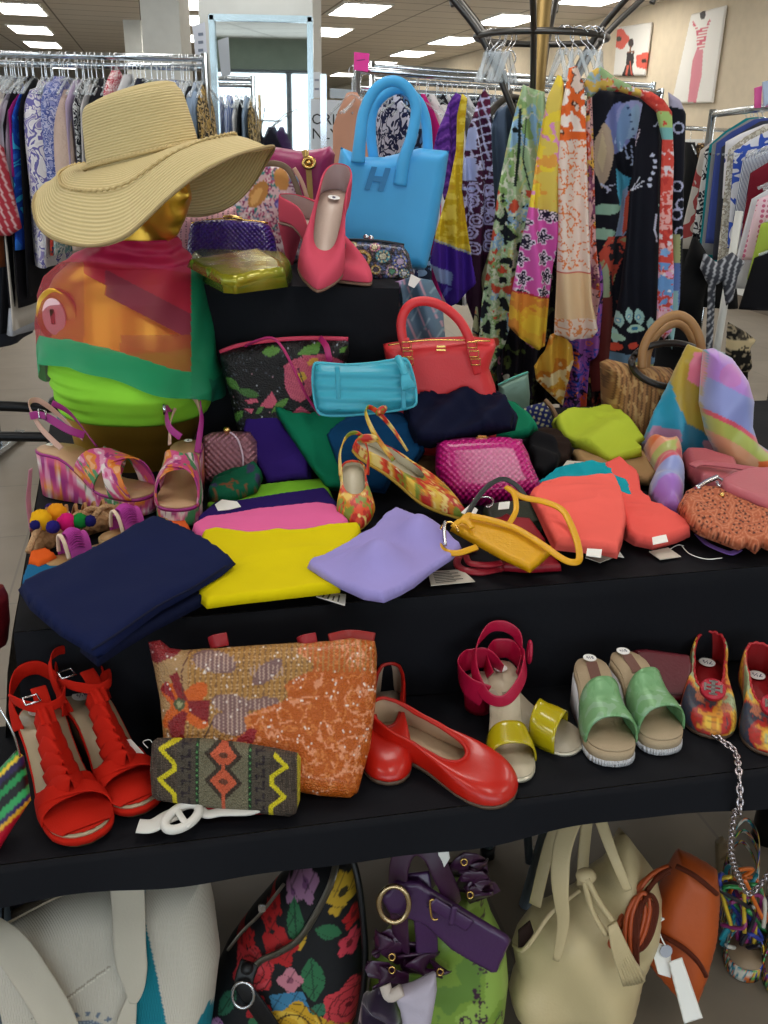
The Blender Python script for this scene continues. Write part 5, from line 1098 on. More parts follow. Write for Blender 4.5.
# blue tote with a raised H
BLU = mat('44A6E2', .5, bump=('noise', 30, .03), spec=.4)
t, pl, _ = bag('blue_tote', 'large sky blue rubber tote with a raised letter H and round handles', (378, 266, ZR), [(341, 147), (352, 152), (366, 157), (384, 157), (400, 153), (420, 148), (449, 151), (445, 180), (436, 230), (427, 266), (424, 270), (336, 266), (330, 262), (331, 205)], BLU, 2, 5, .10, rim=.03, wr=.001, wf=5)
tube('front_handle', [pl.P(358, 162, .05), pl.P(360, 140, .055), pl.P(364, 112, .05), pl.P(376, 89, .05), pl.P(393, 81, .05), pl.P(408, 89, .05), pl.P(416, 108, .052), pl.P(412, 135, .056), pl.P(404, 160, .056), pl.P(400, 185, .05)], lambda q: .0115+.004*abs(2*q-1)**3, BLU, t, 12)
tube('back_handle', [pl.P(374, 160, -.04), pl.P(371, 135, -.04), pl.P(373, 110, -.04), pl.P(385, 94, -.04), pl.P(402, 89, -.04), pl.P(418, 101, -.04), pl.P(426, 122, -.04), pl.P(428, 152, -.04)], .0115, BLU, t, 12)
text('raised_letter', 'H', pl, 375, 180, .062, mat('1F74AC', .5), t, h=.05, ext=.006, rot=-4, bold=.003, shear=.25)
# sheer blue scarf hanging at the right side of the riser
def mesh_(x, y):
    p = Paint(x, y, '4E6C84'); p.put(np.abs(((x-y*.5) % 16)-8) < .9, 'B890A0'); p.put(np.abs(((x+y*.7) % 19)-9) < .8, '7C98A8'); p.put((x < 401-(y-290)*.12) & (y < 345), 'A888B8'); return p
o = puff('sheer_blue_scarf', [(388, 283), (398, 281), (410, 277), (432, 280), (442, 300), (446, 345), (430, 372), (396, 374), (374, 366), (386, 335), (397, 312), (396, 294)], standY(410, 330, 1.86, -10, 10), .04, mat(vc=True, rough=.5, alpha=.9), wr=.012, wf=16, wdir=20, col=mesh_, res=.004); tag(o, 'sheer grey blue scarf with pink lines spilling over the riser corner behind the coral handbag', 'scarf')
# ================================================================ ON THE UPPER TABLE, BACK ROW
def seq(x, y):
    p = Paint(x, y, '07080C'); n = fbm(x/1.6, y/1.6, 161); p.put(n > .74, '4A505C'); p.put(n > .83, 'B8BEC8')  # grey and pale specks: sequin glints painted into the colour
    p.poly([(286, 362), (296, 356), (310, 352), (324, 351), (330, 362), (322, 378), (312, 392), (302, 398), (292, 394), (287, 382)], 'D06078'); p.poly([(304, 352), (330, 351), (345, 360), (330, 372), (312, 370)], 'C85470')
    k = ((x+y*.3) % 2.4 < 1) & (p.c[:, 0] > .3); p.put(k, 'A83858', .6); p.disc(303, 373, 5, 'D8B040').ell(314, 358, 6, 3, -30, 'D8A040').line([(300, 365), (306, 382)], 1.4, '3A2030')
    p.poly([(262, 402), (274, 388), (279, 398), (274, 404)], 'C85870').poly([(248, 396), (258, 394), (262, 399), (250, 399)], 'C85870').poly([(290, 412), (302, 402), (314, 410), (300, 414)], 'C04C68').poly([(247, 405), (256, 404), (254, 409)], 'C85870')
    p.leaf(264, 350, 282, 347, 9, '5A8A3A').poly([(298, 352), (306, 344), (322, 340), (320, 350), (308, 352)], '5A8A3A').leaf(228, 374, 242, 386, 9, '4A7A34').leaf(240, 386, 262, 392, 8, '3E6A30').leaf(274, 408, 290, 394, 7, '5A8A3A').leaf(234, 420, 246, 406, 7, '4A7A34').leaf(258, 410, 266, 402, 5, '4A7A34').leaf(340, 350, 347, 345, 5, '5A8A3A'); return p
t, pl, _ = bag('sequin_floral_tote', 'black sequin tote with pink flowers and thin pink straps, below the riser', (275, 438, 0, 1.735), [(220, 352), (240, 345), (275, 340), (310, 338), (348, 339), (349, 352), (340, 385), (330, 415), (322, 440), (320, 466), (250, 466), (238, 430), (230, 395), (222, 370)], mat(vc=True, rough=.45, bump=('vor', 300, .5)), 0, 2, .07, col=seq, res=.0025)
PK = leather('B02468')
ribbon('top_trim', [pl.P(220, 352, .005), pl.P(240, 345, .012), pl.P(275, 340, .014), pl.P(310, 338, .012), pl.P(348, 339, .004)], .008, .006, mat('C83A58', .6), t, face=pl.n)
tube('strap', [pl.P(246, 346, .02), pl.P(256, 341, .045), pl.P(272, 338, .06), pl.P(284, 350, .065), pl.P(298, 378, .065), pl.P(308, 398, .06), pl.P(320, 415, .05)], .0045, PK, t, 8, flat_=.6)
ribbon('strap', [pl.P(320, 338, .03), pl.P(326, 346, .052), pl.P(329, 358, .055), pl.P(332, 370, .05)], .012, .004, PK, t, face=pl.n)
# coral handbag
COR = leather('D23238', bump=('noise', 300, .2))
t, pl, _ = bag('coral_handbag', 'coral red leather handbag with one rolled handle and gold buckles', (442, 414, 0, 1.73), [(383, 344), (394, 342), (430, 338), (470, 336), (494, 339), (496, 346), (489, 368), (495, 385), (498, 400), (496, 440), (480, 455), (420, 455), (396, 430), (388, 372)], COR, 0, 3, .09, wr=.002, rim=.03)
tube('handle', [pl.P(407, 352, .055), pl.P(402, 335, .055), pl.P(402, 318, .05), pl.P(410, 305, .045), pl.P(424, 301, .04), pl.P(442, 306, .045), pl.P(459, 320, .05), pl.P(469, 338, .055), pl.P(472, 350, .055)], .009, COR, t, 12)
ribbon('zip', [pl.P(388, 345, .03), pl.P(430, 340, .035), pl.P(490, 341, .03)], .006, .003, GOLD, t, face=(0, 0, 1))
for x0, x1 in ((406, 410), (471, 478)):
    ribbon('buckle_strap', [pl.P(x0-1, 338, .06), pl.P(x0, 350, .062), pl.P((x0+x1)/2, 362, .06), pl.P(x1, 374, .055)], .016, .004, COR, t, face=pl.n)
    for yy in (345, 354, 362): u = x0+(x1-x0)*(yy-338)/36; tube('buckle', [pl.P(u-4.5, yy-3, .066), pl.P(u+4.5, yy-3, .066), pl.P(u+4.5, yy+3, .066), pl.P(u-4.5, yy+3, .066)], .0014, GOLD, t, 6, 0, True)
for yy, w in ((345.5, 5), (349, 5.5)): prism('gold_emblem', [pl.P(441-w/1.2, yy, .052), pl.P(441+w/1.2, yy, .052), pl.P(441+w/1.2, yy+1.8, .052), pl.P(441-w/1.2, yy+1.8, .052)], pl.n*.001, GOLD, t)
# turquoise clutch with tassel
TUR = mat('38A8C2', .4, bump=('wave', (14, 14, 14), .9, 'UV', 90), coat=.2)
t, pl, _ = bag('turquoise_clutch', 'turquoise crocodile embossed clutch with a tassel, leaning on the coral handbag', (362, 430, 0, 1.60), [(314, 366), (320, 363), (345, 365), (375, 363), (400, 359), (408, 362), (414, 380), (416, 398), (413, 406), (390, 411), (350, 415), (326, 415), (317, 409), (313, 385)], TUR, -2, 20, .05, 'clutch', rim=.02)
for x in (337, 402): ribbon('seam_strip', [pl.P(x, 366, .022), pl.P(x+1, 385, .028), pl.P(x+2, 410, .02)], .009, .002, leather('2E9AB4'), t, face=pl.n)
tube('piping', [pl.P(*q, .0) for q in [(314, 366), (320, 363), (345, 365), (375, 363), (400, 359), (408, 362), (414, 380), (416, 398), (413, 406), (390, 411), (350, 415), (326, 415), (317, 409), (313, 385)]], .003, leather('4CB8CE'), t, 8, 4, True)
ts = tube('tassel', [pl.P(398, 358, .03), pl.P(402, 366, .045), pl.P(405, 374, .045)], .007, leather('48B4CC'), t)
for i in range(9): u = i/8; tube('tassel_strand', [pl.P(403+u*3, 371, .045), pl.P(402+u*9, 380, .05), pl.P(403+u*13, 391-u*4, .045)], .0022, leather('48B4CC'), ts, 5, 3)
# folded cloths behind
C = cloth
fold('purple_folded_top', 'dark purple folded top beside the rose woven clutch', 'top', [(246, 412), (256, 408), (275, 408), (288, 430), (302, 445), (312, 462), (311, 482), (288, 484), (268, 487), (256, 462), (243, 440)], ZT+.002, 44, .030, C('2C1666'))
fold('green_folded_top', 'emerald green folded top between the purple and blue ones', 'top', [(272, 407), (300, 415), (346, 411), (352, 430), (345, 450), (350, 475), (344, 492), (328, 490), (310, 466), (290, 436)], ZT+.006, 44, .034, C('067050'))
fold('blue_folded_top', 'deep teal blue folded top under the floral shoe', 'top', [(325, 434), (340, 420), (372, 411), (405, 414), (420, 436), (425, 452), (416, 466), (396, 474), (385, 494), (350, 490), (335, 462)], ZT+.008, 44, .042, C('053E68'))
fold('brown_cloth', 'brown cloth patch under the pink woven clutch', 'cloth', [(404, 455), (430, 445), (445, 470), (436, 492), (410, 480)], ZT+.002, 14, .03, C('6A523A'))
fold('navy_folded_stack', 'navy folded garments heaped below the coral handbag', 'top', [(403, 412), (411, 400), (430, 393), (447, 397), (460, 393), (478, 397), (490, 393), (506, 401), (517, 417), (514, 430), (494, 434), (474, 438), (455, 440), (430, 448), (414, 446), (407, 430)], ZT+.085, 38, .06, C('0A0F2A'), wr=.012, wf=14, wdir=-35)
fold('green_cloth_corner', 'bright green cloth peeking right of the navy heap', 'cloth', [(502, 402), (516, 406), (530, 418), (537, 430), (530, 437), (512, 440), (488, 440), (500, 430)], ZT+.07, 30, .03, C('07704F'))
# pink woven clutch
t, pl, _ = bag('pink_woven_clutch', 'hot pink glossy woven clutch in the middle of the upper table', (487, 506, ZT), [(436, 446), (442, 441), (470, 439), (502, 437), (520, 440), (527, 452), (534, 470), (541, 486), (538, 498), (515, 503), (478, 506), (456, 503), (443, 494), (435, 470)], woven('C2147A', 560, 0), 0, 30, .085, 'clutch', rim=.03)
ribbon('frame', [pl.P(437, 444, .0), pl.P(470, 439, .003), pl.P(522, 441, .0)], .008, .006, mat('A83A80', .3, .5), t, face=(0, 0, 1)); box('clasp', pl.P(482, 438, .012), (.022, .012, .012), GOLD, t)
# rose woven clutch
t, pl, _ = bag('rose_woven_clutch', 'small metallic rose woven clutch with a gold ball clasp behind the wedge sandals', (230, 484, ZT), [(204, 436), (212, 432), (232, 431), (250, 432), (257, 442), (260, 460), (255, 472), (236, 478), (206, 484), (202, 460)], mat('A87480', .35, .3, bump=('weave', (520, 520, 520), 1., 'UV', 0)), 0, 18, .06, 'clutch', rim=.02)
sphere('clasp_ball', pl.P(227, 430, .012), .007, GOLD, t, 8); tube('cord', [pl.P(230, 432, .03), pl.P(238, 440, .036), pl.P(243, 458, .036), pl.P(242, 474, .03)], .0018, mat('D8C0D0', .5), t, 6)
def grs(x, y): return camo(x, y, '06583E', [('7A4A2E', .62, .70), ('3A3A5A', .70, 1)], 9, 171)
fold('green_print_scarf', 'green scarf with a small multicoloured motif crumpled below the rose clutch', 'scarf', [(208, 498), (214, 484), (232, 475), (256, 468), (264, 478), (258, 492), (240, 500), (228, 505), (212, 504)], ZT+.002, 14, .035, VC, col=grs, wr=.012, wf=18, res=.004)
# stack of tops
fold('lime_folded_top', 'lime green folded top, rearmost of the flat stack', 'top', [(206, 508), (245, 492), (290, 486), (324, 483), (334, 500), (300, 520), (215, 525)], ZT+.001, 2, .012, C('78B82E'))
fold('purple_flat_top', 'dark purple folded top on the flat stack between lime and pink', 'top', [(197, 524), (214, 508), (250, 503), (300, 496), (326, 492), (338, 508), (346, 524), (300, 530), (205, 540)], ZT+.010, 2, .014, C('24105A'))
paper_tag([(215, 505), (222, 500), (237, 502), (241, 507), (229, 510), (218, 511)], flat(228, 511, ZT+.026, 2), 'white paper tag lying on the purple folded top', name='white_tag')
fold('pink_folded_top', 'bubblegum pink folded top between the purple and yellow ones', 'top', [(192, 531), (206, 523), (260, 514), (318, 508), (336, 510), (350, 526), (340, 545), (230, 552), (196, 540)], ZT+.018, 2, .014, C('E0659E'))
fold('yellow_folded_top', 'bright yellow folded top at the front of the table', 'top', [(202, 535), (216, 532), (248, 536), (300, 534), (345, 529), (360, 529), (362, 535), (352, 556), (343, 578), (340, 593), (280, 600), (236, 605), (207, 609), (197, 600), (198, 570)], ZT+.026, 1, .014, C('D8C600'), wr=.003, wf=12)
def cups(x, y): return .042*np.exp(-((x-378)/27)**2-((y-574)/15)**2)+.036*np.exp(-((x-418)/20)**2-((y-542)/13)**2)
fold('lavender_bra_top', 'lavender moulded cup top lying at the front edge beside the yellow top', 'top', [(307, 568), (312, 563), (332, 554), (356, 541), (372, 531), (384, 518), (396, 511), (414, 519), (430, 528), (452, 541), (462, 549), (452, 560), (431, 574), (414, 588), (400, 596), (384, 603), (364, 600), (342, 590), (322, 578)], ZT+.043, 1, .010, C('9C92D2'), hf=cups, res=.004, wr=.002)
paper_tag([(316, 597), (321, 592), (346, 595), (345, 606)], flat(330, 606, ZT+.012, 0), 'small white printed tag under the yellow top edge', lines=4)
# navy top hanging over the edge
t = thing('navy_tube_top', tuple(PZ(100, 620, ZT)), 'large navy blue tube top lying over the left front corner of the table', 'top')
puff('under_layer', [(90, 600), (170, 590), (200, 592), (206, 604), (180, 618), (150, 634), (122, 651), (98, 667), (80, 652)], flat(98, 667, ZT+.012, 4), .014, C('08102E'), t, lay=True, rim=.008)
puff('top_layer', [(18, 590), (40, 576), (94, 550), (130, 532), (156, 522), (176, 528), (204, 541), (226, 554), (236, 564), (222, 576), (196, 592), (160, 612), (128, 636), (99, 659), (60, 636), (30, 610)], flat(99, 659, ZT+.034, 4), .014, C('0C1740'), t, lay=True, rim=.012, wr=.006, wf=9)
ribbon('hem_seam', [flat(99, 659, ZT+.034, 4).P(x, y, .0155) for x, y in ((92, 650), (120, 632), (158, 606), (196, 586), (226, 566))], .004, .002, C('070D28'), t, face=(0, 0, 1))
fold('teal_folded_top', 'teal folded top peeking out left under the navy one', 'top', [(22, 583), (26, 570), (60, 562), (100, 548), (110, 556), (60, 580), (26, 594)], ZT+.001, 2, .010, C('0E5E8A'))
fold('orange_folded_top', 'orange cloth peeking out between the sandals and the teal top', 'top', [(28, 566), (30, 556), (48, 552), (60, 560), (40, 570)], ZT+.010, 2, .010, C('D85A1A'))
fold('orange_cloth', 'orange cloth sliver right of the wedge sandals above the navy top', 'cloth', [(160, 524), (188, 524), (192, 534), (176, 536)], ZT+.004, 2, .010, C('D8602A'))
# mint pouch, blue box bag, rolls
t, pl, _ = bag('mint_pouch', 'small mint silver pouch standing right of the coral handbag', (514, 416, ZT+.02), [(498, 385), (512, 378), (528, 372), (530, 395), (529, 410), (504, 416)], mat('7C9C8E', .4, .3, bump=('noise', 80, .3)), 8, 10, .02, 'pouch'); ribbon('zip', [pl.P(498, 385, .005), pl.P(512, 378, .008), pl.P(528, 372, .005)], .005, .004, mat('5AB0A0', .5), t, face=(0, 0, 1))
def blw(x, y): p = Paint(x, y, '16225C'); p.put(((((x*.9+y*.3)) % 5) < 2) & ((((y-x*.3)) % 5) < 2.5), 'B8B890'); return p
t, pl, _ = bag('blue_woven_box_bag', 'small blue and cream woven barrel bag with wooden end, left of the lime cloth', (540, 438, ZT+.015), [(516, 412), (528, 406), (544, 402), (551, 412), (554, 428), (544, 434), (528, 437), (520, 425)], VC, -12, 14, .07, 'handbag', col=blw, res=.003)
tube('wooden_end', [pl.P(545, 400, .02), pl.P(552, 408, .025), pl.P(557, 420, .025), pl.P(555, 432, .02)], .005, mat('8A6A4C', .5), t)
fold('dark_brown_roll', 'dark brown rolled garment behind the black roll', 'top', [(528, 438), (544, 432), (562, 438), (572, 452), (568, 466), (550, 472)], ZT+.01, 14, .05, C('23150F'), wr=.006)
fold('black_roll', 'black rolled garment right of the pink woven clutch', 'top', [(524, 444), (536, 438), (552, 444), (561, 458), (556, 472), (542, 478), (532, 474), (528, 458)], ZT+.012, 16, .055, C('101014'), wr=.008, wdir=60, wf=16)
# straw tote with rings
def wick(x, y): p = Paint(x, y, '94683C'); u = (x+(y-360)*.10); p.put((u % 4.2) < 1.5, '5E3E20'); n = fbm(x/2, y/8, 181); p.put(n > .6, 'B08A58'); return p
t, pl, _ = bag('wicker_tote', 'brown wicker tote with round wooden and black ring handles', (635, 448, ZT), [(603, 364), (612, 360), (636, 366), (670, 368), (676, 374), (668, 392), (660, 405), (652, 425), (648, 448), (620, 452), (606, 440), (604, 400)], mat(vc=True, rough=.7, bump=('wave', (14, .5, .5), .8, 'UV')), 4, 4, .14, 'handbag', col=wick, res=.003, wr=.006, wf=9)
WD = mat('9A7348', .5, bump=('noise', 60, .3))
tube('wooden_ring', [pl.P(*q, .05) for q in [(642, 368), (643, 350), (650, 334), (662, 321), (676, 315), (689, 320), (698, 334), (702, 355), (700, 378), (694, 392)]], .0095, WD, t, 10)
tube('wooden_ring', [pl.P(*q, .0) for q in [(646, 372), (648, 352), (656, 336), (668, 326), (680, 324), (690, 334), (696, 352), (697, 375), (693, 390)]], .009, WD, t, 10)
tube('black_ring', [pl.P(670+38.5*math.cos(a), 366+21*math.sin(a)+(4*math.cos(a) if math.sin(a) > 0 else -2), .07-.05*(math.sin(a) < 0)) for a in np.linspace(0, 2*PI, 24, endpoint=False)], .0075, mat('221E1C', .3), t, 10, 3, True)
# pastel silk scarf
def silk(x, y):
    p = Paint(x, y, '1490B4'); p.poly([(688, 343), (704, 350), (704, 370), (702, 420), (708, 436), (700, 432), (684, 424), (672, 400), (668, 378), (676, 365)], 'A8902A').poly([(693, 352), (704, 352), (702, 385), (694, 385), (684, 378), (688, 362)], 'D87890')
    p.poly([(640, 445), (652, 425), (676, 428), (678, 445), (660, 466), (640, 462)], 'A8789C').poly([(680, 420), (700, 430), (712, 440), (720, 470), (670, 470)], '0E6E90').poly([(700, 440), (716, 440), (725, 470), (706, 470)], 'A8788A')
    lobe = [(706, 346), (714, 348), (732, 358), (748, 380), (755, 400), (752, 420), (754, 440), (790, 470), (740, 480), (724, 462), (706, 434), (700, 400), (704, 365)]
    p.poly(lobe, '8C98D4'); inside = inpoly(x, y, lobe); p.put(inside & (y < 385+(x-725)*.5) & (y < 400), 'B080D0'); p.put(inside & (np.hypot(x-724, y-372) < 11), 'C07AC0')
    b = 406+(x-700)*.24+((x-700)**2)*.006; p.put(inside & (y > b), 'D8506A'); p.put(inside & (y > b+5), 'B0BC5A'); p.put(inside & (y > b+20), 'D8A07A'); p.put(inside & (x > 750) & (y > 455), 'D8601E'); return p
t = thing('pastel_silk_scarf', tuple(PZ(700, 465, ZT)), 'pastel silk scarf in lilac, blue and gold tied to the wicker tote ring', 'scarf')
SILK = mat(vc=True, rough=.35, sheen=.4, bump=('noise', 20, .2))
puff('tied_panel', [(688, 344), (704, 350), (704, 380), (706, 430), (724, 462), (700, 466), (665, 464), (642, 462), (640, 446), (654, 412), (665, 390), (676, 366)], stand(690, 466, ZT, 0, 8), .05, SILK, t, col=silk, wr=.010, wf=12, wdir=10, res=.0035)
puff('draped_lobe', [(704, 350), (714, 348), (732, 358), (746, 379), (753, 400), (751, 425), (756, 442), (785, 462), (780, 474), (740, 474), (718, 458), (706, 434), (700, 405), (702, 370)], stand(740, 474, ZT, -6, 6), .12, SILK, t, col=silk, wr=.006, wf=10, wdir=-30, res=.0027)
def silk2(x, y):
    p = Paint(x, y, 'D89070'); p.put(y > 466, 'C8425A'); p.put((y > 462) & (y < 468) & (x < 672), 'A8B060'); p.put(y > 480, '8A96CC'); p.put(y > 500, '9A6AC0'); p.put((y < 458) & (x < 664), 'D0602A'); return p
puff('loose_end', [(642, 449), (664, 456), (678, 449), (682, 468), (684, 490), (680, 519), (662, 515), (648, 499), (649, 486), (656, 472), (648, 460)], flat(680, 519, ZT+.006, 10), .05, SILK, t, lay=True, col=silk2, wr=.008, wf=14, wdir=60, res=.004, rim=.03)
# ================================================================ UPPER TABLE, FRONT ROW
fold('beige_cloth', 'tan beige folded cloth behind the coral shorts', 'cloth', [(570, 455), (600, 452), (640, 455), (662, 462), (664, 476), (650, 486), (620, 482), (585, 476)], ZT+.004, 10, .03, C('A08058'))
fold('lime_towel', 'yellow green folded cloth in front of the wicker tote', 'cloth', [(551, 424), (562, 416), (584, 415), (600, 407), (613, 406), (622, 418), (634, 430), (645, 440), (637, 446), (642, 458), (609, 465), (592, 456), (574, 448), (555, 434)], ZT+.03, 18, .03, C('B0C038', bump=('noise', 500, .4)), wr=.009, wf=9, wdir=-42)
fold('coral_folded_shorts', 'coral folded shorts at the right with rolled hem and white tag', 'shorts', [(600, 470), (616, 462), (638, 478), (640, 496), (652, 510), (672, 518), (690, 527), (690, 537), (677, 543), (653, 550), (634, 546), (624, 540), (612, 510)], ZT+.003, 6, .035, C('E65C54'))
fold('turquoise_folded_top', 'turquoise folded top between the two coral shorts', 'top', [(538, 486), (556, 472), (590, 465), (612, 467), (628, 480), (633, 500), (627, 520), (600, 510), (560, 500)], ZT+.022, 5, .022, C('0898A8'))
fold('coral_front_shorts', 'coral folded shorts lying in front on the turquoise top', 'shorts', [(528, 498), (540, 488), (560, 482), (590, 481), (612, 480), (619, 488), (624, 506), (626, 524), (622, 545), (617, 559), (600, 555), (570, 552), (553, 550), (545, 534), (536, 514)], ZT+.026, 6, .028, C('F0665C'))
paper_tag([(559, 471), (567, 461), (597, 463), (605, 471)], flat(580, 471, ZT+.035, 8), 'grey printed card lying above the turquoise top', lines=6, m=CARD)
paper_tag([(585, 558), (600, 563), (613, 558), (605, 551), (590, 552)], flat(600, 563, ZT+.003), 'grey card tag under the front coral shorts', m=CARD)
paper_tag([(587, 549), (602, 550), (601, 558), (586, 556)], flat(595, 558, ZT+.062), 'white woven size tag on the front coral shorts hem', m=PAPER)
paper_tag([(652, 538), (666, 535), (668, 542), (653, 545)], flat(660, 545, ZT+.046), 'white woven size tag on the right coral shorts hem', m=PAPER)
paper_tag([(649, 552), (668, 548), (681, 557), (660, 560)], flat(665, 560, ZT+.002), 'grey card tag lying alone between the coral shorts and lace pouch', m=CARD, string=[flat(665, 560, ZT+.003).P(x, y) for x, y in ((670, 549), (678, 545), (684, 546))])
paper_tag([(613, 556), (618, 550), (624, 558)], flat(618, 558, ZT+.002), 'white corner of a tag right of the front coral shorts')
paper_tag([(428, 572), (462, 570), (475, 582), (431, 586)], flat(450, 586, ZT+.003), 'beige printed card tag at the front edge below the yellow bag', lines=7, m=CARD)
# pink leather bag and lace pouch
t = thing('pink_leather_bag', tuple(PZ(740, 505, ZT)), 'dusty pink leather bag with tassel hardware and strap, at the right end of the table', 'handbag')
DP = leather('B8606A'); f1 = flat(715, 500, ZT+.004, 10)
puff('back_panel', [(681, 459), (702, 460), (734, 470), (740, 485), (725, 497), (698, 492), (686, 482)], f1, .035, DP, t, lay=True, rim=.015)
f2 = flat(760, 515, ZT+.05, 6); puff('front_panel', [(719, 487), (730, 480), (745, 476), (775, 474), (800, 480), (800, 530), (775, 516), (745, 503), (724, 494)], f2, .02, DP, t, lay=True, rim=.008)
ribbon('strap', [flat(700, 470, ZT+.06, 0).P(*q) for q in ((692, 466), (702, 463), (722, 465), (745, 468), (772, 472), (790, 476))], .016, .004, DP, t, face=(0, -.3, 1))
f3 = flat(716, 482, ZT+.066, 0); tube('silver_bar', [f3.P(697, 488), (f3.P(706, 482)), f3.P(717, 477)], .005, SILVER, t)
tube('hook', [f3.P(*q) for q in ((715, 477), (721, 479), (724, 484), (719, 486), (717, 482))], .0028, SILVER, t); tube('chain_loop', [f3.P(*q) for q in ((726, 480), (733, 478), (740, 482), (746, 486), (748, 482))], .0026, mat('6A4A48', .3, .8), t); sphere('rivet', f3.P(722, 495), .005, GOLD, t, 6)
def lace(x, y):
    p = Paint(x, y, 'B05E3E'); d, a, h = cells(x, y, 13, 191, .7); p.put(np.abs((d % 3.2)-1.6) < .55, 'C87E5C'); p.put((np.abs(d-4.3) < 1.0) & (np.sin(5*a+h*9) > .35), '54261A'); p.put(d < .9, '54261A'); return p
fold('lace_pouch', 'terracotta cut out lace pouch at the right end of the front edge', 'pouch', [(678, 510), (685, 497), (697, 491), (719, 492), (739, 502), (758, 513), (776, 518), (790, 545), (772, 553), (762, 548), (756, 555), (746, 548), (738, 551), (720, 544), (699, 536), (684, 524)], ZT+.004, 8, .045, mat(vc=True, rough=.8, bump=('vor', 120, .6)), col=lace, res=.0022, rim=.03)
t = thing('lilac_ribbon', tuple(PZ(715, 548, ZT)), 'lilac ribbon tie trailing below the lace pouch', 'ribbon'); fr = flat(715, 548, ZT+.006)
ribbon('ribbon_strip', [fr.P(*q) for q in ((697, 534), (706, 543), (718, 549), (730, 553), (735, 552), (740, 549))], .01, .002, C('7A5AA8'), t, face=(0, -.3, 1)); tube('thread', [fr.P(*q) for q in ((682, 546), (690, 554), (706, 559), (722, 558))], .0008, PAPER, t, 5)
# green and red wristlet, with grey strap
t = thing('green_red_wristlet', tuple(PZ(510, 540, ZT)), 'dark green and red leather wristlet under the yellow bag', 'purse'); g = flat(520, 545, ZT+.006, 8)
puff('green_panel', [(482, 514), (500, 510), (538, 509), (542, 532), (520, 538), (486, 530)], g, .022, leather('203024'), t, lay=True, rim=.008)
puff('red_flap', [(484, 521), (500, 519), (506, 515), (514, 519), (530, 520), (546, 542), (520, 545), (492, 534)], g.off(.022), .006, leather('8E1626'), t, lay=True, rim=.004)
ribbon('grey_strap', [g.P(464, 522, .03), g.P(474, 503, .045), g.P(488, 486, .06), g.P(503, 479, .065), g.P(517, 486, .055), g.P(526, 498, .04)], .009, .003, leather('2C3030'), t, face=(0, -.8, .6))
tube('silver_hook', [g.P(*q, .04) for q in ((473, 499), (486, 497), (493, 500), (491, 506), (486, 507))], .0018, SILVER, t)
puff('red_base', [(500, 560), (546, 552), (562, 571), (530, 573), (502, 571)], flat(530, 573, ZT+.003), .012, leather('8E1626'), t, lay=True, rim=.005)
ribbon('red_loop', [flat(480, 570, ZT+.008).P(*q) for q in ((476, 548), (462, 553), (457, 563), (464, 570), (482, 572), (502, 568))], .012, .005, leather('8E1626'), t, face=(0, -.5, .8)); ribbon('red_loop', [flat(480, 570, ZT+.018).P(*q) for q in ((466, 556), (470, 563), (486, 565), (502, 563))], .010, .005, leather('9A1A2A'), t, face=(0, -.5, .8))
paper_tag([(499, 503), (510, 502), (509, 509), (498, 510)], g.off(.04), 'tiny white tag on the green wristlet hook'); paper_tag([(461, 513), (470, 505), (478, 510), (474, 518)], g.off(.02), 'white tag between the floral shoe toe and the wristlet')
YL = leather('D89E08', bump=('noise', 150, .25)); y1 = flat(529, 573, ZT+.03, 14)
t = thing('yellow_flat_bag', tuple(PZ(500, 560, ZT)), 'mustard yellow flat leather bag with a long looped strap near the front edge', 'purse')
puff('bag_body', [(450, 531), (460, 520), (468, 516), (500, 528), (554, 552), (542, 563), (530, 573), (500, 559)], y1, .012, YL, t, lay=True, rim=.004)
y2 = y1.off(.02); ribbon('strap', [y2.P(*q) for q in ((470, 516), (490, 520), (515, 528), (540, 543), (558, 556), (570, 562), (579, 560), (578, 545), (571, 525), (562, 510), (545, 502), (522, 497), (508, 488))], .011, .004, YL, t, face=(0, -.55, .8))
ribbon('strap_end', [y2.P(506, 487, .01), y2.P(514, 494, .012), y2.P(516, 510, .012), y2.P(509, 524, .0)], .009, .004, YL, t, face=(0, -.7, .7))
tube('ring', [y2.P(449+10*math.cos(a), 536+14*math.sin(a)) for a in np.linspace(PI*.6, PI*1.9, 14)], .002, GOLD, t, 6, 0); ribbon('short_strap', [y2.P(*q) for q in ((437, 543), (444, 551), (458, 553), (477, 547))], .010, .004, YL, t, face=(0, -.6, .8))
ribbon('clip_strap', [y2.P(*q) for q in ((453, 527), (460, 521), (468, 523), (472, 528))], .009, .004, YL, t, face=(0, -.6, .8)); tube('silver_pin', [y2.P(445, 545, .01), y2.P(444, 530, .012), y2.P(445, 522, .012)], .003, SILVER, t)
# floral slingback flats
def florc(P):
    n = fbm(P[:, 0]*55+3, P[:, 1]*55+P[:, 2]*40, 201); m_ = fbm(P[:, 0]*90, P[:, 1]*90+P[:, 2]*50, 205); p = Paint(P[:, 0], P[:, 1], 'C87A1C'); p.put(n > .5, 'B8241A'); p.put(n > .66, 'D84A2A'); p.put((n < .40), 'D8B440'); p.put((m_ > .64), '7A8A2A'); p.put((m_ < .32), 'E0C878'); return p.c
def flatshoe(name, label, hp, tp, side, kind='point', up=None, lin=None, pf=None, hheel=.045, throat=.6, hh=.012, stick=None, W=1., group=None, roll=0, **k):
    s = Shoe(name, label, hp, tp, kind, hh, .006, side, roll, W, 'shoe', group); s.slab('sole', leather('5A4638'), .006, -.001); s.slab('insole', lin or INS, .002, .0025, .01)
    o = s.upper('upper', up or VCS, throat, hheel, .032, .024, .86, lin or INS, .02); 
    if pf: refine(o, 2); painted(o, pf)
    if stick: s.sticker(stick, .12, 0, .013, .006)
    return s
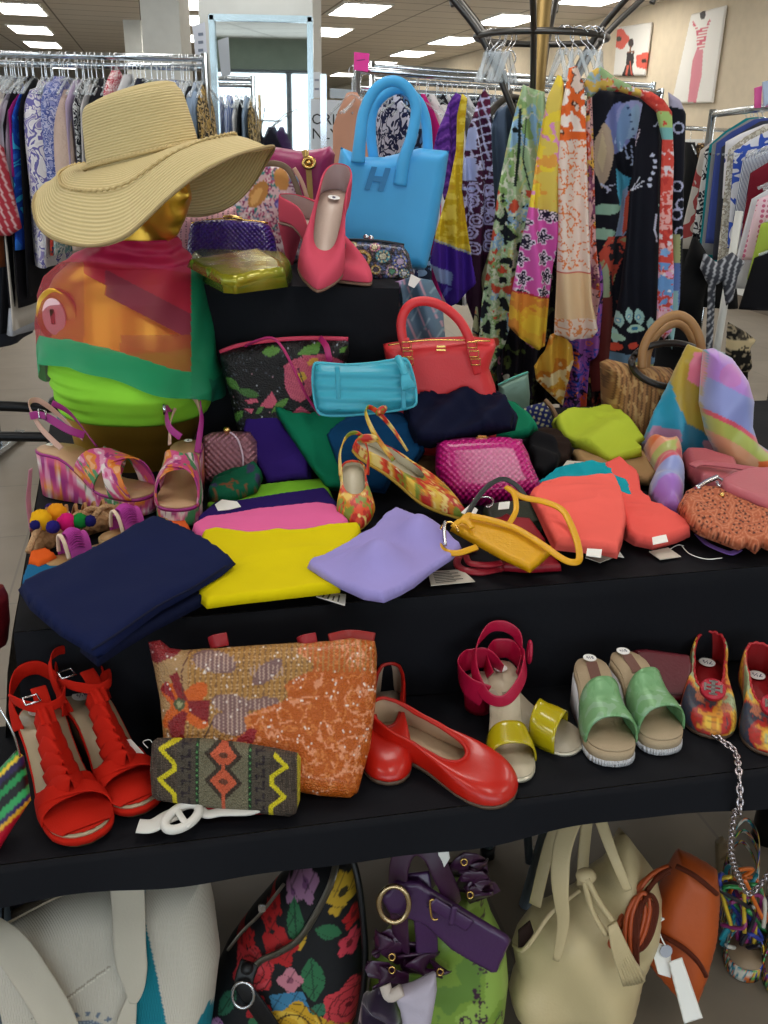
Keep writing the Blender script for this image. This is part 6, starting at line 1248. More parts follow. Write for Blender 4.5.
for lb, hp, tp, sd, op in (('floral red and yellow slingback flat with its toe pointing down at the lavender top', PZ(352, 470, ZT+.075), PZ(359, 531, ZT+.012), 1, 0), ('floral red and yellow slingback flat lying across toward the yellow bag', PZ(352, 450, ZT+.105), PZ(464, 520, ZT+.012), -1, 0)):
    s = Shoe('floral_slingback', lb, hp, tp, 'point', .012, .006, sd, 0, 1.45 if sd == 1 else 1.1, 'shoe', 'floral slingback flats')
    s.slab('sole', leather('C8A03A'), .006, -.001); s.slab('insole', leather('D0C8B0'), .002, .0025, .01)
    # cut away counter: only the front half carries an upper
    o = s.upper('upper', VCS, .58, .010, .018, .020, .90, leather('C8C0A8'), .012); refine(o, 2); painted(o, florc)
    st_ = s.strap('sling_strap', VCS, [(-.11, .36, .03), (-.115, .15, .055), (-.05, .0, .075), (.05, .0, .075), (.115, .15, .055), (.11, .36, .03)], .009); painted(st_, florc)
    b_ = sphere('bow', s.loc(-.11, .05, .072), .012, VCS, s.t, 8, (1.6, .6, .8)); painted(b_, florc)
# multicolour wedge sandals
def tiedye(P):
    n = fbm(P[:, 0]*38+P[:, 1]*20, P[:, 1]*38+P[:, 2]*45, 211); m_ = fbm(P[:, 0]*60, P[:, 1]*60+P[:, 2]*60, 217); p = Paint(P[:, 0], P[:, 1], 'C84A80'); p.put(n > .56, 'D87A2A'); p.put(n > .66, 'E0A070'); p.put(n < .42, 'D890B0'); p.put(n < .34, 'E0D4D0'); p.put((m_ > .66), '4A8A5A'); p.put((m_ < .30), '9A2A78'); return p.c
MGN = leather('A02A80')
for lb, hp, tp, sd, hh in (('tie dye wedge sandal with crossed straps standing sideways, its toe to the right', PZ(46, 490, ZT+.004), PZ(153, 512, ZT+.004), -1, .085), ('tie dye wedge sandal facing the viewer, right one of the pair', PZ(193, 480, ZT+.004), PZ(178, 527, ZT+.004), 1, .08)):
    s = Shoe('wedge_sandal', lb, hp, tp, 'wide', hh, .032, sd, 0, .92, 'shoe', 'tie dye wedge sandals')
    o = s.slab('wedge_sole', VCS, wedge=True); refine(o, 3); painted(o, tiedye)
    s.slab('footbed', leather('C8A07A'), .003, .004, .01); s.slab('edge_trim', MGN, .005, .001, -.004)
    for a, b in ((.50, .84), (.84, .50)):
        q = s.band('crossed_strap', VCS, a, b, .18, .18, .062 if a < b else .068); refine(q, 2); painted(q, tiedye)
    s.strap('heel_strap', leather('D0A898'), [(-.12, .30, .02), (-.13, .14, .05), (-.06, -.0, .085), (.06, .0, .085), (.13, .14, .05), (.12, .30, .02)], .010)
    s.strap('ankle_strap', MGN, [(.13, .06, .07), (.15, .2, .075), (.10, .36, .065), (.0, .42, .06)], .014); s.strap('ankle_strap', MGN, [(-.12, .06, .08), (-.15, .2, .06), (-.13, .42, .03)], .012)
    b = s.loc(.145, .2, .078); tube('buckle', [b+Vector((.004, -.008, -.008)), b+Vector((.004, .008, -.008)), b+Vector((.004, .008, .009)), b+Vector((.004, -.008, .009))], .0016, SILVER, s.t, 6, 0, True); s.sticker('9', .1, 0, .008, .009, .009)
# pompom sandal and fringed espadrilles
TAN = leather('A87848')
s = Shoe('pompom_sandal', 'tan sandal trimmed with yellow, pink and green pompoms left of the wedge sandals', PZ(32, 540, ZT+.004), PZ(132, 520, ZT+.004), 'round', .012, .008, 1, 0, .8, 'shoe')
s.slab('sole', TAN, .008, 0); s.slab('footbed', leather('C09468'), .002, .002, .02)
for tL, tR in ((.75, .85), (.58, .66), (.45, .5)): s.band('strap', TAN, tL, tR, .06, .06, .03)
s.band('embroidered_strap', mat('8A7ABF', .7, pat=('r', ('D8D0E0', '4A3A9A', 'D8C870'), 220, 0, 'voronoi', 'Object', 0)), .3, .36, .07, .07, .035)
for q in range(7): s.strap('lace', TAN, [(-.12, .15+q*.09, .012), (0, .18+q*.09, .04), (.12, .15+q*.09, .012)], .005, .003, 'up')
s.strap('ankle_strap', leather('B0788A'), [(-.08, .02, .0), (-.1, .03, .05), (-.04, .06, .09), (-.02, .08, .11)], .012)
for x, y, r, c in ((41, 514, 8.5, 'E0A818'), (57, 507, 8, 'E89A20'), (53, 521, 5.5, '241C6A'), (67, 516, 7.5, 'C8186A'), (80, 515, 6.5, '147A34'), (90, 515, 5, '1C1A5C'), (50, 502, 4, '2A1C5A'), (35, 519, 4, '1C1A5C')):
    c3 = PZ(x, y+6, ZT+.05); o = sphere('pompom', (0, 0, 0), r/FPX*c3.length*1.02, cloth(c, rough=1), None, 14); 
    for v in o.data.vertices: v.co *= 1+.16*(noise.noise(v.co*420))
    o.parent = s.t; o.matrix_parent_inverse = s.m.inverted(); o.location = c3
FRG = C('B84AA0')
for lb, hp, tp, sd in (('pink fringed flat sandal partly covered by the navy top, nearest the table edge', PZ(118, 549, ZT+.006), PZ(46, 570, ZT+.006), 1), ('pink fringed flat sandal behind its mate, against the navy top', PZ(168, 524, ZT+.02), PZ(100, 545, ZT+.02), 1)):
    s = Shoe('fringed_sandal', lb, hp, tp, 'round', .01, .008, sd, 0, .95, 'shoe', 'pink fringed flat sandals')
    s.slab('rope_sole', mat('C8A878', .8, bump=('wave', 60, .6)), .012, 0); s.slab('footbed', leather('B08A5A'), .002, .002, .02); s.band('vamp_band', FRG, .55, .6, .30, .30, .038)
    for q in range(20):
        u = .1+.8*q/19; a = PI*u; w = s.w(.6)*s.L; x = -w*math.cos(a)/s.L; z = .04*math.sin(a)**.75
        s.strap('fringe', C('A83A92'), [(x, .70, z+.002), (x*1.04, .60, z+.008), (x*1.06, .5, z+.002)], .006, .0015, 'up')
    s.strap('stitched_edge', mat('E0C8B0', .7), [(-.16, .74, .008), (-.1, .75, .032), (0, .76, .042), (.1, .75, .032), (.16, .74, .008)], .006, .004, 'up')
fold('braided_strap_heap', 'heap of tan braided sandal straps with pale beads above the fringed sandals', 'shoe', [(30, 545), (50, 530), (90, 522), (125, 513), (128, 522), (100, 532), (60, 545), (34, 556)], ZT+.004, 6, .02, mat('9A744C', .7, bump=('vor', 120, .8)), wr=.01, wf=40)
for i, (a, b) in enumerate((((28, 552), (60, 520)), ((60, 540), (95, 518)), ((85, 530), (124, 512)), ((74, 524), (112, 520)))):
    p, q = PZ(*a, ZT+.02), PZ(*b, ZT+.025); m_ = (p+q)/2+Vector((0, 0, .025)); tag(tube('braided_strap', [p, m_, q], .005, mat('B8926A', .7, bump=('vor', 200, .8)), None, 8), ['tan braided strap at the far left of the sandal heap', 'tan braided strap over the middle of the sandal heap', 'tan braided strap at the right of the sandal heap', 'tan braided strap crossing behind the pompoms'][i], 'strap')
o = puff('dark_red_bag', [(-14, 585), (0, 588), (6, 600), (8, 625), (6, 645), (-14, 650)], standY(0, 620, 1.15), .05, leather('5E1018')); tag(o, 'dark red bag edge at the left border of the picture', 'handbag')
# ================================================================ LOWER TABLE
def strp(x, y):
    u = y+.95*x; p = Paint(x, y, '0C0C12')
    for a, b, c in ((768, 773, '1E8A3E'), (773, 778, 'D8B828'), (778, 786, '241848'), (792, 800, '1E8A4A'), (812, 821, '2A9A54'), (821, 827, '2A1A50'), (827, 832, 'E0A828'), (832, 999, 'B8142E')): p.put((u > a) & (u <= b), c)
    return p
t, pl, _ = bag('striped_bag', 'black bag with green, yellow and red diagonal stripes at the left edge', (0, 850, ZL), [(-22, 790), (-4, 772), (16, 750), (24, 756), (29, 785), (31, 800), (14, 826), (-2, 852), (-22, 862)], VCS, 10, 30, .03, col=strp, res=.0025)
tube('cord', [pl.P(20, 756, .02), pl.P(14, 735, .04), pl.P(2, 712, .05), pl.P(-6, 704, .05)], .0015, SILVER, t, 6)
RED = cloth('B81C0C', rough=.85, bump=('noise', 500, .2)); CHAMP = leather('A8977C', rough=.35, metal=.25); 
def scallop(s, t, w, ln, z, m, x0=0.):
    n, k = 14, 8; vs = []; fs = []
    for j in range(k+1):
        v = j/k
        for i in range(n+1):
            u = -1+2*i/n; ww = w*(1-.35*v*v)*math.sqrt(max(0, 1-(max(0, v-.4)/.62)**2)); x = x0+u*ww
            tt = t+ln*v-.03*abs(u); zz = z*(1-.55*u*u)+.010*v-.006*abs(u)*v+.002*math.sin(u*6)
            vs.append(Vector((s.cx(tt)+x*s.L, tt*s.L, s.h(tt)+zz)))
    for j in range(k):
        for i in range(n): a = j*(n+1)+i; fs.append((a, a+1, a+n+2, a+n+1))
    o = M('ruffle', vs, fs, m, s.t, True, True); mod(o, ('sol', .002, 0)); return o
for lb, hp, tp, sd, st_ in (('red suede ruffled sandal at the left, nearer the striped bag', PZ(41, 742, ZL+.004), PZ(92, 845, ZL+.004), 1, '8½'), ('red suede ruffled sandal with raised ankle strap, beside the white tag', PZ(80, 728, ZL+.004), PZ(146, 815, ZL+.004), -1, '8½')):
    s = Shoe('ruffled_sandal', lb, hp, tp, 'wide', .062, .012, sd, 0, .92, 'shoe', 'red ruffled sandals')
    s.slab('wedge', mat('5A4634', .4, .2), wedge=True, inset=.02, top=-.004, taper=.94); s.slab('edge_trim', RED, .008, .001, -.004); s.slab('insole', CHAMP, .003, .004, .015)
    for tL, tR, w_ in ((.62, .70, .07), (.72, .76, .065)): s.band('side_strap', RED, tL, tR, w_, w_, .03)
    s.patch('toe_pad', RED, .58, 1.0, .0062, .0)
    s.band('side_strap', RED, .80, .66, .09, .09, .034)
    for j, tt in enumerate(np.linspace(.64, .34, 6)): scallop(s, tt, .10-.009*j, .14, .042+.004*j, RED)
    s.strap('t_strap', RED, [(0, .44, .06), (0, .33, .062), (.0, .24, .062)], .02, .003, 'up')
    hi = .075 if sd == 1 else .10
    s.strap('ankle_strap', RED, [(-.13, .12, .025), (-.15, .22, .042), (-.10, .34, .056), (0, .37, .062), (.10, .32, .06), (.15, .20, .05), (.13, .10, .03)], .015)
    s.strap('heel_strap', RED, [(-.14, .20, .0), (-.15, .10, .035), (-.08, -.01, .05), (.0, -.03, .055), (.08, -.01, .05), (.15, .10, .035), (.14, .2, .0)], .022)
    if sd == -1: s.strap('loose_strap', RED, [(-.10, .02, .035), (-.04, .0, .062), (.08, .04, .078), (.17, .10, .075), (.19, .16, .05), (.16, .22, .02)], .012)
    b = s.loc(.13 if sd == -1 else .06, .24 if sd == -1 else .33, .064); tube('buckle', [b+Vector((-.009, -.009, .004)), b+Vector((.009, -.009, .004)), b+Vector((.009, .009, .004)), b+Vector((-.009, .009, .004))], .0016, SILVER, s.t, 6, 0, True)
    s.sticker(st_, .10, 0, .013, .006, .012)
# orange sequin bag
def sqb(x, y):
    p = Paint(x, y, 'A8793A'); p.put(((x+y*.04) % 5.2) < 1.8, '7A5430'); p.put((((x+y*.04) % 5.2) < 1.8) & ((y % 4) < 1.4), 'C8A070')
    p.put((x < 190) & (y < 720), 'A88458')
    for cx, cy, rx, ry, a in ((216, 662, 22, 11, 15), (233, 703, 20, 9, 10), (262, 703, 18, 6, -8), (236, 722, 22, 12, 5), (268, 672, 18, 8, -40)): p.ell(cx, cy, rx, ry, a, '7A5A58'); p.put((((x-cx)/rx)**2+((y-cy)/ry)**2 < 1) & ((x % 4.4) < 1.5), 'B89A8C')
    e = 262+25*np.sin(y*.04)+(720-y)*.35; k = (x > e+8*np.sin(y*.2)); p.put(k, 'B4560E'); n = fbm(x/13, y/13, 231); m_ = fbm(x/11, y/11, 233)
    p.put(k & (np.abs(n-.5) < .04), 'DC9068'); p.put(k & (np.abs(m_-.45) < .03), 'CC7638'); p.put(k & (y < 672) & (((x+y*.04) % 5.2) < 1.6), 'A87840')
    p.flower(187, 705, 30, 4, 'C85A14', None, .8, .55); p.poly([(183, 703), (172, 676), (180, 672), (190, 700)], '7E0E18').poly([(190, 700), (212, 700), (210, 722), (192, 712)], '7E0E18').poly([(184, 710), (170, 722), (174, 738), (186, 738), (190, 712)], '7E0E18').poly([(183, 705), (162, 690), (168, 680)], '8E1420').disc(182, 704, 6, '4A5030').disc(182, 704, 3, '9A9A70')
    p.poly([(146, 640), (162, 638), (182, 648), (178, 656), (160, 664), (150, 660)], '7E0E18').poly([(236, 740), (250, 728), (259, 728), (254, 742)], '8E1420'); p.line([(192, 650), (184, 672), (186, 700)], 1.2, '5A2A20').line([(214, 720), (204, 742)], 1.2, '4A2A20')
    s_ = _hash(np.floor(x/1.7).astype(int), np.floor(y/1.7).astype(int), 5); bl = fbm(x/16, y/16, 239); p.put((s_ > .965) & (bl > .55), 'F4E8E0'); p.put((s_ > .993), 'E8D8D0'); return p  # near-white dots are sparkle on the sequins, painted into the colour
t, pl, _ = bag('orange_sequin_bag', 'orange sequined shoulder bag with a dark red flower, on the lower table', (350, 798, ZL), [(148, 642), (160, 640), (170, 648), (184, 650), (215, 648), (290, 643), (330, 641), (352, 638), (375, 641), (377, 655), (376, 700), (370, 748), (358, 792), (350, 798), (320, 796), (280, 788), (200, 770), (164, 745), (160, 700), (154, 668)], mat(vc=True, rough=.4, bump=('vor', 330, .6), coat=.15), 6, 33, .055, col=sqb, res=.0021, rim=.03)
ribbon('red_lining', [pl.P(330, 641, .0), pl.P(350, 637, -.012), pl.P(374, 640, 0)], .02, .004, leather('8E1A18'), t, face=pl.n)
for x in (218, 307): ribbon('strap_tab', [pl.P(x-7, 643, -.004), pl.P(x-2, 641, .006), pl.P(x+9, 639, .0)], .018, .006, leather('8E1420'), t, face=pl.n)
def bd(x, y):
    v = y-(x-225)*.10; p = Paint(x, v, '3E342C'); p.put((((x*1.5) % 3) < 1) & ((v % 2.4) < 1.2), '6A5A4C'); k = (x > 179) & (x < 271); p.put(k, '4A4238'); k = (x > 199) & (x < 251); p.put(k, '66624E'); p.put(k & ((((x*1.3+v*1.7) % 3) < 1.2)), '7C745C')
    for yy in (752, 778): d = np.abs(x-225)+np.abs(v-yy)*.95; p.put(d < 19, '3A2E24'); p.put(d < 13.5, 'C85A3A'); p.put(d < 5, '6A3A2A'); p.put(d < 2.4, 'C85A3A')
    p.line([(225, 740), (225, 806)], 3.4, 'C85A3A').disc(225, 752, 3, '6A3A2A').disc(225, 778, 3, '6A3A2A')
    for xx in (199, 251): p.line([(xx, 738), (xx, 812)], 3.4, '15301A').put((np.abs(x-xx) < .8) & ((v % 6) < 2), '5A9A5A')
    for xx in (188, 261): 
        p.put((np.abs(x-xx) < 5) & (((v) % 12) < 1.8), '241A22'); p.put((np.abs(x-xx-3.5*np.sign(np.sin(v*.52))) < 1.2), '241A22')
    z1 = [(181, 741), (163, 752), (176.5, 765), (176.5, 771), (162, 782), (176.5, 795), (176.5, 808)]; z2 = [(276, 748), (287, 757), (272.7, 768), (272.7, 776), (285, 787), (271.6, 798), (271.6, 808)]
    p.line(z1, 4.4, 'D8C81A').line(z2, 4.4, 'D8C81A').put(x > 297.5, 'B8AA2A'); return p
t, pl, _ = bag('beaded_clutch', 'woven bead clutch with yellow zigzags and two orange diamonds', (225, 813, ZL+.008), [(152, 742), (157, 738), (200, 738), (238, 742), (275, 748), (298, 753), (301, 758), (300, 800), (296, 813), (290, 816), (250, 812), (200, 806), (158, 800), (152, 795), (150, 770)], mat(vc=True, rough=.6, bump=('vor', 420, .8)), 4, 24, .035, 'clutch', col=bd, res=.0014, rim=.015)
t = thing('white_belt', tuple(PZ(183, 817, ZL)), 'white belt with an oval buckle coiled below the woven bead clutch', 'belt'); f0 = flat(183, 830, ZL+.012, 12); WH = leather('D4D2CC')
tube('oval_buckle', [f0.P(182+19*math.cos(a)*.9-7*math.sin(a)*0, 817-10.5*math.sin(a)-19*math.cos(a)*.38, .004) for a in np.linspace(0, 2*PI, 24, endpoint=False)], .006, WH, t, 10, 2, True)
ribbon('buckle_bar', [f0.P(176, 808, .006), f0.P(184, 821, .008), f0.P(190, 826, .006)], .008, .004, WH, t, face=f0.n); ribbon('strap', [f0.P(138, 826), f0.P(152, 826), f0.P(166, 818), f0.P(180, 812)], .02, .004, WH, t, face=f0.n)
ribbon('strap', [f0.P(197, 805), f0.P(206, 814), f0.P(222, 812), f0.P(250, 811), f0.P(262, 806)], .012, .005, WH, t, face=f0.n)
fold('red_purse', 'flat red purse peeking out below the woven bead clutch', 'purse', [(196, 800), (250, 806), (290, 808), (270, 814), (240, 815), (205, 812)], ZL+.002, 2, .012, leather('A01020'))
paper_tag([(124, 740), (131, 739), (151, 761), (148, 765), (136, 762)], stand(140, 765, ZL+.03, 0, 40), 'white oblong price tag on a white string by the woven bead clutch', string=[stand(140, 765, ZL+.03, 0, 40).P(*q) for q in ((148, 748), (143, 742), (150, 740), (155, 748))])
# red flats
REDL = mat('B81A0C', .35, coat=.25, bump=('noise', 60, .12))
flatshoe('red_flat', 'glossy red ballet flat standing behind its mate, close to the orange sequin bag', PZ(390, 697, ZL+.003), PZ(388, 786, ZL+.003), 1, 'round', REDL, leather('A89888'), None, .05, .58, .012, None, 1.0, 'red ballet flats').trim('gathered_edge', leather('981208'), .003)
s = flatshoe('red_flat', 'glossy red ballet flat lying diagonally in front of its mate', PZ(374, 735, ZL+.003), PZ(514, 800, ZL+.003), -1, 'round', REDL, leather('C0A88C'), None, .05, .66, .012, None, 1.12, 'red ballet flats', roll=6); s.trim('gathered_edge', leather('B01408'), .0028)
# yellow and pink sandals
PKL = leather('A8123A', rough=.35); YLP = mat('AE9E10', .2, coat=.7, bump=('noise', 40, .15)); WG = mat('CFC8B4', .3, .5)
s = Shoe('ankle_strap_sandal', 'open sandal with yellow toe band and pink ankle strap, facing the viewer', PZ(499, 694, ZL+.003), PZ(517, 784, ZL+.003), 'round', .06, .006, 1, 0, .92, 'shoe', 'yellow and pink sandals')
s.slab('sole', WG, .005, 0); s.slab('insole', leather('C0B49C'), .002, .003, .012); s.band('toe_band', YLP, .70, .74, .20, .20, .038); s.heel('block_heel', PKL, 0, .2, .8, .9)
s.strap('heel_cup', PKL, [(-.12, .22, .0), (-.13, .1, .012), (-.07, -.01, .018), (0, -.02, .02), (.07, -.01, .018), (.13, .1, .012), (.12, .22, .0)], .035)
s.strap('ankle_strap', PKL, [(-.13, .06, .03), (-.10, -.02, .045), (0, -.05, .055), (.12, -.01, .055), (.22, .14, .04), (.23, .30, .025), (.14, .42, .018), (0, .44, .02), (-.12, .34, .025), (-.15, .2, .03), (-.13, .1, .03)], .019)
b = s.loc(-.16, .14, .035); tube('oval_buckle', [b+Vector((-.006, .011*math.cos(a), .017*math.sin(a))) for a in np.linspace(0, 2*PI, 16, endpoint=False)], .0028, PKL, s.t, 8, 0, True); s.sticker('9', .14, .02, .010, .006, .011)
text('insole_print', 'aa', None, 0, 0, .014, mat('8A8070', .7), s.t, local=Matrix.Translation(s.loc(0, .36, .0055)) @ Matrix.Rotation(PI/2, 4, 'Z'), ext=.0002)
s = Shoe('ankle_strap_sandal', 'open sandal with yellow toe band lying behind, its pink heel to the left', PZ(468, 704, ZL+.003), PZ(582, 750, ZL+.003), 'round', .055, .006, -1, 10, 1.05, 'shoe', 'yellow and pink sandals')
s.slab('sole', WG, .005, 0); s.slab('insole', leather('A89C88'), .002, .003, .012); s.band('toe_band', YLP, .68, .74, .22, .22, .042); s.heel('block_heel', PKL, -.02, .2, .85, 1.0)
s.strap('heel_cup', PKL, [(-.13, .24, .01), (-.15, .1, .02), (-.08, -.02, .02), (0, -.04, .022), (.08, -.02, .02), (.15, .1, .012), (.13, .24, .0)], .04)
# green slides
GRN = mat('86B886', .38, .15, bump=('noise', 40, .3), pat=('g', ('6A9A68', '76A474', '88AE8C'), 34, 1., 'noise', 'Object', 0)); SU = cloth('B09C80', rough=.9, bump=('noise', 400, .2))
for lb, hp, tp, sd in (('pale green slide with a tan wedge, left one of the pair', PZ(583, 697, ZL+.003), PZ(616, 766, ZL+.003), 1), ('pale green slide with a tan wedge, right one beside the dark red wallet', PZ(614, 690, ZL+.003), PZ(667, 754, ZL+.003), -1)):
    s = Shoe('wedge_slide', lb, hp, tp, 'wide', .068, .022, sd, 0, 1.12, 'shoe', 'green wedge slides')
    s.slab('outsole', mat('C8C8CC', .6, bump=('wave', 90, .6)), wedge=True, inset=-.008, top=-.016 if False else -.014); s.slab('wedge', SU, .05 if False else .016, .0, 0); s.slab('footbed', SU, .004, .004, .006)
    o = s.slab('wedge_side', SU, wedge=True, inset=.012, top=-.002); q = s.band('vamp_band', GRN, .66, .66, .40, .36, .05, .003, 0, True, .8, 1.06)
    prism('logo_patch', [s.loc(x, t_, .0085) for x, t_ in ((-.045, .12), (.045, .12), (.045, .34), (-.045, .34))], (0, 0, .0004), leather('6E4A40'), s.t); s.sticker('5½', .06, 0, .010, .009, .009)
# dark red wallet with chain
t = thing('dark_red_wallet', tuple(PZ(665, 703, ZL)), 'dark red leather wallet bag with a chain, between the green slides and printed flats', 'handbag')
wp = stand(665, 704, ZL+.002, -4, 50); puff('wallet_body', [(631, 651), (645, 650), (688, 656), (692, 668), (688, 704), (665, 703), (652, 690), (640, 672)], wp, .03, leather('5A0A1C', coat=.4), t, rim=.008); ribbon('flap_edge', [wp.P(637, 662, .016), wp.P(660, 690, .018), wp.P(684, 694, .018)], .004, .002, leather('3E0612'), t, face=wp.n)
def chain(name, pts, r, m, par=None, lk=.010):
    P = [Vector(p) for p in cat([tuple(p) for p in pts], 40)]; acc = 0; bm = bmesh.new(); i = 0; k = 0
    seg = []
    for a, b in zip(P[:-1], P[1:]):
        acc += (b-a).length
        if acc >= lk: seg.append((a, (b-a).normalized())); acc = 0
    vs = []; fs = []
    for k, (c, d) in enumerate(seg):
        u = d.cross(Vector((0, .3, 1)) if abs(d.z) < .8 else Vector((1, 0, 0))).normalized(); v = d.cross(u)
        if k % 2: u, v = v, -u
        n1, n2 = 12, 6; base = len(vs)
        for i in range(n1):
            a = 2*PI*i/n1; cc = c+d*(lk*.78*math.cos(a))+u*(lk*.5*math.sin(a)); ou = (d*math.cos(a)+u*math.sin(a))
            for j in range(n2): b_ = 2*PI*j/n2; vs.append(cc+ou*(r*math.cos(b_))+v*(r*math.sin(b_)))
        for i in range(n1):
            for j in range(n2): fs.append((base+i*n2+j, base+((i+1) % n1)*n2+j, base+((i+1) % n1)*n2+(j+1) % n2, base+i*n2+(j+1) % n2))
    return M(name, vs, fs, m, par, True, True)
hang = PZ(722, 741, ZL+.012); e0 = PZ(739, 776, ZL+.006); chain('chain_strap', [PZ(672, 702, ZL+.012), PZ(690, 716, ZL+.008), hang, PZ(735, 752, ZL+.01), e0, Vector((e0.x, e0.y-.022, e0.z-.04)), PY(735, 812, e0.y-.01), PY(731, 850, e0.y+.02), PY(738, 876, e0.y+.06), PY(748, 893, e0.y+.08), PY(760, 885, e0.y+.08), PY(776, 862, e0.y+.06)], .0019, mat('B8B0B4', .25, 1.), t, .0078)
# printed flats
def prt(P):
    x, y, z = P[:, 0], P[:, 1], P[:, 2]; n = fbm(x*45+2, y*30+z*40, 251); m_ = fbm(x*60, y*50+z*50, 257); p = Paint(x, y, 'C8842A'); p.put(n > .54, 'A8241E'); p.put(n > .64, '2A3446'); p.put(n < .42, 'D8B040'); p.put(n < .33, '9AA880'); p.put(m_ > .66, 'B86A4A'); p.put(np.abs((y*420) % 3-1.5) < .25, '5A3A2A', .5); return p.c
for lb, hp, tp, sd, em in (('printed orange and navy flat with a round red emblem, left one', PZ(706, 664, ZL+.003), PZ(710, 739, ZL+.003), 1, 1), ('printed orange and navy flat with a round red emblem, cut by the right edge', PZ(752, 676, ZL+.003), PZ(770, 757, ZL+.003), -1, 1)):
    s = flatshoe('printed_flat', lb, hp, tp, sd, 'round', VCS, leather('8E1218', rough=.5), prt, .05, .62, .012, '7½', 1.1, 'printed flats'); T = s.T; n = len(T)
    tube('scalloped_edge', [Vector(T[i])+Vector((0, 0, .002*(i % 2))) for i in range(n)], .0026, leather('A81A24'), s.t, 6, 3, True)
    c = s.loc(0, .765, .047); rx = Matrix.Rotation(math.radians(-24), 4, 'X'); mm = Matrix.Translation(c) @ rx
    d = loft('emblem_disc', [[mm @ Vector((.0185*math.cos(a)*q, .0185*math.sin(a)*q, z)) for a in np.linspace(0, 2*PI, 32, endpoint=False)] for z, q in ((-.004, 1), (.002, 1), (.0035, .92))], leather('A8142C', rough=.4), s.t)
    tt = lambda a, b, c_, d_: prism('emblem_bar', [mm @ Vector(q) for q in ((a, b, .0036), (c_, b, .0036), (c_, d_, .0036), (a, d_, .0036))], mm.to_3x3() @ Vector((0, 0, .0012)), SILVER, d)
    for bar in ((-.0028, -.013, .0028, .013), (-.010, .0015, .010, .0052), (-.010, -.0052, .010, -.0015), (-.006, .0095, .006, .0125), (-.006, -.0125, .006, -.0095), (-.013, -.007, -.0098, .007), (.0098, -.007, .013, .007)): tt(*bar)
# ================================================================ BAGS ON THE FLOOR
def fbag(name, label, Y, ol, m, yaw=0, lean=8, thick=.12, **k):
    yf = 512+900*math.tan(math.atan(1.55/Y)-PITCH)-2; ol = [(x, min(y, yf)) for x, y in ol]; xs = [p[0] for p in ol]; ax = sum(xs)/len(xs); pl = standY(ax, 950, Y, yaw, lean); t = thing(name, (pl.o.x, Y, 0), label, 'handbag'); puff('bag_body', ol, pl, thick, m, t, **k); return t, pl
# white canvas tote
def tote(x, y):
    p = Paint(x, y, 'CCC5B8'); p.poly([(139, 876), (148, 874), (160, 930), (186, 1060), (150, 1090), (138, 1000)], '0A7A8C').poly([(-30, 972), (0, 984), (22, 1010), (40, 1060), (40, 1100), (-30, 1100)], '0A7A8C').poly([(192, 1012), (212, 985), (216, 1010), (200, 1100), (186, 1100)], '0A7A8C')
    p.line([(44, 989), (80, 968), (118, 941)], 1.6, '9A9080'); p.line([(46, 991), (80, 970), (119, 943)], .8, 'E8E2D4')
    e = np.hypot((x-97)*.8+(y-1012)*.55, ((y-1012)*.85-(x-97)*.4)*1.25); p.put(np.abs(e-21) < 2.6, '6E7C90'); p.put((e < 11), '7C8A9C'); a = np.arctan2(y-1012, x-97); p.put((e > 28) & (e < 34) & (np.cos(a*16) > .3) & (y < 1020), '6E7C90'); s_ = _hash(np.floor(x).astype(int), np.floor(y).astype(int), 9); p.put((s_ > .8) & (np.abs(e-21) < 2.6), 'A8B4C0'); return p
t, pl = fbag('canvas_tote', 'cream canvas tote with teal stripes and a glittery grey eye print on the floor', 1.08, [(-30, 936), (0, 921), (60, 890), (100, 880), (140, 876), (206, 868), (214, 905), (220, 952), (216, 985), (212, 1020), (206, 1064), (100, 1082), (-30, 1090)], mat(vc=True, rough=.9, bump=('weave', (1500, 1500, 1500), .3)), 3, 8, .12, col=tote, res=.0028, wr=.008, wf=5, rim=.05)
CRM = C('CCC4B4')
ribbon('handle', [pl.P(125, 868, .09), pl.P(128, 900, .085), pl.P(130, 950, .08), pl.P(134, 985, .078), pl.P(133, 1003, .074)], lambda q: .052*(1-.1*q) if q < .6 else .052*(1-.1*q)*(1-(q-.6)*1.9), .004, CRM, t, face=pl.n)
ribbon('handle', [pl.P(132, 998, .074), pl.P(127, 1020, .07), pl.P(120, 1060, .066)], lambda q: .014+.03*q, .004, CRM, t, face=pl.n)
ribbon('handle', [pl.P(-14, 930, .09), pl.P(8, 945, .088), pl.P(30, 975, .084), pl.P(54, 1015, .08), pl.P(70, 1060, .076)], .062, .004, CRM, t, face=pl.n)
ribbon('hem', [pl.P(-30, 942, .05), pl.P(0, 927, .058), pl.P(60, 896, .06), pl.P(108, 883, .05)], .004, .002, C('A89E8C'), t, face=pl.n)
o = puff('tissue_paper', [(12, 914), (22, 892), (50, 882), (74, 884), (70, 896), (40, 908)], standY(40, 900, 1.13, 0, 0), .02, mat('B8BED4', .7), wr=.01, wf=20); tag(o, 'pale tissue paper sticking out of the cream canvas tote', 'paper')
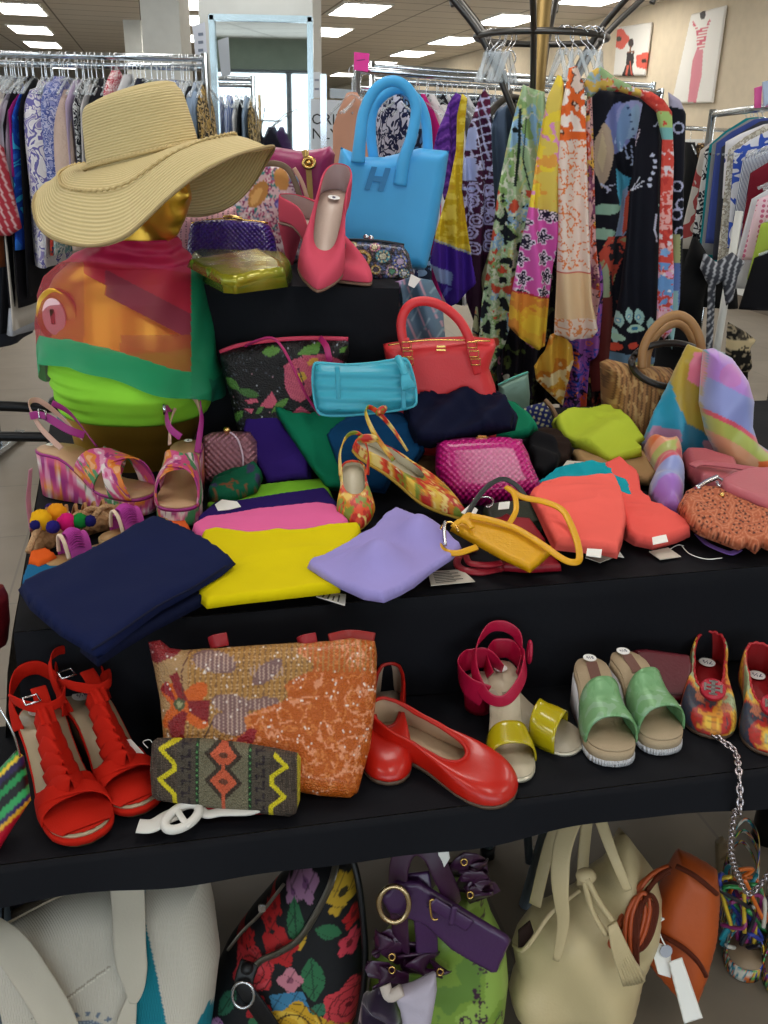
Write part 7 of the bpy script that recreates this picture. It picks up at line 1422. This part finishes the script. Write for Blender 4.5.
# quilted floral bag
def rose(p, cx, cy, r, c, dk, lt=None):
    p.flower(cx, cy, r, 6, c, None, .4, .22); d = np.hypot(p.x-cx, p.y-cy); a = np.arctan2(p.y-cy, p.x-cx)
    if lt: p.put((d < r*.8) & (np.sin(a*3+d*.35) > .4), lt, .7)
    p.put((d < r*.9) & (np.abs(((d/r*3+a/6.28*1.0) % 1)-.5) < .08), dk); p.put(d < r*.1, dk)
def qlt(x, y):
    p = Paint(x, y, '0B0C12')
    for cx, cy, r in ((310, 866, 14), (298, 874, 9)): p.flower(cx, cy, r, 5, 'A8789C', '7A4A78', .3)
    p.leaf(300, 876, 306, 914, 17, '2A6A44', '17402A').leaf(318, 926, 321, 968, 23, '2A6A44', '17402A').leaf(322, 898, 346, 908, 14, '2A6A44').leaf(228, 986, 246, 960, 14, '2E6A50', '17402A').ell(267, 990, 9, 8, 0, '2E6A44').ell(327, 976, 10, 6, -15, '2E6A50')
    p.flower(347, 872, 17, 5, 'C8A02A', '3A3018', .6).flower(342, 884, 8, 4, 'C8A02A'); p.leaf(306, 920, 314, 904, 4, 'C8A02A')
    for cx, cy, r in ((280, 888, 9), (276, 898, 10), (288, 918, 19), (247, 924, 9), (256, 918, 7), (356, 900, 10)): p.flower(cx, cy, r, 5, 'B01A1E', '6A0C10', cx)
    rose(p, 262, 942, 22, 'C43038', '5A0E14', 'D8505A'); p.flower(298, 948, 13, 4, 'C07888', '8A4A60'); p.flower(353, 922, 12, 5, 'C83A4C', '6A1018'); rose(p, 352, 980, 26, 'C83A44', '6A1018'); p.flower(267, 975, 13, 5, 'A8161E', '6A0C10')
    p.poly([(278, 962), (310, 958), (318, 978), (300, 985), (282, 978)], '3A7AA0'); rose(p, 302, 1000, 33, 'C89A1E', '5A3E10', 'E0BC4A'); rose(p, 334, 1008, 20, 'B88A1E', '5A3E10'); rose(p, 226, 1012, 24, 'B07CB0', '6A3A70', 'C8A0C8'); p.leaf(212, 1000, 218, 972, 9, 'C8A02A').flower(205, 1014, 10, 5, 'C8A02A')
    p.put((((x*.9+y*.5) % 13) < .7) | (((x*.5-y*.9) % 13) < .7), '08080C', .6); return p
t, pl = fbag('quilted_floral_bag', 'black quilted bag printed with big roses, zip across, on the floor beside the tote', 1.17, [(196, 1060), (200, 1010), (212, 975), (228, 940), (252, 908), (282, 874), (312, 855), (334, 850), (350, 850), (357, 866), (363, 915), (366, 960), (362, 1000), (352, 1052), (280, 1066)], mat(vc=True, rough=.7, bump=('noise', 30, .3)), -4, 10, .16, col=qlt, res=.0024, rim=.07)
ZIPM = mat('8A8478', .35, .8, bump=('wave', 200, .8))
tube('zip', [pl.P(*q) for q in [(338, 852, .05), (332, 880, .085), (318, 910, .09), (300, 938, .092), (280, 952, .092), (262, 960, .09), (250, 972, .088)]], .0055, ZIPM, t, 8, flat_=.6); tube('piping', [pl.P(*q) for q in [(350, 851, .035), (358, 880, .05), (364, 930, .05), (365, 970, .05), (360, 1010, .05), (350, 1050, .05)]], .006, leather('101014'), t, 8)
tube('pocket_zip', [pl.P(*q) for q in [(284, 884, .06), (262, 912, .07), (242, 932, .07), (228, 950, .06)]], .003, ZIPM, t, 6); box('zip_pull', pl.P(336, 856, .07), (.012, .008, .03), SILVER, t); box('zip_pull', pl.P(262, 908, .085), (.012, .006, .016), SILVER, t)
ribbon('strap', [pl.P(250, 962, .09), pl.P(244, 985, .10), pl.P(256, 1005, .10), pl.P(280, 1040, .09)], .032, .006, leather('0C0C10'), t, face=pl.n); tube('ring', [pl.P(243+11*math.cos(a), 995+13*math.sin(a), .108) for a in np.linspace(0, 2*PI, 18, endpoint=False)], .003, SILVER, t, 6, 0, True); sphere('zip_stop', pl.P(247, 968, .10), .011, leather('101014'), t, 8)
# purple and green bag
def pgb(x, y):
    p = Paint(x, y, '7A9A3C'); n = fbm(x/26, y/26, 271); p.put(n > .55, '8FAE50'); p.put(n < .4, '64883A'); p.line([(460, 985), (457, 1040)], 1.5, '3A1A34').line([(476, 960), (474, 1060)], 1.2, '3A1A34').line([(484, 1000), (498, 990), (500, 1002), (492, 1018)], 1.4, '3A1A34').line([(486, 996), (488, 1015)], 1.2, '3A1A34')
    p.put(np.abs(np.hypot(x-462, y-990)-5) < .9, '3A1A34'); m_ = fbm(x/4, y/4, 277); p.put((np.abs(x-476) < 7) & (m_ > .6), '3A1A34'); p.put((y > 1015) & (m_ > .68), '3A1A34'); return p
PUR = leather('3A1838', rough=.35, coat=.3); t, pl = fbag('purple_green_bag', 'green drawstring bag with purple patent belt, ring and ruffled top on the floor', 1.17, [(372, 955), (390, 930), (430, 900), (455, 870), (475, 865), (484, 890), (492, 915), (505, 940), (508, 975), (504, 1010), (492, 1064), (380, 1064), (368, 1000)], VCS, 0, 10, .15, col=pgb, res=.003, rim=.06, wr=.006, wf=8)
PUV = leather('40204E', rough=.35, coat=.3)
for k_, (x0, y0, w_) in enumerate(((392, 945, 32), (385, 975, 24), (425, 965, 34), (470, 870, 24), (478, 890, 18))):
    pts = [pl.P(x0+w_*(u-.5)+3*math.sin(u*9+k_), y0+7*math.sin(u*11+k_*2)+(u-.5)*10, .085+.018*math.sin(u*14+k_)) for u in np.linspace(0, 1, 9)]; ribbon('ruffle', pts, .045, .005, PUR, t, face=pl.n)
ribbon('handle', [pl.P(*q) for q in [(402, 950, .09), (399, 915, .12), (398, 880, .12), (401, 860, .12), (409, 848, .12), (420, 846, .12), (432, 854, .12), (441, 872, .12), (450, 892, .11), (454, 905, .10)]], .032, .008, PUR, t, face=lambda q: (-.6+1.2*q, -.8, .3))
ribbon('handle', [pl.P(*q) for q in [(418, 872, .11), (422, 900, .12), (426, 930, .12), (427, 952, .11)]], .036, .007, PUV, t, face=pl.n)
be = puff('belt_tab', [(380, 896), (396, 880), (418, 880), (508, 935), (511, 940), (497, 972), (490, 972), (452, 950), (425, 925), (400, 915), (388, 912)], pl.off(.125), .014, PUV, t, rim=.006)
ribbon('belt_strap', [pl.P(*q, .14) for q in [(431, 902), (450, 914), (470, 926)]], .022, .004, PUV, t, face=pl.n); ribbon('belt_loop', [pl.P(451, 925, .144), pl.P(455, 906, .144)], .009, .004, PUV, t, face=pl.n)
tube('buckle', [pl.P(*q, .142) for q in [(434, 899), (430, 902), (432, 918), (438, 919)]], .002, GOLD, t); tube('gold_ring', [pl.P(394+15*math.cos(a), 904+18*math.sin(a), .145) for a in np.linspace(0, 2*PI, 22, endpoint=False)], .0045, mat('C8B088', .25, 1.), t, 8, 0, True)
puff('hanging_tag', [(440, 843), (448, 846), (450, 858), (444, 868), (436, 876), (437, 856)], pl.off(.12), .003, PAPER, t, rim=.001)
for x, y in ((392, 957), (392, 970), (440, 972), (470, 895), (464, 862)): tube('eyelet', [pl.P(x+3*math.cos(a), y+3.4*math.sin(a), .115) for a in np.linspace(0, 2*PI, 12, endpoint=False)], .0018, GOLD, t, 6, 0, True)
tie = puff('white_tie', [(392, 990), (412, 984), (436, 972), (437, 990), (430, 1030), (405, 1040), (400, 1010)], pl.off(.13), .035, C('B8B0C0'), t, wr=.006, wf=18); tube('tie_knot', [pl.P(385, 985, .13), pl.P(390, 996, .14), pl.P(402, 990, .14)], .010, C('C8BCB4'), t)
puff('purple_cloth', [(362, 1000), (380, 988), (395, 1000), (408, 1040), (380, 1060), (352, 1056)], pl.off(.11), .05, mat('241030', .3, sheen=.5), t, wr=.012, wf=30, wdir=60)
# cream hobo bag
t, pl = fbag('cream_leather_bag', 'large cream slouchy leather bag with two handles and a tassel on the floor', 1.205, [(512, 940), (532, 912), (556, 900), (575, 892), (588, 876), (604, 862), (622, 830), (640, 852), (655, 872), (662, 900), (658, 930), (648, 965), (636, 1006), (622, 1026), (575, 1030), (530, 1028), (512, 1004), (508, 985), (516, 965)], leather('C8B68C', rough=.5), -3, 8, .14, rim=.07, wr=.012, wf=7, wdir=35, seed=5)
CL = leather('C4B28A', rough=.5)
ribbon('handle', [pl.P(*q) for q in [(556, 960, .095), (563, 925, .10), (560, 885, .10), (562, 850, .08), (572, 820, .05), (584, 805, .02)]], lambda q: .012+.02*min(1, q*2.2), .006, CL, t, face=lambda q: (-.3-.3*q, -.9, 0)); ribbon('handle', [pl.P(*q) for q in [(535, 905, .03), (543, 870, .02), (552, 838, .0), (566, 812, -.01)]], .022, .006, CL, t, face=(-.5, -.8, 0))
ribbon('handle', [pl.P(*q) for q in [(628, 890, .09), (616, 862, .085), (604, 830, .06), (596, 806, .03)]], lambda q: .014+.008*q, .006, CL, t, face=pl.n); ribbon('handle', [pl.P(*q) for q in [(582, 885, .0), (584, 850, -.02), (588, 812, -.03)]], .022, .006, CL, t, face=(.2, -.9, 0))
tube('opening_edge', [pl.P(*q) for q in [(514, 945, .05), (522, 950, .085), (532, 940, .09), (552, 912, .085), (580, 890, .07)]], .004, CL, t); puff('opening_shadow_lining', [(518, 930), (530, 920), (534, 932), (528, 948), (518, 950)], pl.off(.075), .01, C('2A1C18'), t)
kn = sphere('tassel_knot', pl.P(586, 876, .10), .017, CL, t, 8, (1, .8, .8)); tube('tassel_cord', [pl.P(*q, .11) for q in [(587, 878), (598, 900), (612, 920)]], .005, CL, t); tube('tassel_cord', [pl.P(*q, .108) for q in [(584, 880), (592, 910), (606, 935)]], .005, CL, t)
for i in range(14):
    u = i/13; tube('tassel_strand', [pl.P(609+6*u, 922+4*(1-u), .115), pl.P(614+14*u, 950+5*(1-u), .118), pl.P(624+20*u, 985-8*u+4*math.sin(i*3), .10)], .0032, CL, t, 5, 3)
# orange bag with tied cords and tags
ORG = leather('B4511C', rough=.5, bump=('noise', 90, .15)); t, pl = fbag('orange_leather_bag', 'orange leather bag with coiled braided cord and two white tags on the floor', 1.22, [(678, 850), (700, 860), (717, 870), (720, 895), (718, 930), (708, 970), (692, 1012), (680, 1000), (650, 965), (640, 950), (646, 925), (660, 885)], ORG, -8, 16, .10, rim=.04, wr=.002)
BRD = mat('7A2E10', .6, bump=('wave', 160, 1.)); tube('braid_line', [pl.P(676, 866, .045), pl.P(695, 876, .055), pl.P(717, 894, .04)], .0045, BRD, t); tube('braid_line', [pl.P(650, 930, .05), pl.P(680, 946, .058), pl.P(698, 962, .05), pl.P(706, 976, .04)], .0045, BRD, t)
for i, (dx, dy) in enumerate(((0, 0), (7, 2), (-5, 4), (4, 6))):
    tube('coiled_cord', [pl.P(*q) for q in [(668+dx*.3, 866+dy, .095), (650+dx, 876+dy, .115), (632+dx, 902+dy, .125), (618+dx, 932+dy, .130), (616+dx, 946, .135), (632+dx, 950, .140), (644+dx, 935, .140), (650+dx, 905+dy, .135), (642+dx, 893+dy, .135), (632+dx, 915, .143), (630+dx, 945, .145), (634+dx*.5, 974, .135)]], .0042, BRD if i % 2 else leather('A8481C'), t, 6)
tube('tag_string', [pl.P(*q, .085) for q in [(658, 918), (664, 919), (657, 924), (660, 935), (665, 945)]], .0014, PAPER, t, 6)
for nm, c4, h in (('white_tag', [(651, 948), (660, 943), (671, 948), (671, 978), (658, 974)], .075), ('white_tag', [(668, 962), (682, 957), (703, 1018), (684, 1024)], .085)):
    puff(nm, c4, pl.off(h), .003, PAPER, t, rim=.001)
puff('grey_sticker', [(660+6.5*math.cos(a)+6, 951+6.5*math.sin(a)) for a in np.linspace(0, 2*PI, 16, endpoint=False)], pl.off(.082), .003, mat('A8ACB8', .5), t, rim=.001)
# multicoloured strappy sandals at the right
def mk(P):
    n = fbm(P[:, 0]*70, P[:, 1]*70+P[:, 2]*60, 281); p = Paint(P[:, 0], P[:, 1], '2A3A8A')
    for lo, hi, c in ((.0, .34, 'C8C4B8'), (.34, .40, '1E7A8C'), (.40, .45, 'C8601E'), (.45, .50, '1A1A2A'), (.50, .55, '3A9A4A'), (.55, .60, '8A2A6A'), (.60, .66, 'D8B83A'), (.66, 1, '3A4AA8')): p.put((n >= lo) & (n < hi), c)
    return p.c
for lb, hp, tp, sd in (('multicoloured strappy wedge sandal on the floor right of the orange bag', PZ(728, 905, .003), PZ(747, 982, .003), 1), ('multicoloured strappy sandal at the right border of the floor', PZ(776, 905, .003), PZ(785, 1000, .003), -1)):
    s = Shoe('strappy_sandal', lb, hp, tp, 'wide', .075, .03, sd, 0, .95, 'shoe', 'multicoloured strappy sandals'); o = s.slab('wedge_sole', VCG, wedge=True); refine(o, 2); painted(o, mk); s.slab('footbed', leather('8E7A62'), .003, .003, .012)
    for a, b in ((.50, .78), (.78, .50), (.62, .66), (.36, .60), (.60, .36)): q = s.band('strap', VCG, a, b, .09, .09, .055, .003); refine(q, 1); painted(q, mk)
    for r_, z_ in ((.16, .07), (.15, .10), (.14, .13)): q = s.strap('ankle_loop', VCG, [(-r_, .35, z_*.5), (-r_, .12, z_), (0, -.02, z_+.03), (r_, .12, z_), (r_, .35, z_*.5), (0, .42, z_*.6), (-r_, .35, z_*.5)], .009); painted(q, mk)
    puff('heel_counter', [(715, 842), (722, 836), (733, 846), (738, 870), (736, 900), (724, 902), (716, 880)], standY(728, 890, hp.y-.01, 0, 5), .02, leather('8E7C60'), None, rim=.006).parent = None
for o in [o for o in bpy.data.objects if o.name.startswith('heel_counter')][1:]: bpy.data.objects.remove(o)
o = bpy.data.objects['heel_counter']; tg_ = [q for q in bpy.data.objects if q.name == 'strappy_sandal'][0]; o.parent = tg_; o.matrix_parent_inverse = tg_.matrix_world.inverted()
for i in range(16):
    pts = [PY(rnd.uniform(718, 766), rnd.uniform(868, 950), 1.36+rnd.uniform(-.03, .04)) for _ in range(4)]; tag(tube('loose_strap', pts, .0045, mat(('2A3A9A', 'C8C4B8', 'D86A1E', '2E8A4A', '8A2A6A', '1E8A9C', 'D8B83A', '1A1A2A')[i % 8], .3, coat=.4), None, 6), 'thin multicoloured strap in the tangle above the strappy sandals', 'strap', 'loose sandal straps')
box('b', (0, 0, -5), (.001,)*3, BLKMET).name = 'zz'; bpy.data.objects.remove(bpy.data.objects['zz'])
t = thing('black_rack_foot', tuple(PZ(764, 832, 0)), 'black cylindrical foot on the floor at the right border under the lower table', 'foot'); q = PZ(766, 838, 0); loft('foot_cylinder', [[(q.x+r*math.cos(a), q.y+r*math.sin(a), z) for a in np.linspace(0, 2*PI, 24, endpoint=False)] for r, z in ((.035, 0), (.035, .13), (.02, .14), (.014, .5))], BLKMET, t)
